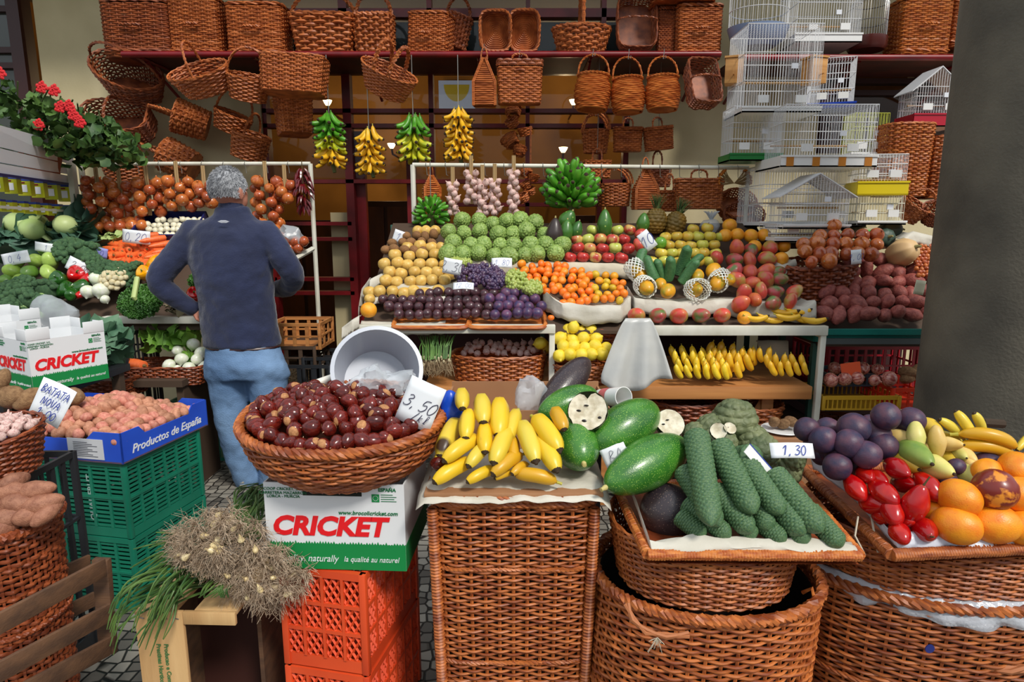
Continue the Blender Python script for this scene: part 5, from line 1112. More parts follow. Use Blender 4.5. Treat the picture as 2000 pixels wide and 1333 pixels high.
leafy('celery','celery','pale leek and celery stalks under the onion pile',215,462,100,22,LB(.05)(464),CABL,12,.12,.03,.2,.05)
def brocs(lst,lab):
    for j,(cx,cy,w) in enumerate(lst): p=at(cx,cy,LB(.06)(cy+w*.15)); s=S(w/2,p); P_broc[0].put(p,(R(50),R(rnd.uniform(-15,15)),rnd.uniform(0,6)),s,f'{lab}, {ordn(j)} counting left to right')
brocs(((18,575,52),(45,560,44),(60,590,56),(92,570,50),(28,608,54),(96,602,52),(6,620,40)),'bluish green broccoli head in the front heap')
brocs(((138,492,56),(172,500,58),(185,518,50)),'dark broccoli head behind the 2,00 sign')
brocs(((208,533,50),(238,538,54),(262,530,40)),'broccoli head right of the cauliflower')
heap(P_chay,[(552,2,60),(535,0,100),(518,0,118),(503,50,125),(490,72,118)],LB(.07),0,30,'pear-shaped green chayote','chayote heap','chayotes on the left stand',jit=.1)
for lab,cx,cy,w,pr,rt in (('dark green bell pepper below the chayotes, upper',118,548,34,P_pgreen,0),('dark green bell pepper below the chayotes, lower',128,568,34,P_pgreen,1),('dark green bell pepper left of turnips',157,560,28,P_pgreen,2),('green bell pepper under the turnips',140,575,28,P_pgreen,3),('red bell pepper beside the 2,00 sign',148,538,34,P_pred,.6),('red bell pepper tail touching the turnips',168,546,22,P_pred,1.5),('small red pepper under the turnips',157,576,16,P_pred,2.2),
  ('yellow bell pepper below the carrots, left',284,535,30,P_pyel,0),('yellow bell pepper below the carrots, right',302,518,34,P_pyel,1),('yellow bell pepper behind the man\'s elbow',316,506,26,P_pyel,2),('red pepper seen under the man\'s left arm',380,577,30,P_pred,.3)):
    p=at(cx,cy,LB(.08)(cy)); pr[0].put(p,(R(60),R(20*rt),rt),S(w/2,p),lab)
for lab,cx,cy,w in (('round white turnip beside red pepper, upper',190,545,30),('round white turnip above the black crate, left',172,570,28),('round white turnip above the black crate, right',197,568,32),('turnip with roots hanging over the crate',205,585,18)):
    p=at(cx,cy,LB(.09)(cy)); P_turnip[0].put(p,(R(200),R(20),cx),S(w/2,p),lab)
p=at(224,548,LB(.07)(556)); P_caul[0].put(p,(R(40),0,0),S(26,p),'creamy cauliflower right of the turnips')
leafy('herb_bunch','herbs','dense dark green parsley bunch hanging over white shelf',270,590,136,84,3.5,HERB,900,.034,.016,.4,.15,stem=(-.02,.05,.13))
leafy('herb_bunch','herbs','green herb bunch seen under the man\'s left arm',382,548,50,40,LB(.07)(556),HERB,160,.03,.014,.4,.15)
leafy('cabbage','cabbage','crumpled brown-edged root at the shelf edge by man\'s hand',338,602,50,26,3.56,mat('pale_root',srgb(160,150,120),.7),10,.06,.04,.4,.1)
# tags
tag('white 0,20 sign standing above the carrots',264,463,3.98,54,26,'0,20',(0,6,0),hf=.6); tag('pale violet sign at left of the carrots',187,492,3.9,42,20,'1,50',(0,14,0),col=mat('tag_violet',srgb(150,150,214),.6)); tag('white 2,00 sign tilted above the red pepper',156,523,3.78,56,26,'2,00',(-10,26,0),INKK)
tag('white 0,4 sign above the chayotes at far left',28,505,3.8,54,24,'0,4',(0,-10,0)); tag('blank-looking white sign corner behind the chayotes',90,484,3.9,48,18,'1',(0,8,0))
# crates, bag and kale below
def slotcrate(name,label,x,y,z,w,d,h,m,rz=0,slots=8,rows=2,cat='crate',rim=.012,th=.006,tape=1,mode='v'):
    t=thing(name,label,cat,(x,y,z),(0,0,rz)); a,b=w/2,d/2
    def side(L,nm,M_,sl):
        mb=MB(); mb.b2(-L,L,-th/2,th/2,0,h*.12); mb.b2(-L,L,-th,th,h-.02,h); rh=(h*.88-.02)/rows
        for r_ in range(rows):
            z0=h*.12+r_*rh; 
            if mode=='v':
                for k in range(sl+1): xx=-L+2*L*k/sl; mb.b2(max(-L,xx-L/sl*.28),min(L,xx+L/sl*.28),-th/2,th/2,z0,z0+rh)
            elif mode=='h':
                for k in range(sl+1): xx=-L+2*L*k/sl; mb.b2(max(-L,xx-.006),min(L,xx+.006),-th*.7,th*.7,z0,z0+rh)
                nn=max(3,int(rh/.016))
                for q in range(nn): mb.b2(-L,L,-th/3,th/3,z0+rh*(q+.2)/nn,z0+rh*(q+.72)/nn)
            elif mode=='x':
                for k in range(sl+1): xx=-L+2*L*k/sl; mb.b2(max(-L,xx-.004),min(L,xx+.004),-th,th,z0,z0+rh)
                cw=2*L/sl
                for k in range(sl):
                    c=-L+cw*(k+.5)
                    nn=3
                    for q in range(-nn+1,nn):
                        for s in (1,-1):
                            # diagonal bars clipped to the cell
                            pts=[]
                            for u in np.linspace(-.5,.5,21):
                                v=s*u*1.15+q*.42
                                if -.5<=v<=.5: pts.append((c+u*cw,0,z0+rh*(v+.5)))
                            if len(pts)>1: mb.tube([pts[0],pts[-1]],th*.62,4,flat=.8)
            if r_: mb.b2(-L,L,-th*.9,th*.9,z0-.005,z0+.005)
        mb.xf(M_); part(nm,mb,m,t)
    side(a,'side_panel',Matrix.Translation((0,-b,0)),slots); side(a,'side_panel',Matrix.Translation((0,b,0)),slots)
    side(b,'side_panel',Matrix.Translation((-a,0,0))@Matrix.Rotation(PI/2,4,'Z'),max(2,int(slots*d/w))); side(b,'side_panel',Matrix.Translation((a,0,0))@Matrix.Rotation(PI/2,4,'Z'),max(2,int(slots*d/w)))
    part('bottom',MB().b2(-a,a,-b,b,0,.008),m,t)
    for sx_ in (-1,1):
        for sy_ in (-1,1): part('corner_post',MB().b2(sx_*a-.009,sx_*a+.009,sy_*b-.009,sy_*b+.009,0,h,bev=.002),m,t)
    return t
BLK=mat('black_plastic',srgb(34,36,40),.45); GRN=mat('teal_green_plastic',srgb(12,108,84),.45,srgb(20,126,98),ns=4); ORG=mat('orange_plastic',srgb(226,84,40),.4,srgb(206,66,30),ns=4); RED=mat('crimson_plastic',srgb(170,22,40),.4)
p=at(172,640,3.4); slotcrate('plastic_crate','black plastic crate under the turnips, left of white shelf',p.x,3.62,.62,.3,.3,.24,BLK)
p=at(90,640,3.4); slotcrate('plastic_crate','black plastic crate under the broccoli heap at left',p.x-.05,3.6,.62,.36,.3,.24,BLK)
for k,px in enumerate((172,90)): slotcrate('plastic_crate','black lower crate carrying another, %s under the vegetable stand'%('right one','left one')[k],at(px,640,3.4).x-.03*k,3.62,0,.3,.3,.6,BLK)
leafy('kale','kale','big bluish kale bunch right of the printed carton',185,680,130,90,3.05,KALE,26,.14,.1,.5,.16)
leafy('lettuce','lettuce','flat green lettuce leaves on the shelf behind turnips',320,664,150,34,3.55,LETT,18,.15,.08,.3,.12)
for k,(cx,cy,w) in enumerate(((347,685,22),(378,673,26),(355,702,26),(393,690,26),(330,715,27),(369,720,25),(385,703,24),(400,716,22),(346,721,16))):
    p=at(cx,cy,3.42+ (725-cy)*.003); P_turnip[0].put(p,(R(190),R(15*k),k),S(w/2,p),'white turnip in the wicker trough by the man, %s in the pile'%ORD[k],'turnips by the man')
leafy('turnip_greens','leaves','green turnip leaves between the white turnips',365,708,70,50,3.5,LETT,10,.08,.05,.4,.1)
p=at(312,745,3.4); t=basket('wicker_trough','long low wicker trough holding turnips beside the man',(p.x,3.5,.64),a=S(84,p),b=.14,h=.10,e=6,fl=1.06,rows=9,stakes=40,mat_=WD)
p=at(205,750,3.3); t=basket('wicker_trough','dark wicker trough behind the printed carton',(p.x-.05,3.35,.6),a=.2,b=.14,h=.10,e=6,fl=1.06,rows=9,stakes=34,mat_=WD)
p=at(255,710,3.5); P_carrot[0].put(p,(R(90),0,R(60)),.03,'single fat carrot beside the kale bunch')
t=thing('low_bench','long low bench under the wicker troughs at left','bench',(-1.75,3.5,0)); part('top',MB().b2(-.65,-.0,-.2,.2,.6,.635),BOARD,t)
for x in(-.6,-.03): part('leg',MB().b2(x-.02,x+.02,-.17,.17,0,.6),BOARD,t)
p=at(385,860,3.6); slotcrate('plastic_crate','green slotted crate far behind the potato box, upper',p.x,3.95,.215,.5,.3,.17,GRN,0,9,1); slotcrate('plastic_crate','green slotted crate far behind the potato box, lower',p.x,3.95,0,.5,.3,.17,GRN,0,9,1)
t=thing('wooden_slat','pale wooden slat lying between the two far green crates','slat',(p.x,3.90,.192)); part('slat',MB().b2(-.26,.26,-.10,.10,-.02,.02),WM,t)
# things between the two stands
for k,(px,py,Y,w,h,m) in enumerate(((590,650,3.9,.3,.16,PINE),(575,690,3.9,.34,.14,BOARD),(600,735,3.8,.36,.2,BLK),(640,735,3.9,.2,.3,BLK))):
    p=at(px,py,Y); slotcrate('storage_crate',('pale wooden slotted crate behind the man, topmost of the pile','dark brown crate behind the man, under the pale wooden one','wide black crate on the floor right of the man','narrow black crate on the floor beside the wide black one')[k],p.x,Y,max(.0,p.z-h/2) if k<2 else 0,w,.28,h if k<2 else p.z+h/2,m,0,4,2)
# side shelf of yellow tins and white header
p=at(60,380,3.9); t=thing('shop_shelf','white end shelf at far left with pale sloping header boards','shelf',(0,0,0))
def q3(px,py,Y): return tuple(at(px,py,Y))
HD=mat('header_white',srgb(232,234,238),.5)
ys=lambda px:3.15+(px+60)*.0058
def slab(pts,name,m,th=.03,par=None):
    P=[Vector(at(x,y,ys(x))) for x,y in pts]; Q2=[q+Vector((-.02,th,0)) for q in P]; n=len(P)
    mb=MB().add([tuple(v) for v in P+Q2],[list(range(n)),list(range(2*n-1,n-1,-1))]+[[i,n+i,n+(i+1)%n,(i+1)%n] for i in range(n)]); return part(name,mb,m,par or t,smooth=False)
slab([(-60,228),(140,284),(145,322),(-60,272)],'header_board',HD); slab([(-60,275),(145,325),(143,342),(-60,306)],'header_board',HD); slab([(-60,309),(143,345),(142,358),(-60,332)],'header_board',HD)
slab([(-60,398),(148,412),(148,416),(-60,404)],'shelf_edge',WM,.13); slab([(-60,330),(148,360),(148,364),(-60,336)],'shelf_edge',mat('navy_plastic',srgb(34,40,96),.4),.13)
YT=mat('tin_yellow',srgb(196,190,30),.35,srgb(170,176,30),ns=3,rand=.1); TB=mat('tin_blue',srgb(40,60,140),.35); TL=mat('tin_label',srgb(226,226,230),.5)
for row,(f0,hh_,n) in enumerate((((338,366),34,7),((384,400),22,8))):
    for j in range(n):
        px=-40+(182/n)*(j+.5); py=f0[0]+(f0[1]-f0[0])*(px+40)/190+14; p=at(px,py,ys(px)+.03); w=S(11,p); h=S(hh_,p); tt=thing('seed_box',('tall yellow seed packet with blue top, %s from left, upper shelf' if row==0 else 'short yellow packet with blue top, %s from left, lower shelf')%ORD[j],'packet',p-Vector((0,0,h/2)),(0,0,R(16)),'yellow packets on the side shelf')
        part('box',MB().b2(-w,w,-.03,.03,0,h),YT,tt); part('top_band',MB().b2(-w*1.01,w*1.01,-.031,.031,h*.82,h*1.01),TB,tt); part('label',MB().b2(-w*.5,w*.5,-.033,-.03,h*.2,h*.6),TL,tt); part('red_strip',MB().b2(-w*.7,w*.2,-.033,-.03,h*.68,h*.76),REDP,tt)
# geranium
p=at(90,230,3.9); t=thing('geranium','leafy red flowering geranium trailing over the header board','plant',p); mb=MB()
for k in range(520):
    x=rnd.uniform(-.62,.32); lim=.33-.36*((x+.62)/.94); z=rnd.uniform(-.2,lim); y=rnd.uniform(-.12,.2)
    if x>.0 and z>.08: continue
    mb.join(leafmb(.06,.035,.3,3,3,.01,k),Matrix.Translation((x,y,z))@Euler((rnd.uniform(-1,1.6),rnd.uniform(-1,1),rnd.uniform(0,6.28))).to_matrix().to_4x4())
for k in range(160):
    x=rnd.uniform(.05,.42); z=rnd.uniform(-.27,-.1); mb.join(leafmb(.06,.035,.3,3,3,.01,k),Matrix.Translation((x,rnd.uniform(0,.25),z))@Euler((rnd.uniform(-1,1.6),rnd.uniform(-1,1),rnd.uniform(0,6.28))).to_matrix().to_4x4())
part('leaves',mb,mat('geranium_leaf',srgb(40,74,30),.55,srgb(84,116,50),ns=8),t,kind='stuff'); mb=MB()
for k in range(9):
    a=rnd.uniform(-.2,.2); mb.tube([(-.3+k*.07,.1,-.2),(-.2+k*.06,.05,.05),(-.1+k*.05+a*.2,0,.2-k*.02)],.005,4)
part('stems',mb,mat('geranium_stem',srgb(70,84,40),.7),t)
for k,(cx,cy) in enumerate(((110,178),(122,210),(138,208),(86,172),(160,240),(80,245),(5,145),(148,226))):
    q=at(cx,cy,3.8)-p; m2=MB()
    for j in range(14): a=j*2.4; r=.03*math.sqrt(j/14); m2.ell((q.x+r*math.cos(a),q.y-.02,q.z+r*math.sin(a)),(.012,.006,.012),6,4)
    part('flower_head',m2,mat('geranium_red',srgb(206,24,30),.5),t)
part('pot',MB().lathe([(.08,-.34),(.11,-.2),(.115,-.18),(.1,-.18)],20,M=Matrix.Translation((-.2,.2,0))),mat('terracotta',srgb(150,84,56),.8),t)
# the second clear bag
p=at(105,605,3.4); t=thing('plastic_bag','crumpled clear plastic bag hanging beside the front broccoli','plastic bag',p); part('film',MB().ell((0,0,-.02),(.12,.06,.09),22,12).noise(.05,12,4),PLAS,t)

heap(P_onion,[(486,560,592),(474,548,596)],lambda y:4.1,0,19,'golden onion','tray right of the man','onions right of the man',jit=.15)
p=at(572,462,4.12); t=thing('plastic_bag','crumpled clear plastic bag above the onions right of the man','plastic bag',p); part('film',MB().ell((0,0,0),(.09,.05,.05),20,10,M=Matrix.Rotation(R(35),3,'Y')).noise(.04,20,6),PLAS,t)
# ---------------------------------------------------------------- the man seen from behind
YM=3.38
def J(px,py,dy=0): return at(px,py,YM+dy)
def loft(mb,secs,n=28,m=0):
    G=[]
    for px,py,hw,d,dy in secs:
        c=J(px,py,dy); w_=S(hw,c); G.append([(c.x+w_*(abs(math.cos(a))**.9)*(1 if math.cos(a)>0 else -1),c.y+d*math.sin(a),c.z) for a in np.linspace(0,2*PI,n,endpoint=False)])
    b0=mb.n; mb.grid(G,cv=True,m=m); k=len(G); mb.F+=[[b0+i for i in range(n)],[b0+(k-1)*n+i for i in range(n-1,-1,-1)]]; mb.M+=[m,m]; return mb
def limb(mb,pts,n=16,m=0):
    P=[J(a,b,c) for a,b,c,_ in pts]; r=[q[3] for q in pts]; X=[];Rr=[]
    for i in range(len(P)-1):
        p0=P[max(i-1,0)];p1=P[i];p2=P[i+1];p3=P[min(i+2,len(P)-1)]
        for t in np.linspace(0,1,6,endpoint=False): X.append(.5*((2*p1)+(p2-p0)*t+(2*p0-5*p1+4*p2-p3)*t*t+(3*p1-p0-3*p2+p3)*t**3)); Rr.append(r[i]+(r[i+1]-r[i])*t)
    X.append(P[-1]);Rr.append(r[-1]); mb.tube(X,Rr,n,m=m); mb.ell(X[0],(Rr[0],)*3,12,8); mb.ell(X[-1],(Rr[-1],)*3,12,8); return mb
def fused(name,mb,m,par,vox,sm=4,label=None,disp=None):
    o=part(name,mb,m,par,label=label,ang=180); a=o.modifiers.new('r','REMESH'); a.mode='VOXEL'; a.voxel_size=vox; a.use_smooth_shade=True
    b=o.modifiers.new('s','SMOOTH'); b.iterations=sm; b.factor=.6
    if disp:
        tx=bpy.data.textures.new(name+'_folds','CLOUDS'); tx.noise_scale=disp[1]; d=o.modifiers.new('d','DISPLACE'); d.texture=tx; d.strength=disp[0]; d.mid_level=.5; d.texture_coords='LOCAL'
    return o
t=thing('person','person seen from behind in navy jacket and faded jeans, left hand on hip','person',(0,0,0))
SKIN=mat('skin',srgb(196,134,112),.55,srgb(178,112,92),ns=14,sss=.12)
hc=J(448,372,-.01); rz=R(-24)
mb=MB(); Hm=Matrix.Translation(hc)@Matrix.Rotation(rz,4,'Z')
mb.ell((0,0,0),(.076,.096,.108),24,16,M=None); mb.V[-1]=mb.V[-1]; 
hd=MB(); hd.ell((0,-.005,.012),(.074,.091,.094),24,16); hd.ell((0,.03,-.045),(.062,.066,.068),20,12); hd.ell((0,.098,-.02),(.013,.02,.03),10,8); hd.ell((0,.085,-.062),(.026,.016,.012),10,8); hd.ell((0,.075,-.098),(.026,.022,.018),10,8)
for s in(-1,1): hd.ell((s*.03,.084,.012),(.015,.01,.01),8,6); hd.ell((s*.078,.0,-.02),(.01,.018,.032),10,8); hd.ell((s*.083,-.008,-.01),(.007,.012,.024),10,8)
mb=MB().join(hd,Hm)
limb(mb,[(452,385,0,.055),(455,412,.0,.056),(455,430,.0,.06)])
loft(mb,[(455,425,40,.06,0),(452,450,70,.09,0),(455,520,66,.1,0),(468,600,60,.1,0),(474,690,62,.1,0),(478,720,60,.09,0)])
LA=[(380,456,0,.055),(345,500,-.03,.05),(311,546,-.06,.044),(338,578,-.03,.038),(372,600,.0,.028)]
RA=[(520,458,0,.055),(550,500,-.02,.05),(571,538,.02,.044),(562,560,.13,.036),(540,566,.26,.028)]
limb(mb,LA); limb(mb,RA)
limb(mb,[(438,715,0,.085),(444,790,0,.07),(456,850,0,.055),(472,900,.02,.045),(482,935,.04,.04)]); limb(mb,[(518,715,0,.085),(524,790,0,.07),(528,850,0,.055),(530,900,.02,.045),(530,935,.04,.04)])
def hand_(mb,c,dirv,side,L=.085):
    d=Vector(dirv).normalized(); s=Vector(side).normalized(); n=d.cross(s).normalized()
    Mx=Matrix((s,n,d)).transposed(); mb.ell(c+d*L*.45,(.042,.017,.05),14,10,M=Mx)
    for k in range(4):
        b=c+d*L*.85+s*(-.03+.02*k); l=(.055,.066,.062,.05)[k]; mb.tube([b-d*.02,b+d*l*.4,b+d*l*.75-n*.012,b+d*l*.9-n*.032],[.0095,.009,.0085,.007],8)
    b=c+s*-.035+d*L*.25; mb.tube([b+s*.01,b-s*.02+d*.02,b-s*.03+d*.05-n*.01],[.012,.0105,.008],8)
hand_(mb,J(372,601,0),(.9,.25,-.25),(0.1,.3,1)); hand_(mb,J(540,566,.26),(-.6,.7,0),(.6,.6,.4))
fused('body',mb,SKIN,t,.0062,2)
# hair
hb=MB(); K=MB()
for i in range(15):
    th=i/14*R(118); row=[]
    for j in range(40):
        a=2*PI*j/40; front=math.sin(a); lim=1-.42*max(0,front)**1.0; tt=th*lim; rr=1.0+.02*noise.noise(Vector((j*.9,i*.9,0)))
        row.append((.080*rr*math.sin(tt)*math.cos(a),-.008+.099*rr*math.sin(tt)*math.sin(a),.012+.101*rr*math.cos(tt)))
    K_=row; hb.grid([row,row]) if 0 else None; 
    if i==0: GG_=[row]
    else: GG_.append(row)
hb.grid(GG_,cv=True)
for k in range(2600):
    th=math.acos(1-rnd.random()*1.45); a=rnd.uniform(0,2*PI); lim=1-.42*max(0,math.sin(a)); tt=min(th,R(118))*lim
    n_=Vector((math.sin(tt)*math.cos(a),math.sin(tt)*math.sin(a),math.cos(tt))); b=Vector((.079*n_.x,-.008+.098*n_.y,.012+.1*n_.z)); d=(n_*.5+Vector((0,-.25,-.75*min(1,tt)))+Vector((rnd.uniform(-.3,.3),rnd.uniform(-.3,.3),rnd.uniform(-.3,.3)))).normalized()
    hb.tube([b,b+d*.008+n_*.002,b+d*.016],[.0016,.0013,.0004],3,caps=False)
hb.xf(Hm); part('hair',hb,mat('grey_hair',srgb(120,122,128),.6,srgb(176,178,182),ns=60),t,label='short grey hair')
NAVY=mat('navy_fleece',srgb(24,32,62),.85,srgb(31,41,76),ns=5,bump=.25,bs=120,sheen=.3)
mb=MB(); loft(mb,[(453,404,32,.072,.0),(455,418,36,.078,0),(452,428,50,.085,0),(451,440,74,.1,0),(450,458,84,.118,-.005),(451,490,82,.13,-.01),(455,540,76,.132,-.01),(463,590,73,.128,0),(469,640,73,.13,0),(474,676,74,.13,0)],32)
limb(mb,[(a,b,c,r_) for (a,b,c,_),r_ in zip(LA,(.074,.068,.062,.054,.045))]); limb(mb,[(a,b,c,r_) for (a,b,c,_),r_ in zip(RA,(.074,.068,.062,.054,.045))])
fused('jacket',mb,NAVY,t,.0095,5,'navy zip fleece jacket',(.018,.07))
part('collar',MB().lathe([(.066,-.03),(.068,.0),(.062,.028),(.058,.028),(.06,-.02)],28,M=Matrix.Translation(J(453,410))@Matrix.Rotation(R(-6),4,'X'),sy=1.05,cap=False),NAVY,t)
q=J(437,433,-.125); lg=part('logo',MB().add([(-.03,0,0),(-.012,0,.007),(.012,0,.007),(.03,0,0),(.012,0,-.007),(-.012,0,-.007),(-.018,-.001,0),(0,-.001,.003),(.018,-.001,0),(0,-.001,-.003)],[[0,5,4,3,2,1],[6,9,8,7]]).xf(Matrix.Translation((q.x,YM-.128,q.z))@Matrix.Rotation(R(14),4,'X')),mat('logo_white',srgb(210,214,224),.6),t,label='small pale diamond logo')
JE=mat('faded_denim',srgb(86,118,158),.85,srgb(120,152,190),ns=2.2,bump=.3,bs=160,nd=6)
mb=MB(); loft(mb,[(474,664,66,.115,0),(476,690,72,.125,-.005),(481,712,80,.135,-.01),(483,735,81,.13,0)],30)
limb(mb,[(444,722,0,.108),(447,770,0,.1),(452,820,0,.085),(462,870,.01,.074),(474,915,.03,.068),(481,936,.05,.068)]); limb(mb,[(520,722,0,.11),(524,770,0,.1),(527,820,0,.085),(529,870,.01,.074),(530,915,.03,.068),(530,938,.05,.068)])
fused('jeans',mb,JE,t,.011,4,'faded blue jeans',(.022,.09))
SHO=mat('shoe_grey',srgb(170,166,156),.7)
for s,px in (('left',483),('right',530)):
    c=J(px,940,.05); part('shoe',MB().ell((c.x,c.y+.06,.045),(.05,.14,.045),18,10).ell((c.x,c.y+.07,.02),(.055,.15,.022),18,8),SHO,t)
part('belt',MB().tube(loop(.19,.12,0,2,30)+np.array(list(J(475,676)))*1.0,.008,6,closed=True),BRN,t)
# ---------------------------------------------------------------- onions, sweet potatoes and crates at right
RB=bed(3.25,.93,.69)
TEAL=mat('teal_plastic',srgb(20,104,96),.35,srgb(30,120,108),ns=4)
xA,xB=at(1604,635,3.2).x,at(1960,635,3.2).x
t=thing('potato_stand','dark metal stand at right carrying sweet potatoes and onions','stand',((xA+xB)/2,3.6,0)); w_=(xB-xA)/2
def WR(x0,x1,y0,y1,z0,z1,nm,m): part(nm,MB().b2(x0,x1,y0,y1,z0,z1),m,t)
GM=mat('grey_metal',srgb(96,104,104),.45,metal=.4)
for x in(-w_,w_):
    for y in(-.35,.05): WR(x-.015,x+.015,y-.015,y+.015,0,.85,'post',mat('green_post',srgb(44,84,72),.5))
WR(-w_,w_,-.4,.06,.84,.86,'shelf_board',BOARD); WR(-w_,w_,-.42,-.39,.855,.885,'rail',GM); WR(-w_,w_,.40,.41,.0,.84,'back_panel',mat('dark_back',srgb(54,18,16),.8))  # back panel added dark, standing in for shade behind the crates
WR(-w_,w_,-.35,.38,.50,.52,'shelf_board',GM); 
mb=MB(); mb.add([(-w_,-.3,.88),(w_,-.3,.88),(w_,.05,1.12),(-w_,.05,1.12),(-w_,-.3,.86),(w_,-.3,.86),(w_,.05,1.10),(-w_,.05,1.10)],[[0,1,2,3],[7,6,5,4],[0,4,5,1],[3,2,6,7],[0,3,7,4],[1,5,6,2]]); part('sloping_board',mb,BOARD,t)
p=at(1712,630,3.18); t=thing('teal_crate','shallow teal plastic crate under the sweet potatoes','crate',(at(1735,630,3.2).x,3.38,.865)); a=S(150,p)
mb=MB()
for s0,y in ((1,-.19),(1,.19)): mb.b2(-a,a,y-.02,y+.004,.04,.068); mb.b2(-a*.95,a*.95,y*.94-.006,y*.94,0,.05)
for x in(-a,a): mb.b2(x-.01,x+.01,-.2,.19,.04,.068); mb.b2(x*.95-.005,x*.95+.005,-.18,.18,0,.05)
mb.b2(-a*.95,a*.95,-.18,.18,0,.008); part('tub',mb,TEAL,t)
heap(P_sweet,[(613,1604,1830),(595,1600,1830),(570,1610,1825),(545,1622,1818),(522,1632,1790),(510,1640,1760)],RB(.06),0,27,'knobbly red sweet potato','sweet potato heap','sweet potatoes at right',jit=.13,vstep=.76,scj=.14,yj=.02)
p=at(1585,560,3.35); t=basket('onion_basket','round wicker basket of onions left of the sweet potatoes',(at(1606,560,3.5).x,3.58,1.12),(R(6),R(-4),0),a=.2,b=.18,h=.25,e=2.1,fl=1.2,rows=15,stakes=32,mat_=WD)
heap(P_onion,[(512,1580,1640),(498,1552,1705),(482,1556,1730),(466,1570,1735),(450,1600,1705),(442,1618,1650)],lambda y:3.36+(512-y)*.003,0,27,'shiny golden onion','onion heap at right','golden onions at right',jit=.12,vstep=.74,scj=.15)
PK=mat('pumpkin_green',srgb(58,78,66),.5,srgb(150,120,60),ns=3.2,lo=.55,hi=.72,stretch=(1,1,.4),bump=.1)
PT=mat('pumpkin_tan',srgb(196,156,104),.55,srgb(214,178,128),ns=3,stretch=(2,2,.4))
def pump(label,cx,cy,wp,hp,m,rot,Y,L=1.0,ribs=8):
    p=at(cx,cy,Y); r=S(hp/2,p); t=thing('pumpkin',label,'pumpkin',p,rot); mb=MB(); n=64; a=np.arange(n)*2*PI/n; pr=np.array(sphere_prof(18,1,L,.12,.1)); lob=1-.07*np.abs(np.sin(a*ribs/2))
    G=np.stack([pr[:,0,None]*np.cos(a)*lob,pr[:,0,None]*np.sin(a)*lob,np.repeat(pr[:,1,None],n,1)],-1)*r; mb.grid(G,cv=True); part('fruit',mb,m,t); part('stem',MB().tube([(0,0,r*L*.85),(r*.05,0,r*(L+.05)),(r*.15,0,r*(L+.2))],[.16*r,.12*r,.1*r],7),mat('pumpkin_stem',srgb(150,140,90),.8),t)
pump('long dark green pumpkin lying behind the onions, left',1665,444,70,26,PK,(0,R(88),0),3.95,1.9)
pump('long green and orange streaked pumpkin lying at the back right',1738,449,82,32,PK,(0,R(86),0),3.9,1.6)
pump('small round pumpkin facing front beside the neon price stick',1726,466,50,42,PK,(R(78),0,0),3.72,1.0)
pump('round pumpkin half hidden behind the topmost onions',1676,456,36,26,PK,(R(70),0,0),3.8,.9)
pump('tan butternut pumpkin right of the onions',1762,494,56,54,PT,(R(60),R(35),0),3.55,1.25)
p=at(1800,520,3.5); t=basket('onion_basket','dark wicker basket of pickling onions by the column',(p.x+.03,3.55,1.02),(R(24),0,0),a=.15,b=.15,h=.12,e=2,fl=1.2,rows=9,stakes=24,mat_=WB2)
heap(P_onion,[(538,1792,1822),(528,1788,1824),(516,1786,1826),(504,1786,1826),(492,1784,1826),(480,1784,1824)],lambda y:3.42+(538-y)*.003,0,8.5,'tiny pickling onion','basket by the column','pickling onions by the column',jit=.15)
paper('paper_liner','white paper bag lining the pickling onion basket',[at(1768,466,3.55),at(1785,454,3.6),at(1822,462,3.6)],.06,PAPER,seed=21,back=.1)
tag('white 1,00 sign standing between onions and sweet potatoes',1673,502,3.36,20,28,'1,00',(0,-6,0),hf=.4); tag('cream sign at the right edge of the sweet potatoes',1797,562,3.2,20,28,' ',(0,8,0),col=mat('tag_cream',srgb(214,210,180),.7))
t=thing('price_stick','tiny neon green price marker among the onions','price tag',at(1697,458,3.6)); part('card',MB().b2(-.008,.008,-.001,.001,-.02,.025),mat('neon_green',srgb(90,230,110),.5),t)
# lower shelf crates
p=at(1704,700,3.5); slotcrate('plastic_crate','crimson perforated crate standing at the back of the lower shelf',p.x+.06,3.78,.52,.62,.3,.24,RED,0,11,2)
p=at(1655,712,3.4); slotcrate('plastic_crate','slate blue crate on the lower shelf behind the onions',p.x,3.42,.60,.28,.2,.07,mat('slate_plastic',srgb(60,76,92),.5),0,8,1)
YEL=mat('ochre_plastic',srgb(206,160,44),.4)
p0,p1=at(1612,760,3.12),at(1760,765,3.12); slotcrate('plastic_crate','yellow slotted crate of purple onions on the lower shelf',(p0.x+p1.x)/2,3.27,.525,p1.x-p0.x,.28,.075,YEL,0,16,1)
heap(P_ronion,[(742,1612,1755),(730,1608,1740),(722,1610,1720)],lambda y:3.15+(742-y)*.008,0,27,'purplish onion','yellow crate','purple onions in the yellow crate',jit=.1,scj=.2)
p=at(1790,755,3.1); slotcrate('plastic_crate','orange-red crate of potatoes beside the yellow crate',p.x+.04,3.3,.525,.25,.3,.11,mat('vermilion_plastic',srgb(226,60,30),.4),0,6,2)
heap(P_yam,[(735,1765,1800),(726,1755,1800)],lambda y:3.25,0,24,'dusty brown potato','orange-red crate','potatoes in the orange-red crate')
t=thing('price_sign','plain orange paper sign standing in the yellow crate','price tag',at(1662,722,3.2),(R(-10),R(-8),0)); part('card',MB().b2(-.05,.05,-.001,.001,-.035,.035),mat('orange_card',srgb(240,96,50),.6),t)
p=at(1690,800,3.3); t=basket('wicker_basket','large worn wicker basket lying on floor level under the crates',(p.x,3.5,.24),a=.24,b=.2,h=.2,e=2.2,fl=1.1,rows=16,stakes=30,mat_=WD)
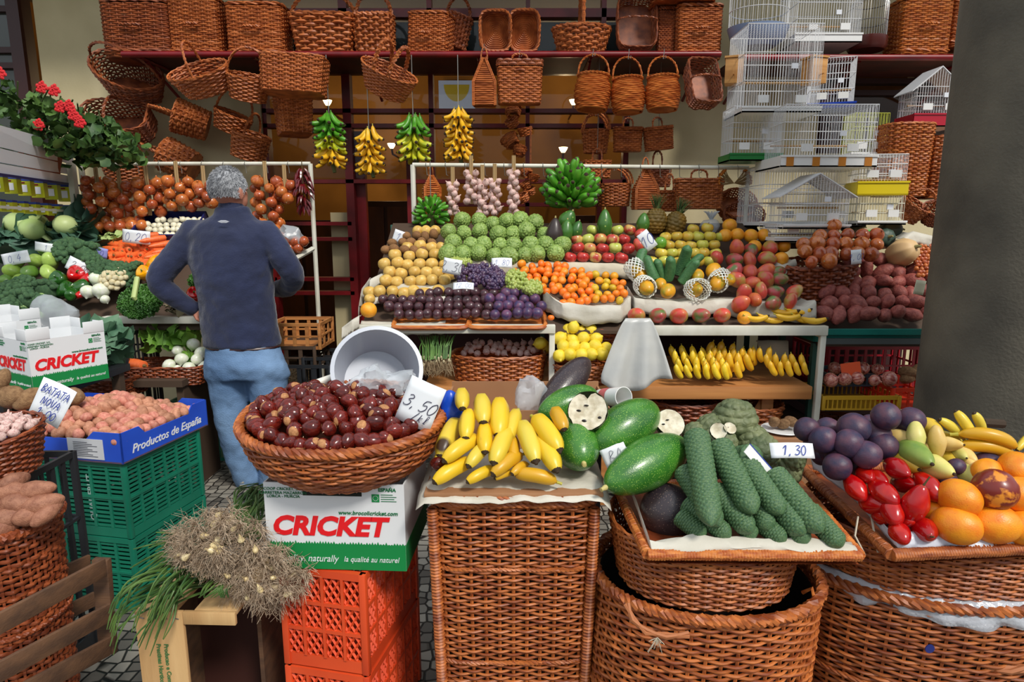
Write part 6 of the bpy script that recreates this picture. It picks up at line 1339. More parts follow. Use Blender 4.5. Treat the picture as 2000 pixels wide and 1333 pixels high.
t=thing('floor_box','brown cardboard box under the large worn basket','box',(p.x,3.5,0)); part('body',MB().b2(-.25,.25,-.2,.2,0,.235,bev=.004),mat('cardboard',srgb(168,122,84),.8,srgb(150,106,72),ns=4),t)
paper('paper_sheet','creased pale paper leaning behind the shelf bananas',[at(1480,668,3.4),at(1540,668,3.4)],.1,KRAFT,seed=31,back=.03)
p=at(1520,828,3.2)
for k,(cx,cy) in enumerate(((1512,824),(1530,828),(1546,824))): q=at(cx,cy,3.0); P_yam[0].put(q,(1,k,0),S(11,q),'brown root on a plate at the foot of the stand, %s from left'%ORD[k])
t=thing('white_plate','thin white plate of brown roots at foot of the stand','plate',at(1528,838,3.0)); part('dish',MB().lathe([(.001,-.012),(.07,-.01),(.1,.0),(.098,.003),(.07,-.006)],28),WHT,t)
t=thing('floor_box','cardboard box under the white plate','box',(at(1528,838,3.0).x,3.0,0)); h=at(1528,838,3.0).z-.014; part('body',MB().b2(-.13,.13,-.11,.11,0,h,bev=.004),mat('cardboard',srgb(168,122,84),.8,srgb(150,106,72),ns=4),t)
# support under the cages
t=thing('cage_table','low dark table carrying the bird cages and hampers','table',(at(1640,450,4.1).x,4.2,0)); zt=at(1600,474,3.9).z
part('top',MB().b2(-.55,.95,-.52,.45,zt-.03,zt),WOOD2,t)
for x in(-.5,.9):
    for y in(-.4,.4): part('leg',MB().b2(x-.02,x+.02,y-.02,y+.02,0,zt-.03),WOOD2,t)
# ---------------------------------------------------------------- foreground: chestnuts
ZR=at(672,806,1.6).z; tb=thing('chestnut_basket','large round wicker basket heaped with chestnuts standing on the printed carton','basket',(at(672,806,1.6).x,1.62,ZR-.152),(R(9),0,0))
part('weave',weave(MB(),.165,.135,.252,.205,.15,2.1,46,17,6,.0026,.0036,.03,6,jz=.2,fill=.43),WK,tb)
part('base',base_disc(.165,.135,.004,2.1),WK,tb); part('rim',rope(MB(),loop(.256,.209,.148,2.1,160),.013,3,26,True,6),WK,tb)
part('lining',weave_liner(.16,.13,.246,.2,.15,2.1,.03),WD,tb)
CH=mat('chestnut_shell',srgb(72,14,12),.2,srgb(112,32,22),ns=1.4,rand=.35,stretch=(4,4,.5),coat=.25,spec=.4,bump=.04,bs=4); CS=mat('chestnut_scar',srgb(190,136,88),.7,srgb(160,108,66),ns=4,bump=.2,bs=12,rand=.1)
P_ch=[]
for v in range(4):
    prof=sphere_prof(16,1,.92+.06*v,0,.08,.86,1); mb=MB().lathe(prof,26); mb.warp(lambda q:np.array([q[0],q[1]*(.74 if q[1]>0 else .9),q[2]])).noise(.06,1.3,v)
    sc=MB().ell((0,.02,-.50),(.70,.56,.50),18,10); tp=MB().tube([(0,0,.78),(.01,0,.98),(.03,.01,1.16)],[.13,.05,.02],7)
    P_ch.append(pro('chestnut','chestnut',mb,CH,[('scar',sc,CS),('tip',tp,mat('chestnut_tip',srgb(190,160,130),.8))]))
Mt=Matrix.Translation(tb.location)@Euler(tb.rotation_euler).to_matrix().to_4x4(); pit=.0405; row=0
for i in range(-6,7):
    y=i*pit*.84; n=0
    for j in range(-8,9):
        x=(j+.5*(i%2))*pit; r=math.hypot(x/.245,y/.198)
        if (r>.80 and y<.03) or r>.95: continue
        if y>.05 and -.03<x<.13: continue      # scoop stands here
        z=.158+.04*(1-r*r)-(.02 if y>.08 and x<0 else 0)+rnd.uniform(-.006,.008)
        o=pick(P_ch).put(Mt@Vector((x+rnd.uniform(-.004,.004),y+rnd.uniform(-.004,.004),z)),(rnd.uniform(0,6.28),rnd.uniform(0,6.28),rnd.uniform(0,6.28)),.0222*rnd.uniform(.9,1.1),f'glossy brown chestnut, {ordn(n)} from left, {ordn(i+6)} row up, big basket','chestnuts in the basket'); n+=1
for k in range(27):
    a=-PI*1.03+k*PI*1.06/26; pick(P_ch).put(Mt@Vector((.222*math.cos(a),.178*math.sin(a),.158+rnd.uniform(-.004,.008))),(rnd.uniform(0,6.28),rnd.uniform(0,6.28),rnd.uniform(0,6.28)),.0222*rnd.uniform(.9,1.05),f'chestnut touching the front rim of the big basket, {ordn(k)} from left','chestnuts along the front rim')
k=0
for i in range(-3,3):
    n=0
    for j in range(-4,4):
        x=(j+.5*(i%2)-.3)*pit*1.25-.03; y=i*pit*1.0-.01; r=math.hypot(x/.2,y/.13)
        if r>1 or (y>.04 and x>-.05): continue
        pick(P_ch).put(Mt@Vector((x,y,.138+.045*(1-r*r*.6)+.03)),(rnd.uniform(0,6.28),rnd.uniform(0,6.28),rnd.uniform(0,6.28)),.0215,f'chestnut on top of the others, {ordn(n)} from left, {ordn(i+3)} row up','chestnuts on top of the heap'); n+=1
o=P_ch[0].put(at(852,783,1.66),(1,0,0),.02,'single chestnut on the basket rim beside the white sign'); o=P_ch[1].put(at(857,905,1.47),(1,0,0),.021,'single chestnut fallen between basket and bananas')
# plastic scoop
SCO=mat('scoop_plastic',srgb(206,212,220),.3,srgb(186,192,204),ns=3,alpha=.86,spec=.5,coat=.2)
c=at(737,722,1.70); ax=Vector((.22,-.86,.46)).normalized(); Ms=Matrix.Translation(c)@ax.to_track_quat('Z','Y').to_matrix().to_4x4()
t=thing('plastic_scoop','translucent white plastic scoop lying in the chestnut basket','scoop',c,Ms.to_euler())
part('bowl',MB().lathe([(.001,-.145),(.085,-.145),(.095,-.135),(.118,-.01),(.124,-.008),(.124,.004),(.113,.004),(.112,-.01),(.09,-.13),(.001,-.135)],48),SCO,t)
hv=Ms.inverted()@at(520,784,1.66); hs=Vector((-.08,.03,-.03)); hs=Ms.inverted()@at(662,734,1.78); part('handle',MB().tube([hs,hs.lerp(hv,.5),hv],.0115,14),mat('handle_white',srgb(226,222,210),.4),t)
mb=MB().ell((0,0,0),(.085,.035,.045),34,20).noise(.04,24,3).noise(.018,60,5); t2=thing('plastic_bag','crumpled clear plastic bag inside the white scoop','plastic bag',at(748,752,1.63)); part('film',mb,PLAS,t2)

t=tag('white wavy-edged sign reading 3,50 per kilo on the chestnuts',820,790,1.50,74,92,'3,50',(-8,22,-10),INKK,hf=.27,thick=.009,slant=.35); part('writing',script_mb('/kl',.022,.0009,.3).xf(Matrix.Translation((.016,-.0045,-.03))@Matrix.Rotation(PI/2,4,'X')),INKK,t)
# ---------------------------------------------------------------- printed cartons
WC=mat('carton_white',srgb(224,226,228),.6); GC=mat('carton_green',srgb(0,130,62),.6); RC=mat('carton_red',srgb(226,16,26),.55); HOLE=mat('carton_hole',srgb(26,30,26),.9); GT=mat('carton_green_text',srgb(0,110,60),.6)
def carton(label,w,h,d,loc,rot,right=False,topcut=False):
    t=thing('printed_carton',label,'box',loc,rot); gh=h*.3; th=.004
    mb=MB(); mb.b2(-w/2,w/2,-d/2,-d/2+th,0,h); mb.b2(-w/2,w/2,d/2-th,d/2,0,h); mb.b2(-w/2,-w/2+th,-d/2+th,d/2-th,0,h); mb.b2(w/2-th,w/2,-d/2+th,d/2-th,0,h); mb.b2(-w/2+th,w/2-th,-d/2+th,d/2-th,0,th); part('walls',mb,WC,t)
    rg=random.Random(3)
    def face(W,M_,full=True):
        mb=MB(); n=int(W/.0035); P=[]
        V=[(-W/2,0,0),(W/2,0,0)]; top=[]
        for i in range(n+1): top.append((W/2-W*i/n,0,gh+(0 if i%2 else rg.uniform(.002,.009))))
        bot=[(W/2-W*i/n,0,0) for i in range(n+1)]; mb.add(bot+top,[[i,i+1,n+2+i,n+1+i][::-1] for i in range(n)]); mb.xf(M_@Matrix.Translation((0,-.0008,0))); part('green_grass_band',mb,GC,t)
        R90=Matrix.Rotation(PI/2,4,'X')
        s=W*.245/ .27*.27
        tx=text_mb('CRICKET',W*.205,.22,W*.009); V_=np.concatenate(tx.V); ww=V_[:,0].max()-V_[:,0].min(); k=W*.84/ww; tx.xf(M_@Matrix.Translation((-W*.05,-.0015,h*.50))@R90@Matrix.Diagonal((k,h*.235/(V_[:,1].max()-V_[:,1].min()),1,1))); part('lettering',tx,RC,t,label='big red slanted lettering CRICKET')
        tx=text_mb('www.brocolicricket.com',W*.058,.15,.0003); V_=np.concatenate(tx.V); k=W*.42/(V_[:,0].max()-V_[:,0].min()); tx.xf(M_@Matrix.Translation((W*.24,-.0015,h*.67))@R90@Matrix.Diagonal((k,k,1,1))); part('lettering',tx,GT,t,label='small green web address')
        for s_,cx,ww_ in (('quality, naturally',-.2,.42),('la qualité au naturel',.25,.4)):
            tx=text_mb(s_,W*.06,.25,0); V_=np.concatenate(tx.V); k=W*ww_/(V_[:,0].max()-V_[:,0].min()); tx.xf(M_@Matrix.Translation((W*cx,-.0015,gh*.42))@R90@Matrix.Diagonal((k,k*1.15,1,1))); part('lettering',tx,WC,t,label='thin white slogan')
        mb=MB().add([(W*.27,0,h*.80),(W*.325,0,h*.80),(W*.325,0,h*.89),(W*.27,0,h*.89)],[[0,1,2,3]]); mb.xf(M_@Matrix.Translation((0,-.0012,0))); part('green_label',mb,GC,t)
        mb=MB()
        for k in range(12): a=k*PI/6; mb.ell((W*.2975+W*.018*math.cos(a),-.0016,h*.845+W*.018*math.sin(a)),(W*.0028,.0003,W*.0028),6,4)
        mb.xf(M_); part('star_ring',mb,WC,t)
        mb=MB()
        for x0,x1,z in ((.335,.445,.81),(.335,.43,.835),(.335,.445,.86),(.335,.42,.885)): mb.b2(W*x0,W*x1,-.0013,-.0009,h*z-.0008,h*z+.0008)
        for s_,z in (('COOP CRICKET, S.C.',.93),('CARRETERA MAZARRON',.885),('LORCA - MURCIA',.845)):
            tx=text_mb(s_,W*.03); tx.xf(Matrix.Translation((-W*.36,-.0015,h*z))@R90); mb.join(tx)
        tx=text_mb('ESPAÑA',W*.035,0,.0003); tx.xf(Matrix.Translation((W*.38,-.0015,h*.94))@R90); mb.join(tx); mb.xf(M_); part('small_print',mb,GT,t)
        if full and not topcut: part('hand_hole',MB().b2(-W*.22,W*.20,-.0015,.003,h*.86,h*.97,bev=.001).xf(M_),HOLE,t)
    face(w,Matrix.Translation((0,-d/2,0))); 
    if right: face(d,Matrix.Translation((-w/2,0,0))@Matrix.Rotation(-PI/2,4,'Z'))
    else:
        mb=MB().b2(w/2,w/2+.0008,-d/2,d/2,0,gh); part('green_side_band',mb,GC,t)
    if topcut:
        for sx_ in (-1,1):
            for sy_ in (-1,1):
                mb=MB(); cx,cy=sx_*w/2,sy_*d/2; L=.085; lh=.05
                mb.b2(min(cx,cx-sx_*L),max(cx,cx-sx_*L),cy-th/2,cy+th/2,h,h+lh,bev=.0015); mb.b2(cx-th/2,cx+th/2,min(cy,cy-sy_*L),max(cy,cy-sy_*L),h,h+lh*.9,bev=.0015); part('corner_tab',mb,WC,t)
    return t
cx0,cx1=at(521,1030,1.5).x,at(798,1030,1.5).x; wbx=cx1-cx0
carton('white and green CRICKET carton under the chestnut basket',wbx,.232,.29,((cx0+cx1)/2,1.65,.583),(0,0,R(-3)))
def latcrate(label,loc,rz,w=.225,d=.36,h=.285): return slotcrate('plastic_crate',label,loc[0],loc[1],loc[2],w,d,h,ORG,rz,4,3,mode='x',th=.008)
latcrate('upper orange lattice crate directly under the CRICKET carton',((at(536,1250,1.5).x+at(712,1250,1.5).x)/2+.05,1.69,.294),R(-12)); latcrate('lower orange lattice crate standing on the paving',((at(536,1250,1.5).x+at(712,1250,1.5).x)/2+.05,1.69,.004),R(-12))
# ---------------------------------------------------------------- banana hamper
x0,x1=at(830,965,1.42).x,at(1176,975,1.42).x; hx=(x0+x1)/2; hw=(x1-x0)/2; hz=.825
t=thing('banana_hamper','tall square wicker hamper with bananas heaped on its paper-covered lid','basket',(hx,1.62,0))
part('weave',weave(MB(),hw*.86,.16,hw*.97,.185,hz-.03,7,40,84,6,.0026,.0046,0,6,jz=.25,fill=.38),WK,t); part('base',base_disc(hw*.86,.16,.004,7),WK,t); part('lining',weave_liner(hw*.86-.004,.156,hw*.97-.004,.181,hz-.04,7),DK,t)  # lining is a dark sheet added so the weave gaps look shaded
for z,r in ((hz-.03,.009),(hz-.018,.01),(.012,.009)): part('rim' if z>.1 else 'foot_border',rope(MB(),loop(hw*(1.0 if z>.1 else .88),.192 if z>.1 else .163,z,7,140),r,3,30,True,6),WK,t)
for z in (.36,.62): part('band',rope(MB(),loop(hw*(.86+.11*z/hz)+.003,.16+.025*z/hz+.003,z,7,140),.006,3,40,True,5),WK,t)
for sx_ in (-1,1):
    mb=MB(); x_=hw*.955*sx_
    for k in range(90): z=.01+k*(hz-.05)/90; f=.86+.11*z/hz; mb.tube(loop(.011,.011,z,2,8)+np.array([hw*f*sx_*.97,-(.16+.025*z/hz)*.97,0]),.0042,4,closed=True)
    part('corner_binding',mb,WK,t)
part('lid',MB().b2(-hw*1.02,hw*1.02,-.195,.195,hz-.012,hz,bev=.003),mat('cardboard',srgb(168,122,84),.8,srgb(150,106,72),ns=4),t)
G=[]
for i in range(46):
    u=i/45; row=[]
    for j in range(26):
        v=j/25; x=hx+(u-.5)*hw*2.2; y=1.405+v*.36; e=max(0,(.16-v)/.16)*1.0; s_=max(0,abs(u-.5)*2-.9)/.1
        z=hz+.004+.006*noise.noise(Vector((x*30,y*30,3)))-e*.018*(1+.9*noise.noise(Vector((x*14,0,1))))-s_*.02; row.append((x,y-.012*e*noise.noise(Vector((x*22,2,2))),z))
    G.append(row)
o=solo('paper_sheet',MB().grid(G),PAPER,'white crinkled paper sheet under the front bananas','paper liner'); md=o.modifiers.new('s','SOLIDIFY'); md.thickness=.001
BB=bed(1.45,.862,.62); FB={}
FBt=[mat('banana_front%d'%i,c,.36,c2,ns=1.1,rand=.05,spots=srgb(60,38,16),sps=6,spt=sp,sss=.06,bump=.05,bs=5) for i,(c,c2,sp) in enumerate(((srgb(222,184,40),srgb(216,196,72),.09),(srgb(226,180,22),srgb(232,200,52),.07),(srgb(214,168,30),srgb(196,142,30),.15)))]
def fban(label,a,b,la=.02,lb=.02,fat=.235,curv=.28,roll=0,m=0,YF=None,name='banana',group=None,th=None):
    fat*=1.28; curv*=.8; YF=YF or BB; A=at(a[0],a[1],YF(la)(a[1])); B=at(b[0],b[1],YF(lb)(b[1])); d=B-A; L=d.length/2*1.04
    t=thing(name,label,'banana',(A+B)/2); mb=banmb(curv,fat,18,sides=12)
    # body / tip / neck as parts
    V=np.concatenate(mb.V); sides=12; k=len(V)//sides
    X=d.normalized(); up=Vector((0,-.55,.83)); Z=(up-X*up.dot(X)).normalized(); Z=Matrix.Rotation(roll,3,X)@Z; Yv=Z.cross(X); Mx=Matrix((X,Yv,Z)).transposed().to_4x4()@Matrix.Scale(L,4)@Matrix.Translation((0,0,-curv*.3))
    Mx=Mx@Matrix.Diagonal((1,1,-1,1)) if False else Mx@Matrix.Rotation(PI,4,'X')@Matrix.Translation((0,0,-curv*.6))
    bm=MB().grid(V[:-1*sides].reshape(k-1,sides,3),cv=True); bm.M=[0]*len(bm.F); bm.xf(Mx); part('peel',bm,FBt[m],t,ang=70)
    tip=V[-2*sides:].reshape(2,sides,3); c0=tip[0].mean(0); q0=V[-3*sides:-2*sides].mean(0); e=tip[0].mean(0)-q0; e/=np.linalg.norm(e)
    r0=np.linalg.norm(V[-2*sides]-c0); tm=MB().tube([tuple(c0-e*.01),tuple(c0+e*.02),tuple(c0+e*.08),tuple(c0+e*.11)],[r0*.98,r0*.85,.06,.05],9); tm.xf(Mx); part('tip',tm,M_bant,t,label='black dried tip')
    n0=V[:sides].mean(0); n1=V[sides:2*sides].mean(0); e=n0-n1; e/=np.linalg.norm(e)+1e-9; nm=MB().tube([tuple(n1),tuple(n0),tuple(n0+e*.1)],[.085,.065,.075],8); nm.xf(Mx); part('neck',nm,M_bans,t)
    return t
FL=[((902,762),(903,797),.055,.085,0,.30),((940,772),(944,824),.04,.075,0,.26),((976,778),(974,848),.03,.065,1,.24),((916,800),(909,855),.05,.075,1,.25),((946,826),(947,882),.04,.065,1,.25),((994,835),(964,903),.03,.06,0,.24),((893,818),(860,890),.0,.03,0,.24),((936,852),(866,898),.03,.06,1,.24),((958,862),(914,909),.02,.05,0,.24),((922,898),(847,940),.0,.025,1,.25),((968,914),(912,940),.0,.022,1,.25),((1018,885),(962,925),.01,.04,2,.25),((1000,922),(966,934),.0,.02,2,.26),((1086,938),(1006,924),.005,.012,2,.27),
 ((1044,812),(1093,878),.03,.065,1,.25),((1082,798),(1102,838),.05,.075,2,.3),((1018,822),(1047,899),.02,.055,0,.22),((1048,846),(1088,916),.01,.05,1,.24),((1000,850),(1003,905),.0,.03,2,.22),((1030,905),(1000,925),.0,.03,2,.25),((1010,800),(990,860),.01,.04,0,.22),((870,870),(852,915),-.01,.01,0,.24)]
for k,(a,b,la,lb,m,f) in enumerate(FL):
    desc=('yellow','clean yellow','black-spotted')[m]; fban(f'small {desc} banana on the hamper, '+('%s from the left by its tip'%ordn(sorted(range(len(FL)),key=lambda q:(FL[q][1][0],q)).index(k))),a,b,la,lb,f,m=m)
# ---------------------------------------------------------------- cardboard box of avocados
p0=at(880,742,1.98); t=thing('cardboard_box','open brown cardboard box behind the front bananas','box',((-.2+.245)/2+.02,1.86,.83)); CB_=mat('cardboard',srgb(168,122,84),.8,srgb(150,106,72),ns=4); bw=.235
for x0_,x1_,y0_,y1_ in ((-bw,bw,-.14,-.135),(-bw,bw,.135,.14),(-bw,-bw+.005,-.135,.135),(bw-.005,bw,-.135,.135)): part('wall',MB().b2(x0_,x1_,y0_,y1_,0,.125 if y0_>0 or abs(x0_)<0 else .11),CB_,t)
part('bottom',MB().b2(-bw,bw,-.135,.135,0,.005),CB_,t)
slotcrate('plastic_crate','black crate stack holding up the cardboard box',.04,1.9,.42,.42,.26,.405,BLK,0,8,3); slotcrate('plastic_crate','lowest black crate of the stack under the cardboard box',.04,1.9,.004,.42,.26,.41,BLK,0,8,3)
t=thing('blue_bag','bright blue crumpled plastic bag between chestnuts and bananas','bag',at(882,800,1.62)); part('film',MB().ell((0,0,0),(.03,.03,.048),20,14).noise(.014,30,2),mat('blue_film',srgb(10,70,190),.25,bump=.3,bs=20),t)
t=thing('plastic_bag','clear crumpled plastic bag in the cardboard box, by dark avocado','plastic bag',at(1040,775,1.76)); part('film',MB().ell((0,0,0),(.045,.03,.06),26,16).noise(.03,22,7).noise(.012,60,2),PLAS,t)
M_avg=mat('avocado_front',srgb(40,96,30),.3,srgb(66,126,40),ns=16,spots=srgb(150,186,80),sps=250,spt=.19,bump=.1,bs=300,coat=.25); M_avp=mat('avocado_purple',srgb(46,36,44),.32,srgb(58,46,46),ns=10,spots=srgb(120,100,90),sps=190,spt=.16,bump=.1,bs=300,coat=.2)
def avoL(label,a,b,r,m,Ya,Yb,top=.78,stem=True):
    A=at(a[0],a[1],Ya); B=at(b[0],b[1],Yb); d=B-A; L=d.length/2; rr=S(r,(A+B)/2); q=d.to_track_quat('Z','Y').to_euler(); return avo(label,(A+B)/2,rr,L,m,q,stem,top,44)
avoL('long dark purple avocado standing in the cardboard box',(1060,806),(1148,702),31,M_avp,1.72,1.86,1.0,False)
avoL('green avocado lying behind the cut cherimoya',(1165,768),(1052,812),34,M_avg,1.74,1.66,.9,False)
avoL('big speckled green avocado lying upper right of the bananas',(1280,796),(1160,876),47,M_avg,1.64,1.52,.9)
avoL('big speckled green avocado lying lowest at the gap between baskets',(1336,866),(1184,952),50,M_avg,1.55,1.40,.85)
avoL('dark green avocado facing front just right of the bananas',(1112,835),(1140,905),46,M_avg,1.64,1.46,.9)
# cut cherimoyas
CF=mat('cherimoya_flesh',srgb(226,218,196),.5,srgb(190,178,150),ns=60,sss=.15); CK=mat('cherimoya_skin',srgb(80,92,60),.6,srgb(118,124,86),ns=20,bump=.5,bs=45,bkind='voronoi'); SEED=mat('seed_black',srgb(30,22,18),.3)
def halfch(label,cx,cy,r,Y,nrm,seeds=4):
    c=at(cx,cy,Y); rr=S(r,c); q=Vector(nrm).to_track_quat('Z','Y').to_euler(); t=thing('cut_cherimoya',label,'cherimoya',c,q)
    part('skin',MB().lathe([(0,-rr*.75),(rr*.5,-rr*.66),(rr*.85,-rr*.35),(rr,0),(rr*.98,.003)],36,cap=False).noise(rr*.06,60),CK,t); n=30; P=[(rr*.95*math.cos(2*PI*k/n)*f,rr*.95*math.sin(2*PI*k/n)*f,.004) for k in range(n) for f in [1+.07*noise.noise(Vector((k*.7,cx,0)))-(.38*math.exp(-((k/n-.27)/.035)**2) if seeds>3 else .12*math.exp(-((k/n-.6)/.09)**2))]]
    part('flesh',MB().add([(0,0,-.006)]+P,[[0,1+k,1+(k+1)%n] for k in range(n)]),CF,t)
    for k in range(seeds): a=k*1.3+1.9; part('seed',MB().ell((rr*(.3+.14*k)*math.cos(a),rr*(.28+.12*k)*math.sin(a),.0),(rr*.13,rr*(.04+.015*k),rr*.05),10,6),SEED,t)
halfch('cherimoya half with white flesh and black seeds atop the box',1148,803,40,1.55,(-.25,-.85,.5),4)
halfch('cherimoya half with white flesh behind the green avocado',1308,828,30,1.60,(.1,-.8,.6),2)
t=thing('paper_cup','white rolled paper cup with red print behind the cut cherimoya','cup',at(1195,776,1.70),(R(60),R(62),0)); part('roll',MB().lathe([(.022,-.055),(.028,.055),(.026,.055),(.02,-.055)],24,cap=False),WHT,t); part('print',MB().lathe([(.0243,-.035),(.0262,0)],24,cap=False),mat('pink_print',srgb(200,100,100),.6),t)
for k,(cx,cy,r) in enumerate(((1436,822,42),(1388,838,30),(1358,850,24),(1470,864,34),(1405,866,34),(1525,915,40),(1490,885,34),(1548,895,26))):
    c=at(cx,cy,1.62-.012*k); rr=S(r,c); o=solo('cherimoya',bumpy(1.0,8,11,.09,1,.85,60,40).xf(Matrix.Scale(rr,4)).noise(rr*.1,20,k),CK,'whole leathery grey-green cherimoya on the monstera tray, %s counted clockwise'%ORD[k],'cherimoya',c,(k,k*2,0),'whole cherimoyas on the tray')
halfch('broken cherimoya stem end with ragged white edge on the tray',1403,843,17,1.50,(-.3,-.8,.5),0); halfch('slim wedge of white cherimoya flesh on the tray',1425,838,13,1.50,(.1,-.7,.7),1)
# ---------------------------------------------------------------- monstera tray and its baskets
t=thing('cane_tray','wide cane-rimmed wicker tray of monstera fruits','tray',(0,0,0)); zt=.745
TL_=[Vector((.164*1.72,1.66,zt+.005)),Vector((.21*1.39,1.275,zt+.005)),Vector((.54*1.39,1.275,zt+.002)),Vector((.45*1.75,1.66,zt+.005))]
def canerail(mb,A,B,r=.0125):
    n=int((B-A).length/.0016); P=[A.lerp(B,i/n) for i in range(n+1)]; rg=random.Random(5); rr=[]; v=1
    for i in range(n+1):
        if i%4==0: v=1+rg.uniform(-.05,.05)
        rr.append(r*v*(.93 if i%4==0 else 1))
    mb.tube(P,rr,8)
CANE=wick('cane_wrap',srgb(166,80,32),srgb(212,130,62),ns=30)
for a,b in ((0,1),(1,2),(2,3),(3,0)): mb=MB(); canerail(mb,TL_[a],TL_[b]); part('cane_rail',mb,CANE,t)
part('floor',MB().add([tuple(v+Vector((0,0,-.012))) for v in TL_]+[tuple(v+Vector((0,0,-.02))) for v in TL_],[[3,2,1,0],[4,5,6,7]]),WD,t)
paper('paper_liner','white paper standing up behind the cane rail of the monstera tray',[TL_[0]+Vector((.02,-.1,.05)),TL_[1]+Vector((.01,.008,.014)),TL_[1].lerp(TL_[2],.2)+Vector((0,.012,.024)),TL_[1].lerp(TL_[2],.5)+Vector((0,.012,.022)),TL_[2]+Vector((-.005,.008,.014))],.014,PAPER,seed=12,back=.02,n=60)
cb=Vector((.475,1.49,.6)); t=basket('oval_basket','oval wicker basket directly under the monstera tray',(cb.x,cb.y,.59),(0,0,0),a=.228,b=.198,h=.15,e=2.3,fl=1.12,rows=20,stakes=46,mat_=WK,center=False,th=.0022,amp=.0034,K=6)
def barrel2(label,x,y,a0,a1,b0,b1,h,lean,rows,stakes,m=WK,bul=.02):
    sk=lambda P:P+np.stack([lean[0]*(1-P[...,2]/h),lean[1]*(1-P[...,2]/h),0*P[...,2]],-1)
    t=thing('wicker_hamper',label,'basket',(x,y,0)); part('weave',weave(MB(),a0,b0,a1,b1,h,2.2,stakes,rows,6,.0029,.0045,bul,6,skew=sk,jz=.25,fill=.42),m,t)
    mb=MB()
    for z,r in ((h,.014),(h*.55,.007),(.012,.01)):
        mb=MB(); f=z/h; L=loop(a0+(a1-a0)*f+bul*math.sin(PI*f)+.004,b0+(b1-b0)*f+bul*math.sin(PI*f)+.004,z,2.2,150); rope(mb,sk(L),r,3,34,True,6); part('rim' if z==h else 'band',mb,m,t)
    part('lining',MB().grid(np.stack([sk(loop(a0+(a1-a0)*v+bul*math.sin(PI*v)-.012,b0+(b1-b0)*v+bul*math.sin(PI*v)-.012,.01+v*(h-.03),2.2,60)) for v in np.linspace(0,1,8)]),cv=True),DK,t); return t  # added inner shell; its dark colour stands in for shade inside
t=barrel2('large barrel-shaped wicker hamper below the monstera tray',.49,1.51,.235,.272,.19,.232,.59,(-.03,0),56,46)
def dl(px,py,Y): return at(px,py,Y)-t.location
part('rope_handle',rope(MB(),[dl(1224,1180,1.27),dl(1236,1212,1.245),dl(1262,1234,1.235),dl(1300,1244,1.23),dl(1345,1240,1.235)],.008,3,6,False,6),mat('rope_tan',srgb(170,104,62),.7),t)
mb=MB()
for k in range(26): q=dl(1284,1246,1.225); mb.tube([q,q+Vector((rnd.uniform(-.022,.016),-.006,rnd.uniform(-.035,.0)))],.0007,3)
part('frayed_knot',mb,mat('string_pale',srgb(190,180,160),.9),t); part('loop_tie',MB().tube([dl(1568,1158,1.38),dl(1586,1150,1.36),dl(1590,1172,1.36),dl(1572,1180,1.37),dl(1566,1200,1.37),dl(1558,1240,1.37)],.005,6),WO,t)
avoL('large round dark avocado at the left end of the monstera tray',(1312,985),(1300,1018),56,M_avp,1.50,1.38,1.0,False)
MT=bed(1.29,.775,.46); M_monF=mat('monstera_front',srgb(54,92,64),.5,srgb(96,124,76),ns=9,lo=.35,hi=.7,bump=.2,bs=220)
for k,(a,b,w,lf) in enumerate((((1360,850),(1388,1022),27,.075),((1404,872),(1468,998),27,.06),((1455,905),(1522,1000),24,.05),((1510,930),(1600,1034),27,.035),((1335,920),(1402,1024),22,.03),((1395,960),(1464,1036),23,.02),((1480,975),(1498,1030),20,.015),((1500,965),(1566,1040),24,.02),((1340,985),(1422,1046),20,.0),((1430,1000),(1470,1048),19,-.005),((1470,1010),(1530,1054),20,-.005),((1530,1010),(1572,1058),20,-.005),((1580,1000),(1640,1064),22,.0),((1330,1010),(1372,1046),19,-.008))):
    A=at(a[0],a[1],MT(lf)(a[1])); B=at(b[0],b[1],MT(lf+.0)(b[1])); d=A-B; r=S(w,B); L=d.length+r*.6
    mb=hexfruit(1,L/r,84,150,.02*(k%3),.82,.10,max(10,int(L/r*4.2)),13); o=solo('monstera_fruit',mb,M_monF,'long scaly green monstera fruit on the tray, %s by its tip, from left'%ordn(sorted(range(14),key=lambda q:[1388,1468,1522,1600,1402,1464,1498,1566,1422,1470,1530,1572,1640,1372][q]+q*.01).index(k)),'monstera fruit',(A+B)/2,(-d).to_track_quat('Z','Y').to_euler(),ang=80); o.scale=(r,r,r)
c=at(1455,896,1.5); o=solo('monstera_fruit',hexfruit(1,2.6,60,60,0,.9,.06,9,11),M_monF,'short stubby monstera fruit end lying on the longer ones','monstera fruit',c,(R(60),R(25),0),ang=80); s=S(26,c); o.scale=(s,s,s)
tag('pale sign with BA lettering wedged between the avocados',1202,890,1.50,50,40,'BA',(-10,-25,0),INKK,hf=.6); 
t=thing('paper_sheet','folded white and blue edged paper between monstera fruits','paper liner',at(1510,935,1.42),(R(-25),R(48),0)); part('sheet',MB().b2(-.1,.1,-.001,.001,-.012,.012),WHT,t); part('blue_edge',MB().b2(-.1,.1,-.0015,.0015,.012,.0145),INK,t)
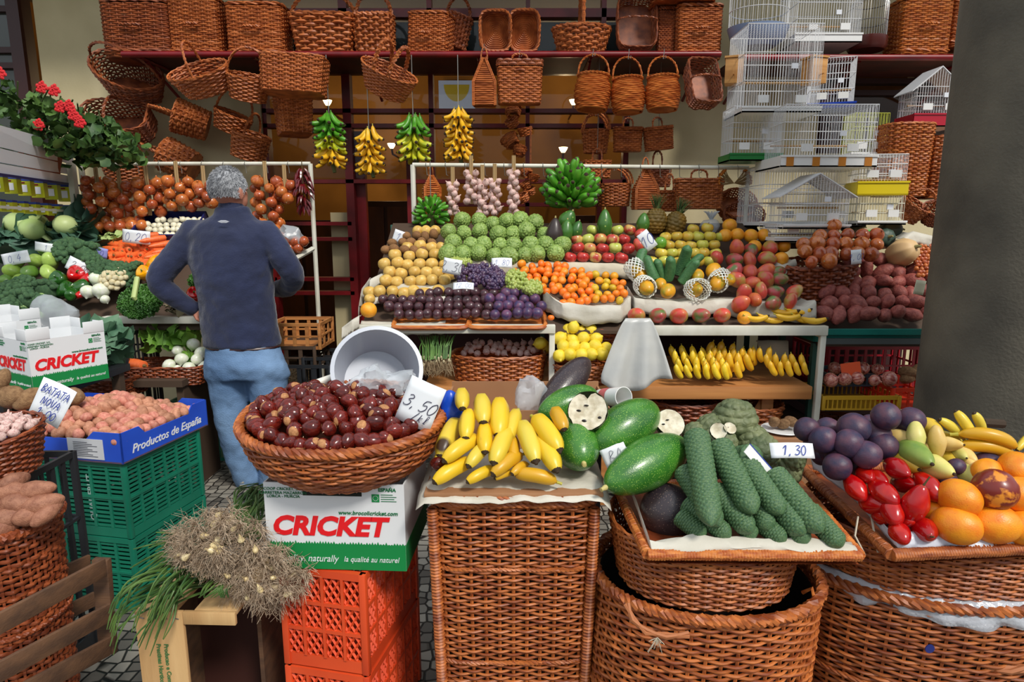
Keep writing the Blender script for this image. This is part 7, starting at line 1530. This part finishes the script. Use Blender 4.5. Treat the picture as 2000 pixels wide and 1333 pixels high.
# ---------------------------------------------------------------- right tray: passion fruits, tree tomatoes
t=thing('cane_tray','large cane-rimmed tray of purple, red and orange fruits at right','tray',(0,0,0)); zt=.735
TR=[Vector((.865,1.80,zt)),Vector((.835,1.30,zt)),Vector((1.50,1.36,zt)),Vector((1.52,1.86,zt))]
for a,b in ((0,1),(1,2),(2,3),(3,0)): mb=MB(); canerail(mb,TR[a],TR[b],.0145); part('cane_rail',mb,WK,t)
part('floor',MB().add([tuple(v+Vector((0,0,-.012))) for v in TR]+[tuple(v+Vector((0,0,-.02))) for v in TR],[[3,2,1,0],[4,5,6,7]]),WD,t)
for k,(a,b) in enumerate((((1676,1010),(1690,1085)),((1702,1010),(1715,1080)))): part('string_tie',MB().tube([at(a[0],a[1],1.42),at(a[0]-6+12*k,(a[1]+b[1])/2,1.38),at(b[0],b[1],1.36)],.0025,5),mat('string_pale',srgb(190,180,160),.9),t)
PLS=mat('lining_film',srgb(206,212,224),.3,alpha=.8,bump=.3,bs=30)
paper('plastic_liner','crinkled plastic and paper lining along the left edge of the fruit tray',[TR[0]+Vector((.0,-.04,.05)),TR[0].lerp(TR[1],.5)+Vector((.015,0,.055)),TR[1]+Vector((.02,.03,.03)),TR[1].lerp(TR[2],.3)+Vector((0,.01,.022)),TR[1].lerp(TR[2],.9)+Vector((0,.01,.022))],.022,PLS,seed=15,back=.06,n=70,wave=.016)
basket('oval_basket','oval wicker basket directly under the right fruit tray',(1.15,1.60,.56),(0,0,0),a=.35,b=.245,h=.15,e=2.3,fl=1.12,rows=20,stakes=54,mat_=WK,center=False,th=.0024,amp=.0038,K=6)
t=barrel2('large barrel-shaped wicker hamper at the bottom right corner',1.17,1.66,.32,.39,.22,.29,.555,(-.02,0),54,52)
part('rope_handle',rope(MB(),[dl(1888,1290,1.42),dl(1930,1304,1.385),dl(1970,1310,1.37),dl(2020,1306,1.37)],.012,3,5,False,6),mat('rope_tan',srgb(170,104,62),.7),t)
part('sticker',MB().lathe([(0,-.001),(.011,-.001),(.011,.001),(0,.001)],16,M=Matrix.Translation(dl(1816,1268,1.335))@Matrix.Rotation(PI/2,4,'X')),mat('navy_sticker',srgb(30,40,110),.4),t)
LN=[]
for k in range(60):
    a=-PI*.93+k*PI*.86/59; LN.append(Vector((1.17+.402*math.cos(a),1.66+.292*math.sin(a),.572)))
paper('plastic_liner','crumpled clear plastic sheet trapped between the two right baskets',LN,lambda u:.02+.035*math.sin(PI*min(1,u*1.2)),mat('clear_sheet',srgb(212,216,224),.2,alpha=.6,spec=.8,bump=.6,bs=40),seed=17,back=.03,n=110,wave=.02)
tag('white 1,30 sign with blue figures between the two trays',1550,880,1.46,88,30,'1,30',(-30,2,4),hf=.62,thick=.03)
FT=bed(1.34,.77,.40)
M_pp=mat('purple_passion',srgb(46,42,70),.5,srgb(92,54,70),ns=1.2,lo=.35,hi=.7,rand=.15,spots=srgb(150,140,150),sps=14,spt=.05,bump=.08,bs=4); PP=rounds('purple_passion_fruit','passion fruit',M_pp,sz=1.08,nz=.05,n=28,k=16,var=3)
def putf(pr,lst,desc,cat_h,where,Yo=0,lift=.02,rot=None,grp=None):
    order=sorted(range(len(lst)),key=lambda q:lst[q][0])
    for k,it in enumerate(lst):
        cx,cy,r=it[:3]; p=at(cx,cy,FT(lift+(it[3] if len(it)>3 else 0))(cy)+Yo); pick(pr).put(p,rot(k) if rot else (rnd.uniform(0,6),rnd.uniform(0,6),0),S(r,p),f'{desc}, {ordn(order.index(k))} from left, {where}',grp)
putf(PP,[(1575,839,23,.06),(1618,838,22,.03),(1667,837,30,.09),(1730,813,27,.12),(1778,822,26,.1),(1712,850,27,.06),(1757,842,22,.05),(1608,860,26,.07),(1658,868,28,.08),(1640,892,25,.03),(1692,889,27,.07),(1724,872,27,.05),(1622,885,22,.0),(1635,912,27,.03),(1700,830,20,.03),(1750,870,22,.02),(1604,890,20,-.02),(1672,910,22,.0),(1868,912,16,.03),(1930,908,24,.02),(1848,940,20,.0),(1650,845,20,.02),(1590,868,20,.0),(1690,860,20,.02)],'round bluish purple passion fruit','h','right tray',grp='purple passion fruits on the right tray')
M_tam=mat('tamarillo_red',srgb(168,4,12),.2,srgb(200,34,14),ns=1.0,lo=.45,hi=.75,rand=.15,coat=.25); PT_=[]
prof=sphere_prof(18,.74,1.25,0,0,.72,.9)
o_=MB().lathe(prof,28); PT_.append(pro('tree_tomato','tree tomato',o_,M_tam,[('stalk',MB().tube([(0,0,1.15),(.06,0,1.4),(.2,.05,1.8)],[.08,.05,.045],7).lathe([(0,1.16),(.22,1.12),(.16,1.2),(0,1.24)],8),mat('tomato_stalk',srgb(80,70,36),.8))])); PT_.append(pro('tree_tomato','tree tomato',MB().lathe(prof,28),M_tam))
TA=[(1752,916,22,.07,(R(88),R(78),0)),(1690,928,19,.04,(R(80),R(-60),0)),(1670,952,21,.02,(R(-60),R(-20),0)),(1725,963,24,.04,(R(-70),R(-40),0)),(1788,985,27,.05,(R(10),R(8),0)),(1742,996,24,.02,(R(-60),R(30),0)),(1812,950,23,.05,(R(-60),R(-24),0)),(1806,1036,25,.0,(R(70),R(-70),0)),(1756,1040,21,-.005,(R(-75),R(50),0)),(1712,935,18,.04,(R(80),R(80),0)),(1765,945,20,.02,(R(70),R(20),0)),(1705,985,22,.0,(R(70),R(20),0)),(1762,1015,20,-.005,(R(70),R(20),0)),(1725,1010,18,-.01,(R(70),R(20),0))]
order=sorted(range(len(TA)),key=lambda q:TA[q][0])
for k,(cx,cy,r,lf,rt) in enumerate(TA): p=at(cx,cy,FT(lf)(cy)); PT_[0 if k in(4,7,8) else 1].put(p,rt,S(r*1.28,p),'glossy red egg-shaped tree tomato, %s from left, right tray'%ordn(order.index(k)))
M_op=mat('orange_passion',srgb(238,150,26),.4,srgb(230,120,20),ns=1.5,lo=.4,hi=.7,rand=.06,bump=.12,bs=14,spots=srgb(150,70,20),sps=6,spt=.05); POP=rounds('orange_passion_fruit','passion fruit',M_op,sx=.92,sz=1.12,dt=.04,nz=.02,n=30,k=18); POR=rounds('orange_passion_fruit','passion fruit',mat('orange_red_passion',srgb(120,32,20),.35,srgb(226,140,40),ns=1.6,lo=.52,hi=.6,coat=.2),sz=1.0,nz=.02,n=30,k=18)
OP=[(1873,973,35,.05),(1943,957,36,.08),(1868,1027,36,.01),(1940,1023,38,.01),(1990,966,33,.06),(2000,1028,36,.0),(1928,924,27,.05),(1985,915,31,.07),(1826,1003,24,-.01),(1905,990,26,-.01),(1965,990,24,.0),(2030,950,32,.05),(2050,1010,36,.0),(2035,905,30,.05)]
order=sorted(range(len(OP)),key=lambda q:OP[q][0])
for k,(cx,cy,r,lf) in enumerate(OP): p=at(cx,cy,FT(lf+.01)(cy)); (POR if k==1 else POP)[0].put(p,(R(80),R(70+10*(k%3)),R(20*k)),S(r*1.12,p),('dark red and yellow blotched' if k==1 else 'big orange')+' passion fruit, %s from left, right tray'%ordn(order.index(k)))
M_bp=[mat('banana_passion%d'%i,c,.45,c2,ns=1.0,rand=.08,spots=srgb(120,90,40),sps=8,spt=.05) for i,(c,c2) in enumerate(((srgb(216,178,96),srgb(222,192,120)),(srgb(196,196,100),srgb(214,200,120)),(srgb(104,136,56),srgb(140,160,70)),(srgb(222,182,60),srgb(200,170,50))))]
PB=[pro('banana_passion_fruit','passion fruit',MB().lathe(sphere_prof(16,.62,1.25,0,0,.72,.85),24),m,[('tip',MB().lathe([(0,1.22),(.09,1.2),(.07,1.32),(0,1.34)],8),M_bant)]) for m in M_bp]
BP=[(1755,856,29,.08,0,(60,60)),(1789,854,28,.11,1,(150,10)),(1785,887,44,.08,2,(90,105)),(1830,864,27,.10,0,(170,-5)),(1851,868,24,.08,0,(60,60)),(1877,886,30,.05,0,(80,130)),(1873,888,22,.06,1,(80,-60)),(1893,906,20,.05,0,(100,-40)),(1822,912,40,.06,1,(80,60)),(1764,899,40,.05,3,(90,95)),(1838,892,36,.03,3,(90,105)),(1813,836,32,.08,3,(90,80)),(1888,928,36,.03,1,(90,100)),(1808,858,24,.05,1,(80,30)),(1752,892,26,.02,2,(80,60)),(1800,875,26,.03,0,(80,30))]
order=sorted(range(len(BP)),key=lambda q:BP[q][0])
for k,(cx,cy,r,lf,m,rt) in enumerate(BP): p=at(cx,cy,FT(lf)(cy)); PB[m].put(p,(R(rt[0]),R(rt[1]),0),S(r,p),('sandy yellow','pale yellow-green','green','golden yellow')[m]+' elongated banana passion fruit, %s from left, right tray'%ordn(order.index(k)))
BF=lambda l:FT(l)
for k,(a,b,la,lb,f,m,lab) in enumerate((((1880,842),(1990,868),.11,.1,.2,2,'brownish curved banana at right edge, upper'),((1876,866),(1985,886),.08,.07,.2,2,'brownish curved banana at right edge, lower'),((1905,862),(1868,802),.08,.14,.22,0,'upright pale banana tip at back of right tray, middle one'),((1922,848),(1904,806),.08,.14,.24,0,'upright pale banana tip at back of right tray, right one'),((1885,856),(1836,818),.07,.12,.2,0,'pale banana tip leaning left at back of right tray'),((1880,862),(1820,842),.05,.07,.18,0,'pale banana lying low behind the passion fruits'),((2010,850),(1986,880),.08,.06,.2,0,'greenish banana cut by the right edge of photo'))):
    fban(lab,a,b,la,lb,f,.42 if k<2 else .15,m=m,YF=BF)
t=thing('banana_crown','dark cut banana stalk behind the right tray bananas','bananas',at(1940,826,1.8)); part('stalk',MB().tube([(-.03,0,0),(.03,0,-.004)],.013,8),M_bant,t)
# ---------------------------------------------------------------- left foreground: potato box on green crates
ZB=.60
pc=atz(241,908,ZB); pr=atz(425,832,ZB); pl=atz(-20,905,ZB)   # nearest corner, right corner, left corner of the box base
dv=Vector((pr.x-pc.x,pr.y-pc.y,0)); dl_=.52; ang=R(79); ux=Vector((math.cos(ang),math.sin(ang),0)); uy=Vector((-ux.y,ux.x,0))
ctr=pc+ux*.26+uy*.19; ctr.z=ZB; BL=mat('box_blue',srgb(28,72,190),.6,srgb(34,84,206),ns=6); BLI=mat('box_inside',srgb(150,110,76),.8)
t=thing('potato_box','blue printed cardboard box of small potatoes on green crates','box',ctr,(0,0,ang)); L,Wd,hh=.235,.30,.115
ctr2=pc+ux*L+uy*Wd; ctr2.z=ZB; t.location=ctr2
def wall(pts,M_):
    n=len(pts); mb=MB().add([(x,0,z) for x,z in pts]+[(x,.005,z) for x,z in pts],[list(range(n)),list(range(2*n-1,n-1,-1))]+[[i,n+i,n+(i+1)%n,(i+1)%n] for i in range(n)]); return mb.xf(M_)
prof=[(-L,0),(L,0),(L,hh),(L*.62,hh),(L*.5,hh*.72),(-L*.5,hh*.72),(-L*.62,hh),(-L,hh)]
part('wall',wall(prof,Matrix.Translation((0,-Wd,0))),BL,t,smooth=False); part('wall',wall(prof,Matrix.Translation((0,Wd-.005,0))),BL,t,smooth=False)
prof2=[(a*Wd/L,b) for a,b in prof]
part('wall',wall(prof2,Matrix.Translation((-L,0,0))@Matrix.Rotation(-PI/2,4,'Z')),BL,t,smooth=False); part('wall',wall(prof2,Matrix.Translation((L,0,0))@Matrix.Rotation(PI/2,4,'Z')),BL,t,smooth=False)
part('bottom',MB().b2(-L,L,-Wd,Wd,0,.006),BLI,t)
tx=text_mb('Productos de España',.05,.3,.0006); k=.38/(np.concatenate(tx.V)[:,0].ptp() if hasattr(np.ndarray,'ptp') else np.ptp(np.concatenate(tx.V)[:,0])); tx.xf(Matrix.Translation((-.0,-Wd-.001,.04))@Matrix.Rotation(PI/2,4,'X')@Matrix.Diagonal((k,k,1,1))); part('lettering',tx,WHT,t,label='white flowing lettering')
Ml=Matrix.Translation((-L,0,0))@Matrix.Rotation(-PI/2,4,'Z')
Ml=Matrix.Translation((-L,0,0))@Matrix.Rotation(-PI/2,4,'Z')
part('paper_label',MB().b2(.075,.225,-.003,-.001,.012,.088).xf(Ml),mat('label_white',srgb(206,208,212),.7),t)
mb=MB()
for i in range(9): mb.b2(.10,.20-.02*(i%3),-.0042,-.003,.022+i*.0065,.0235+i*.0065)
mb.xf(Ml); part('label_print',mb,mat('print_grey',srgb(70,70,80),.7),t)
tx=text_mb('de España',.03,.3,0); tx.xf(Ml@Matrix.Translation((-.17,-.001,.035))@Matrix.Rotation(PI/2,4,'X')); part('lettering',tx,WHT,t,label='white flowing lettering')
Mt=Matrix.Translation(t.location)@Matrix.Rotation(ang,4,'Z'); st=.041
for i in range(14):
    y=-Wd+.028+i*st*1.05
    if y>Wd-.02: break
    n=0
    for j in range(13):
        x=-L+.026+(j+.5*(i%2))*st
        if x>L-.022: continue
        z=.078+.05*(1-(x/L)**2)*(1-(y/Wd)**2)+rnd.uniform(-.004,.006); pick(P_pot).put(Mt@Vector((x+rnd.uniform(-.005,.005),y+rnd.uniform(-.005,.005),z)),(rnd.uniform(0,6),rnd.uniform(0,6),rnd.uniform(0,6)),.0225*rnd.uniform(.85,1.2),f'small pinkish potato, {ordn(n)} from left, {ordn(i)} row from front, blue box','potatoes in the blue box'); n+=1
for i in range(4):
    n=0
    for j in range(7):
        x=-.14+j*st*1.1+.5*(i%2)*st; y=-.07+i*st*1.1; pick(P_pot).put(Mt@Vector((x,y,.125+.02*(1-(x/.2)**2))),(rnd.uniform(0,6),rnd.uniform(0,6),rnd.uniform(0,6)),.023*rnd.uniform(.85,1.2),f'potato on top of the blue box heap, {ordn(n)} from left, {ordn(i)} row','potatoes on top of the blue box heap'); n+=1
cc=pc+ux*.22+uy*.20
for z0,lab in ((.302,'upper'),(.004,'lower')): slotcrate('plastic_crate',lab+' green plastic crate under the blue potato box',cc.x,cc.y,z0,.40,.36,.294,GRN,ang,6,2,mode='h',th=.006)
tx=text_mb('QUALIFRUT',.034,0,.0004); t5=[o for o in bpy.data.objects if o.name.startswith('plastic_crate') and o.get('label','').startswith('upper green')][0]
tx.xf(Matrix.Translation((-.201,0,.15))@Matrix.Rotation(-PI/2,4,'Z')@Matrix.Rotation(PI/2,4,'X')@Matrix.Rotation(PI/2,4,'Z')@Matrix.Translation((0,-.03,.002))); part('lettering',tx,mat('faded_print',srgb(150,176,170),.6),t5)
cl=pl+uy*.2-ux*0; slotcrate('plastic_crate','black slotted crate left of the green crates',cc.x-.42,cc.y+.06,.302,.4,.31,.294,BLK,ang,7,2); slotcrate('plastic_crate','black slotted lower crate left of the green crates',cc.x-.42,cc.y+.06,.004,.4,.31,.294,BLK,ang,7,2)
# handwritten potato sign
c=at(100,788,2.02); t=thing('price_sign','white sign handwritten Batata nova 1,00 stuck in the potatoes','price tag',c,(R(-14),R(24),R(-6))); w_,h_=S(66,c),S(80,c)
G=[[((u-.5)*w_*(1+.1*v),.01*math.sin(u*PI),(v-.5)*h_) for v in np.linspace(0,1,4)] for u in np.linspace(0,1,8)]; o=part('card',MB().grid(G),CARD,t); md=o.modifiers.new('s','SOLIDIFY'); md.thickness=.0012
mb=MB()
for s_,z in (('BATATA',.28),('NOVA',.0),('1,00',-.28)): mb.join(script_mb(s_,h_*.2,h_*.011,.15,.62),Matrix.Translation((0,-.003,h_*z))@Matrix.Rotation(PI/2,4,'X'))
part('writing',mb,INK,t,label='three lines of blue handwriting')
# printed cartons at left with white tabs
def carton_at(label,px,py,Y,rz,w,h,d):
    p=at(px,py,Y); carton(label,w,h,d,(p.x,p.y,p.z),(0,0,R(rz)),True,True)
q=at(66,768,2.55); rz=14; w2,d2=.38,.28
# nearest vertical edge at q; front face runs left, right face runs back right
w2=.30; fx=Vector((math.cos(R(60)),math.sin(R(60)),0)); fy=Vector((-fx.y,fx.x,0)); cen=q+fx*w2/2+fy*d2/2
carton('white and green CRICKET carton with corner tabs at left edge, nearer',w2,.215,d2,(cen.x,cen.y,q.z),(0,0,R(60)),True,True)
t=thing('produce_bench','dark bench under the left cartons and yams','bench',(cen.x-.1,cen.y+.02,0)); part('top',MB().b2(-.42,.2,-.3,.36,q.z-.035,q.z-.002),BLK,t)
for x in(-.38,.17):
    for y in(-.24,.3): part('leg',MB().b2(x-.02,x+.02,y-.02,y+.02,0,q.z-.035),BOARD,t)
c2=cen+fy*.42-fx*.06; carton('white carton with tabs behind the first at left edge',w2,.25,d2,(c2.x,c2.y,q.z),(0,0,R(60)),True,True)
# yams
for k,(cx,cy,r,rt) in enumerate(((22,776,34,80),(55,780,28,60),(5,740,20,20),(142,775,26,90),(120,768,22,40),(8,758,16,0),(128,792,20,70))):
    p=at(cx,cy,2.40); P_yam[0].put(p,(R(20),R(rt),k),S(r*.72,p),'rough brown yam below the printed carton, %s in the row'%ORD[k],'yams at left')
# garlic basket at the left edge
p=at(-38,850,1.75); t=basket('garlic_basket','wicker basket of pale garlic at the left edge',(p.x,1.75,p.z-.06),(R(6),R(-4),0),a=.155,b=.16,h=.13,e=2.1,fl=1.3,rows=15,stakes=36,mat_=WD,th=.0025)
gb=Matrix.Translation(t.location)
for i in range(8):
    n=0
    for j in range(9):
        x=-.12+j*.027+.013*(i%2); y=-.12+i*.03; r=math.hypot(x,y)/.135
        if r>1: continue
        P_garlic[0].put(gb@Vector((x,y,.125+.04*(1-r*r))),(rnd.uniform(-1,1),rnd.uniform(-1,1),0),.0155*rnd.uniform(.85,1.15),f'small garlic bulb, {ordn(n)} from left, {ordn(i)} row, left edge basket','garlic in the left edge basket'); n+=1
zz=p.z-.135; slotcrate('plastic_crate','tall black crate holding the garlic basket at the left edge',p.x-.04,1.86,0.003,.26,.24,zz,BLK,0,6,3)
# sweet potatoes in basket bottom left
M_sp=mat('sweet_potato_tan_shaded',srgb(136,86,64),.65,srgb(164,112,86),ns=2,rand=.12,bump=.3,bs=8,spots=srgb(100,66,46),sps=5,spt=.1); P_sp=[tuber('sweet_potato','sweet potato',M_sp,l,.12,i+20) for i,l in enumerate((1.7,2.0,1.5))]  # tan taken darker in colour for the shade at bottom left
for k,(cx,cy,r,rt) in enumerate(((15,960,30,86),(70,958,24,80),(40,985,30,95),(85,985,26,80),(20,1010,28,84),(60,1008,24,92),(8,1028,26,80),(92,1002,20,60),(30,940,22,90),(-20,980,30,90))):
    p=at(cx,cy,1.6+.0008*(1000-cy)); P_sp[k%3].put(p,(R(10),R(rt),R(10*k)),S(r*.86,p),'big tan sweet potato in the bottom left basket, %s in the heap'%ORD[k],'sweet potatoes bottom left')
p=at(20,1050,1.6); barrel2('tall wicker basket of tan sweet potatoes at the left edge',p.x-.05,1.66,.09,.105,.12,.13,p.z+.02,(0,0),44,34,WD,.0)
# slanted slatted crate bottom left
FW=mat('crate_wood_dark_shaded',srgb(106,74,50),.75,srgb(78,54,38),ns=4,stretch=(.5,4,8),bump=.15,bs=30); LW=mat('crate_wood_pale',srgb(206,168,116),.7,srgb(184,142,92),ns=3,stretch=(6,6,.6),bump=.12,bs=40)  # FW includes the shade of this corner in its colour
t=thing('slatted_crate','dark wooden slatted crate leaning in the bottom left corner','crate',(0,0,0))
def plank(a,b,w,th,nm,m,par,wd=Vector((0,0,1))):
    A,B=Vector(a),Vector(b); d=(B-A); x=d.normalized(); z=(wd-x*wd.dot(x)).normalized(); y=z.cross(x); M_=Matrix((x,y,z)).transposed().to_4x4(); M_.translation=(A+B)/2; mb=MB().box((0,0,0),(d.length,th,w),None,0,.002); mb.xf(M_); part(nm,mb,m,par)
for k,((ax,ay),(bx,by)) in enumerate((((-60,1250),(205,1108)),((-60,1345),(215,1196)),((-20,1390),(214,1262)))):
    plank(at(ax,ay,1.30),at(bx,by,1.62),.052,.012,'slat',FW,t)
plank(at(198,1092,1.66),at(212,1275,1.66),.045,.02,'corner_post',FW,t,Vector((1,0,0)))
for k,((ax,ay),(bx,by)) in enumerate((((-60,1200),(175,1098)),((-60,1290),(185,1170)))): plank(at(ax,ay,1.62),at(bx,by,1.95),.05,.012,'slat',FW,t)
# upright crate with spring onions
X0,X1=at(272,1190,1.5).x,at(470,1190,1.5).x; ZC=at(300,1188,1.5).z
t=thing('wooden_crate','upended pale wooden fruit crate carrying the spring onions','crate',((X0+X1)/2,1.62,0),(0,0,R(-2))); a=(X1-X0)/2; 
part('front_board',MB().b2(-a,-a+.125,-.14,-.128,0,ZC,bev=.002),LW,t); part('front_board',MB().b2(-a+.125,a,-.14,-.128,ZC-.035,ZC,bev=.002),LW,t); part('front_board',MB().b2(-a+.125,a,-.14,-.128,0,.06,bev=.002),LW,t)
for y0,y1 in ((-.14,-.02),(.06,.13)): pass
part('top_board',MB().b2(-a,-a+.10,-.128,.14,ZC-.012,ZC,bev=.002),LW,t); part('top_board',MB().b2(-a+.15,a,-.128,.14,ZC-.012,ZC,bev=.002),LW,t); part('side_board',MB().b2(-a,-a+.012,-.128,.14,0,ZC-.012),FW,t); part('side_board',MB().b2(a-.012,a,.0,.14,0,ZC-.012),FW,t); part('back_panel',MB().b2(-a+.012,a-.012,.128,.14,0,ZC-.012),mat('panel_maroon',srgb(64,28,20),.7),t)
for k in range(4): part('staple',MB().tube([(-a+.012+k*.03,-.141,ZC-.016),(-a+.026+k*.03,-.142,ZC-.018)],.0012,4),mat('staple_grey',srgb(120,122,126),.4,metal=.7),t)
for s_,x in (('Producao e Comercio',.075),('Prestinas Horticolas',.055)):
    tx=text_mb(s_,.016,0,.0003,'LEFT'); tx.xf(Matrix.Translation((-a+x,-.1412,ZC-.09))@Matrix.Rotation(PI/2,4,'X')@Matrix.Rotation(-PI/2,4,'Z')); part('stencil_lettering',tx,mat('stencil_green',srgb(70,110,60),.8),t)
# spring onions: bulbs, roots and leaves
c=at(440,1090,1.52); t=thing('spring_onions','tangled bundle of spring onions, roots forward, on the pale crate','spring onions',c)
RT=mat('root_hair_front',srgb(196,176,152),.85,srgb(132,108,84),ns=90); BU=mat('bulb_cream',srgb(222,206,162),.4,srgb(202,176,120),ns=30,coat=.1); LE=mat('green_leaf_front',srgb(46,82,36),.5,srgb(84,112,50),ns=14)
LC=[((430,1060),(95,62)),((520,1130),(78,62))]; pts=[]
bi=0; mbr=MB(); mbl=MB()
for k in range(150):
    (gx,gy),(ww,wh)=LC[0] if k%5<3 else LC[1]; u=rnd.uniform(0,6.28); q=math.sqrt(rnd.random()); px=gx+ww*q*math.cos(u); py=gy+wh*q*math.sin(u); P=at(px,py,1.50-.05*(1-q)+rnd.uniform(-.02,.03))-c
    if k<46 and q<.95:
        r=rnd.uniform(.0065,.0105); dr=Vector((rnd.uniform(-1,1),rnd.uniform(-.3,.6),rnd.uniform(-.3,1))).normalized(); mb=MB().lathe([(0,-r*1.0),(r*.6,-r*.8),(r,0),(r*.75,r*.8),(r*.35,r*1.5),(r*.2,r*2.1),(0,r*2.15)],10); mb.xf(Matrix.Translation(P+Vector((0,-.012,0)))@dr.to_track_quat('Z','Y').to_matrix().to_4x4()); part('bulb',mb,BU,t)
    for j in range(40):
        d=Vector((rnd.uniform(-1,1),rnd.uniform(-1,.3),rnd.uniform(-1,.8))).normalized(); L_=rnd.uniform(.02,.05); p1=P+d*L_*.5; p2=P+(d+Vector((rnd.uniform(-.6,.6),rnd.uniform(-.4,.2),rnd.uniform(-.9,.4)))).normalized()*L_; p0=P+d*L_*.15
        mbr.tube([p0,p1,p2],[.0009,.0007,.0004],3,caps=False)
part('roots',mbr,RT,t,kind='stuff')
def stalk(P): 
    Q=[];P=[Vector(p) for p in P]
    for i in range(len(P)-1):
        p0=P[max(i-1,0)];p1=P[i];p2=P[i+1];p3=P[min(i+2,len(P)-1)]
        for s in (0,.25,.5,.75): Q.append(.5*((2*p1)+(p2-p0)*s+(2*p0-5*p1+4*p2-p3)*s*s+(3*p1-p0-3*p2+p3)*s**3))
    Q.append(P[-1]); n=len(Q); mbl.tube(Q,[.0028*(1-(i/n)**2)+.0006 for i in range(n)],5)
for k in range(46):
    e=rnd.uniform(-1,1); x0=450+rnd.uniform(-20,60); stalk([at(x0,1040+rnd.uniform(-20,30),1.52)-c,at(480+e*30,1000+rnd.uniform(-10,20),1.6)-c,at(500+e*30+rnd.uniform(-20,30),960+rnd.uniform(-10,30),1.72)-c,at(520+e*22,945+rnd.uniform(-6,45),1.84)-c])
for k in range(44):
    x0=rnd.uniform(350,430); y0=rnd.uniform(1090,1150); ex=rnd.uniform(205,320); ey=1230-abs(ex-250)*.3+rnd.uniform(-60,40); stalk([at(x0,y0,1.55)-c,at((x0+ex)/2+10,(y0+ey)/2-30+rnd.uniform(-14,14),1.5)-c,at(ex+20,ey-30,1.44)-c,at(ex,ey+rnd.uniform(0,30),1.42)-c])
for k in range(26):
    ex=rnd.uniform(250,340); ey=rnd.uniform(1040,1130); stalk([at(380,1080,1.55)-c,at((380+ex)/2,(1080+ey)/2-15,1.52)-c,at(ex,ey,1.5)-c])
for k in range(16): ex=rnd.uniform(300,460); stalk([at(ex+20,1130,1.5)-c,at(ex,1150,1.46)-c,at(ex-10+rnd.uniform(-20,20),1168,1.46)-c])
part('leaves',mbl,LE,t,kind='stuff')
# moss tuft and litter on the paving
t=thing('moss_tuft','small green moss tuft growing between the paving stones','moss',(-.72,1.75,0)); mb=MB()
for k in range(120): a=rnd.uniform(0,6.28); r=rnd.uniform(0,.07); mb.tube([(r*math.cos(a),r*math.sin(a),0),(r*math.cos(a)*1.1,r*math.sin(a)*1.1,rnd.uniform(.006,.018))],[.002,.0008],3)
part('blades',mb,HERB,t,kind='stuff')
for q in PROTOS:
    if not q.used:
        for c,g in q.tree:
            for e in g: bpy.data.objects.remove(e)
            bpy.data.objects.remove(c)
        bpy.data.objects.remove(q.root)
# fix names of the setting
for o in bpy.data.objects:
    if o.name=='wall_shop_panelling': o.name='trim_3'
_l={}
for o in bpy.data.objects:
    if o.parent is None and o.type in('MESH','EMPTY') and o.get('kind')!='structure': _l.setdefault(o.get('label'),[]).append(o)
for k,v in _l.items():
    if len(v)>1 and not all(x.get('group') for x in v): print('DUPLABEL',k,len(v))
    if k is None: print('NOLABEL',[x.name for x in v][:5])
    elif not 4<=len(k.split())<=16: print('LABELLEN',len(k.split()),k)
print('NOBJ',len(bpy.data.objects),'TOP',sum(len(v) for v in _l.values()))
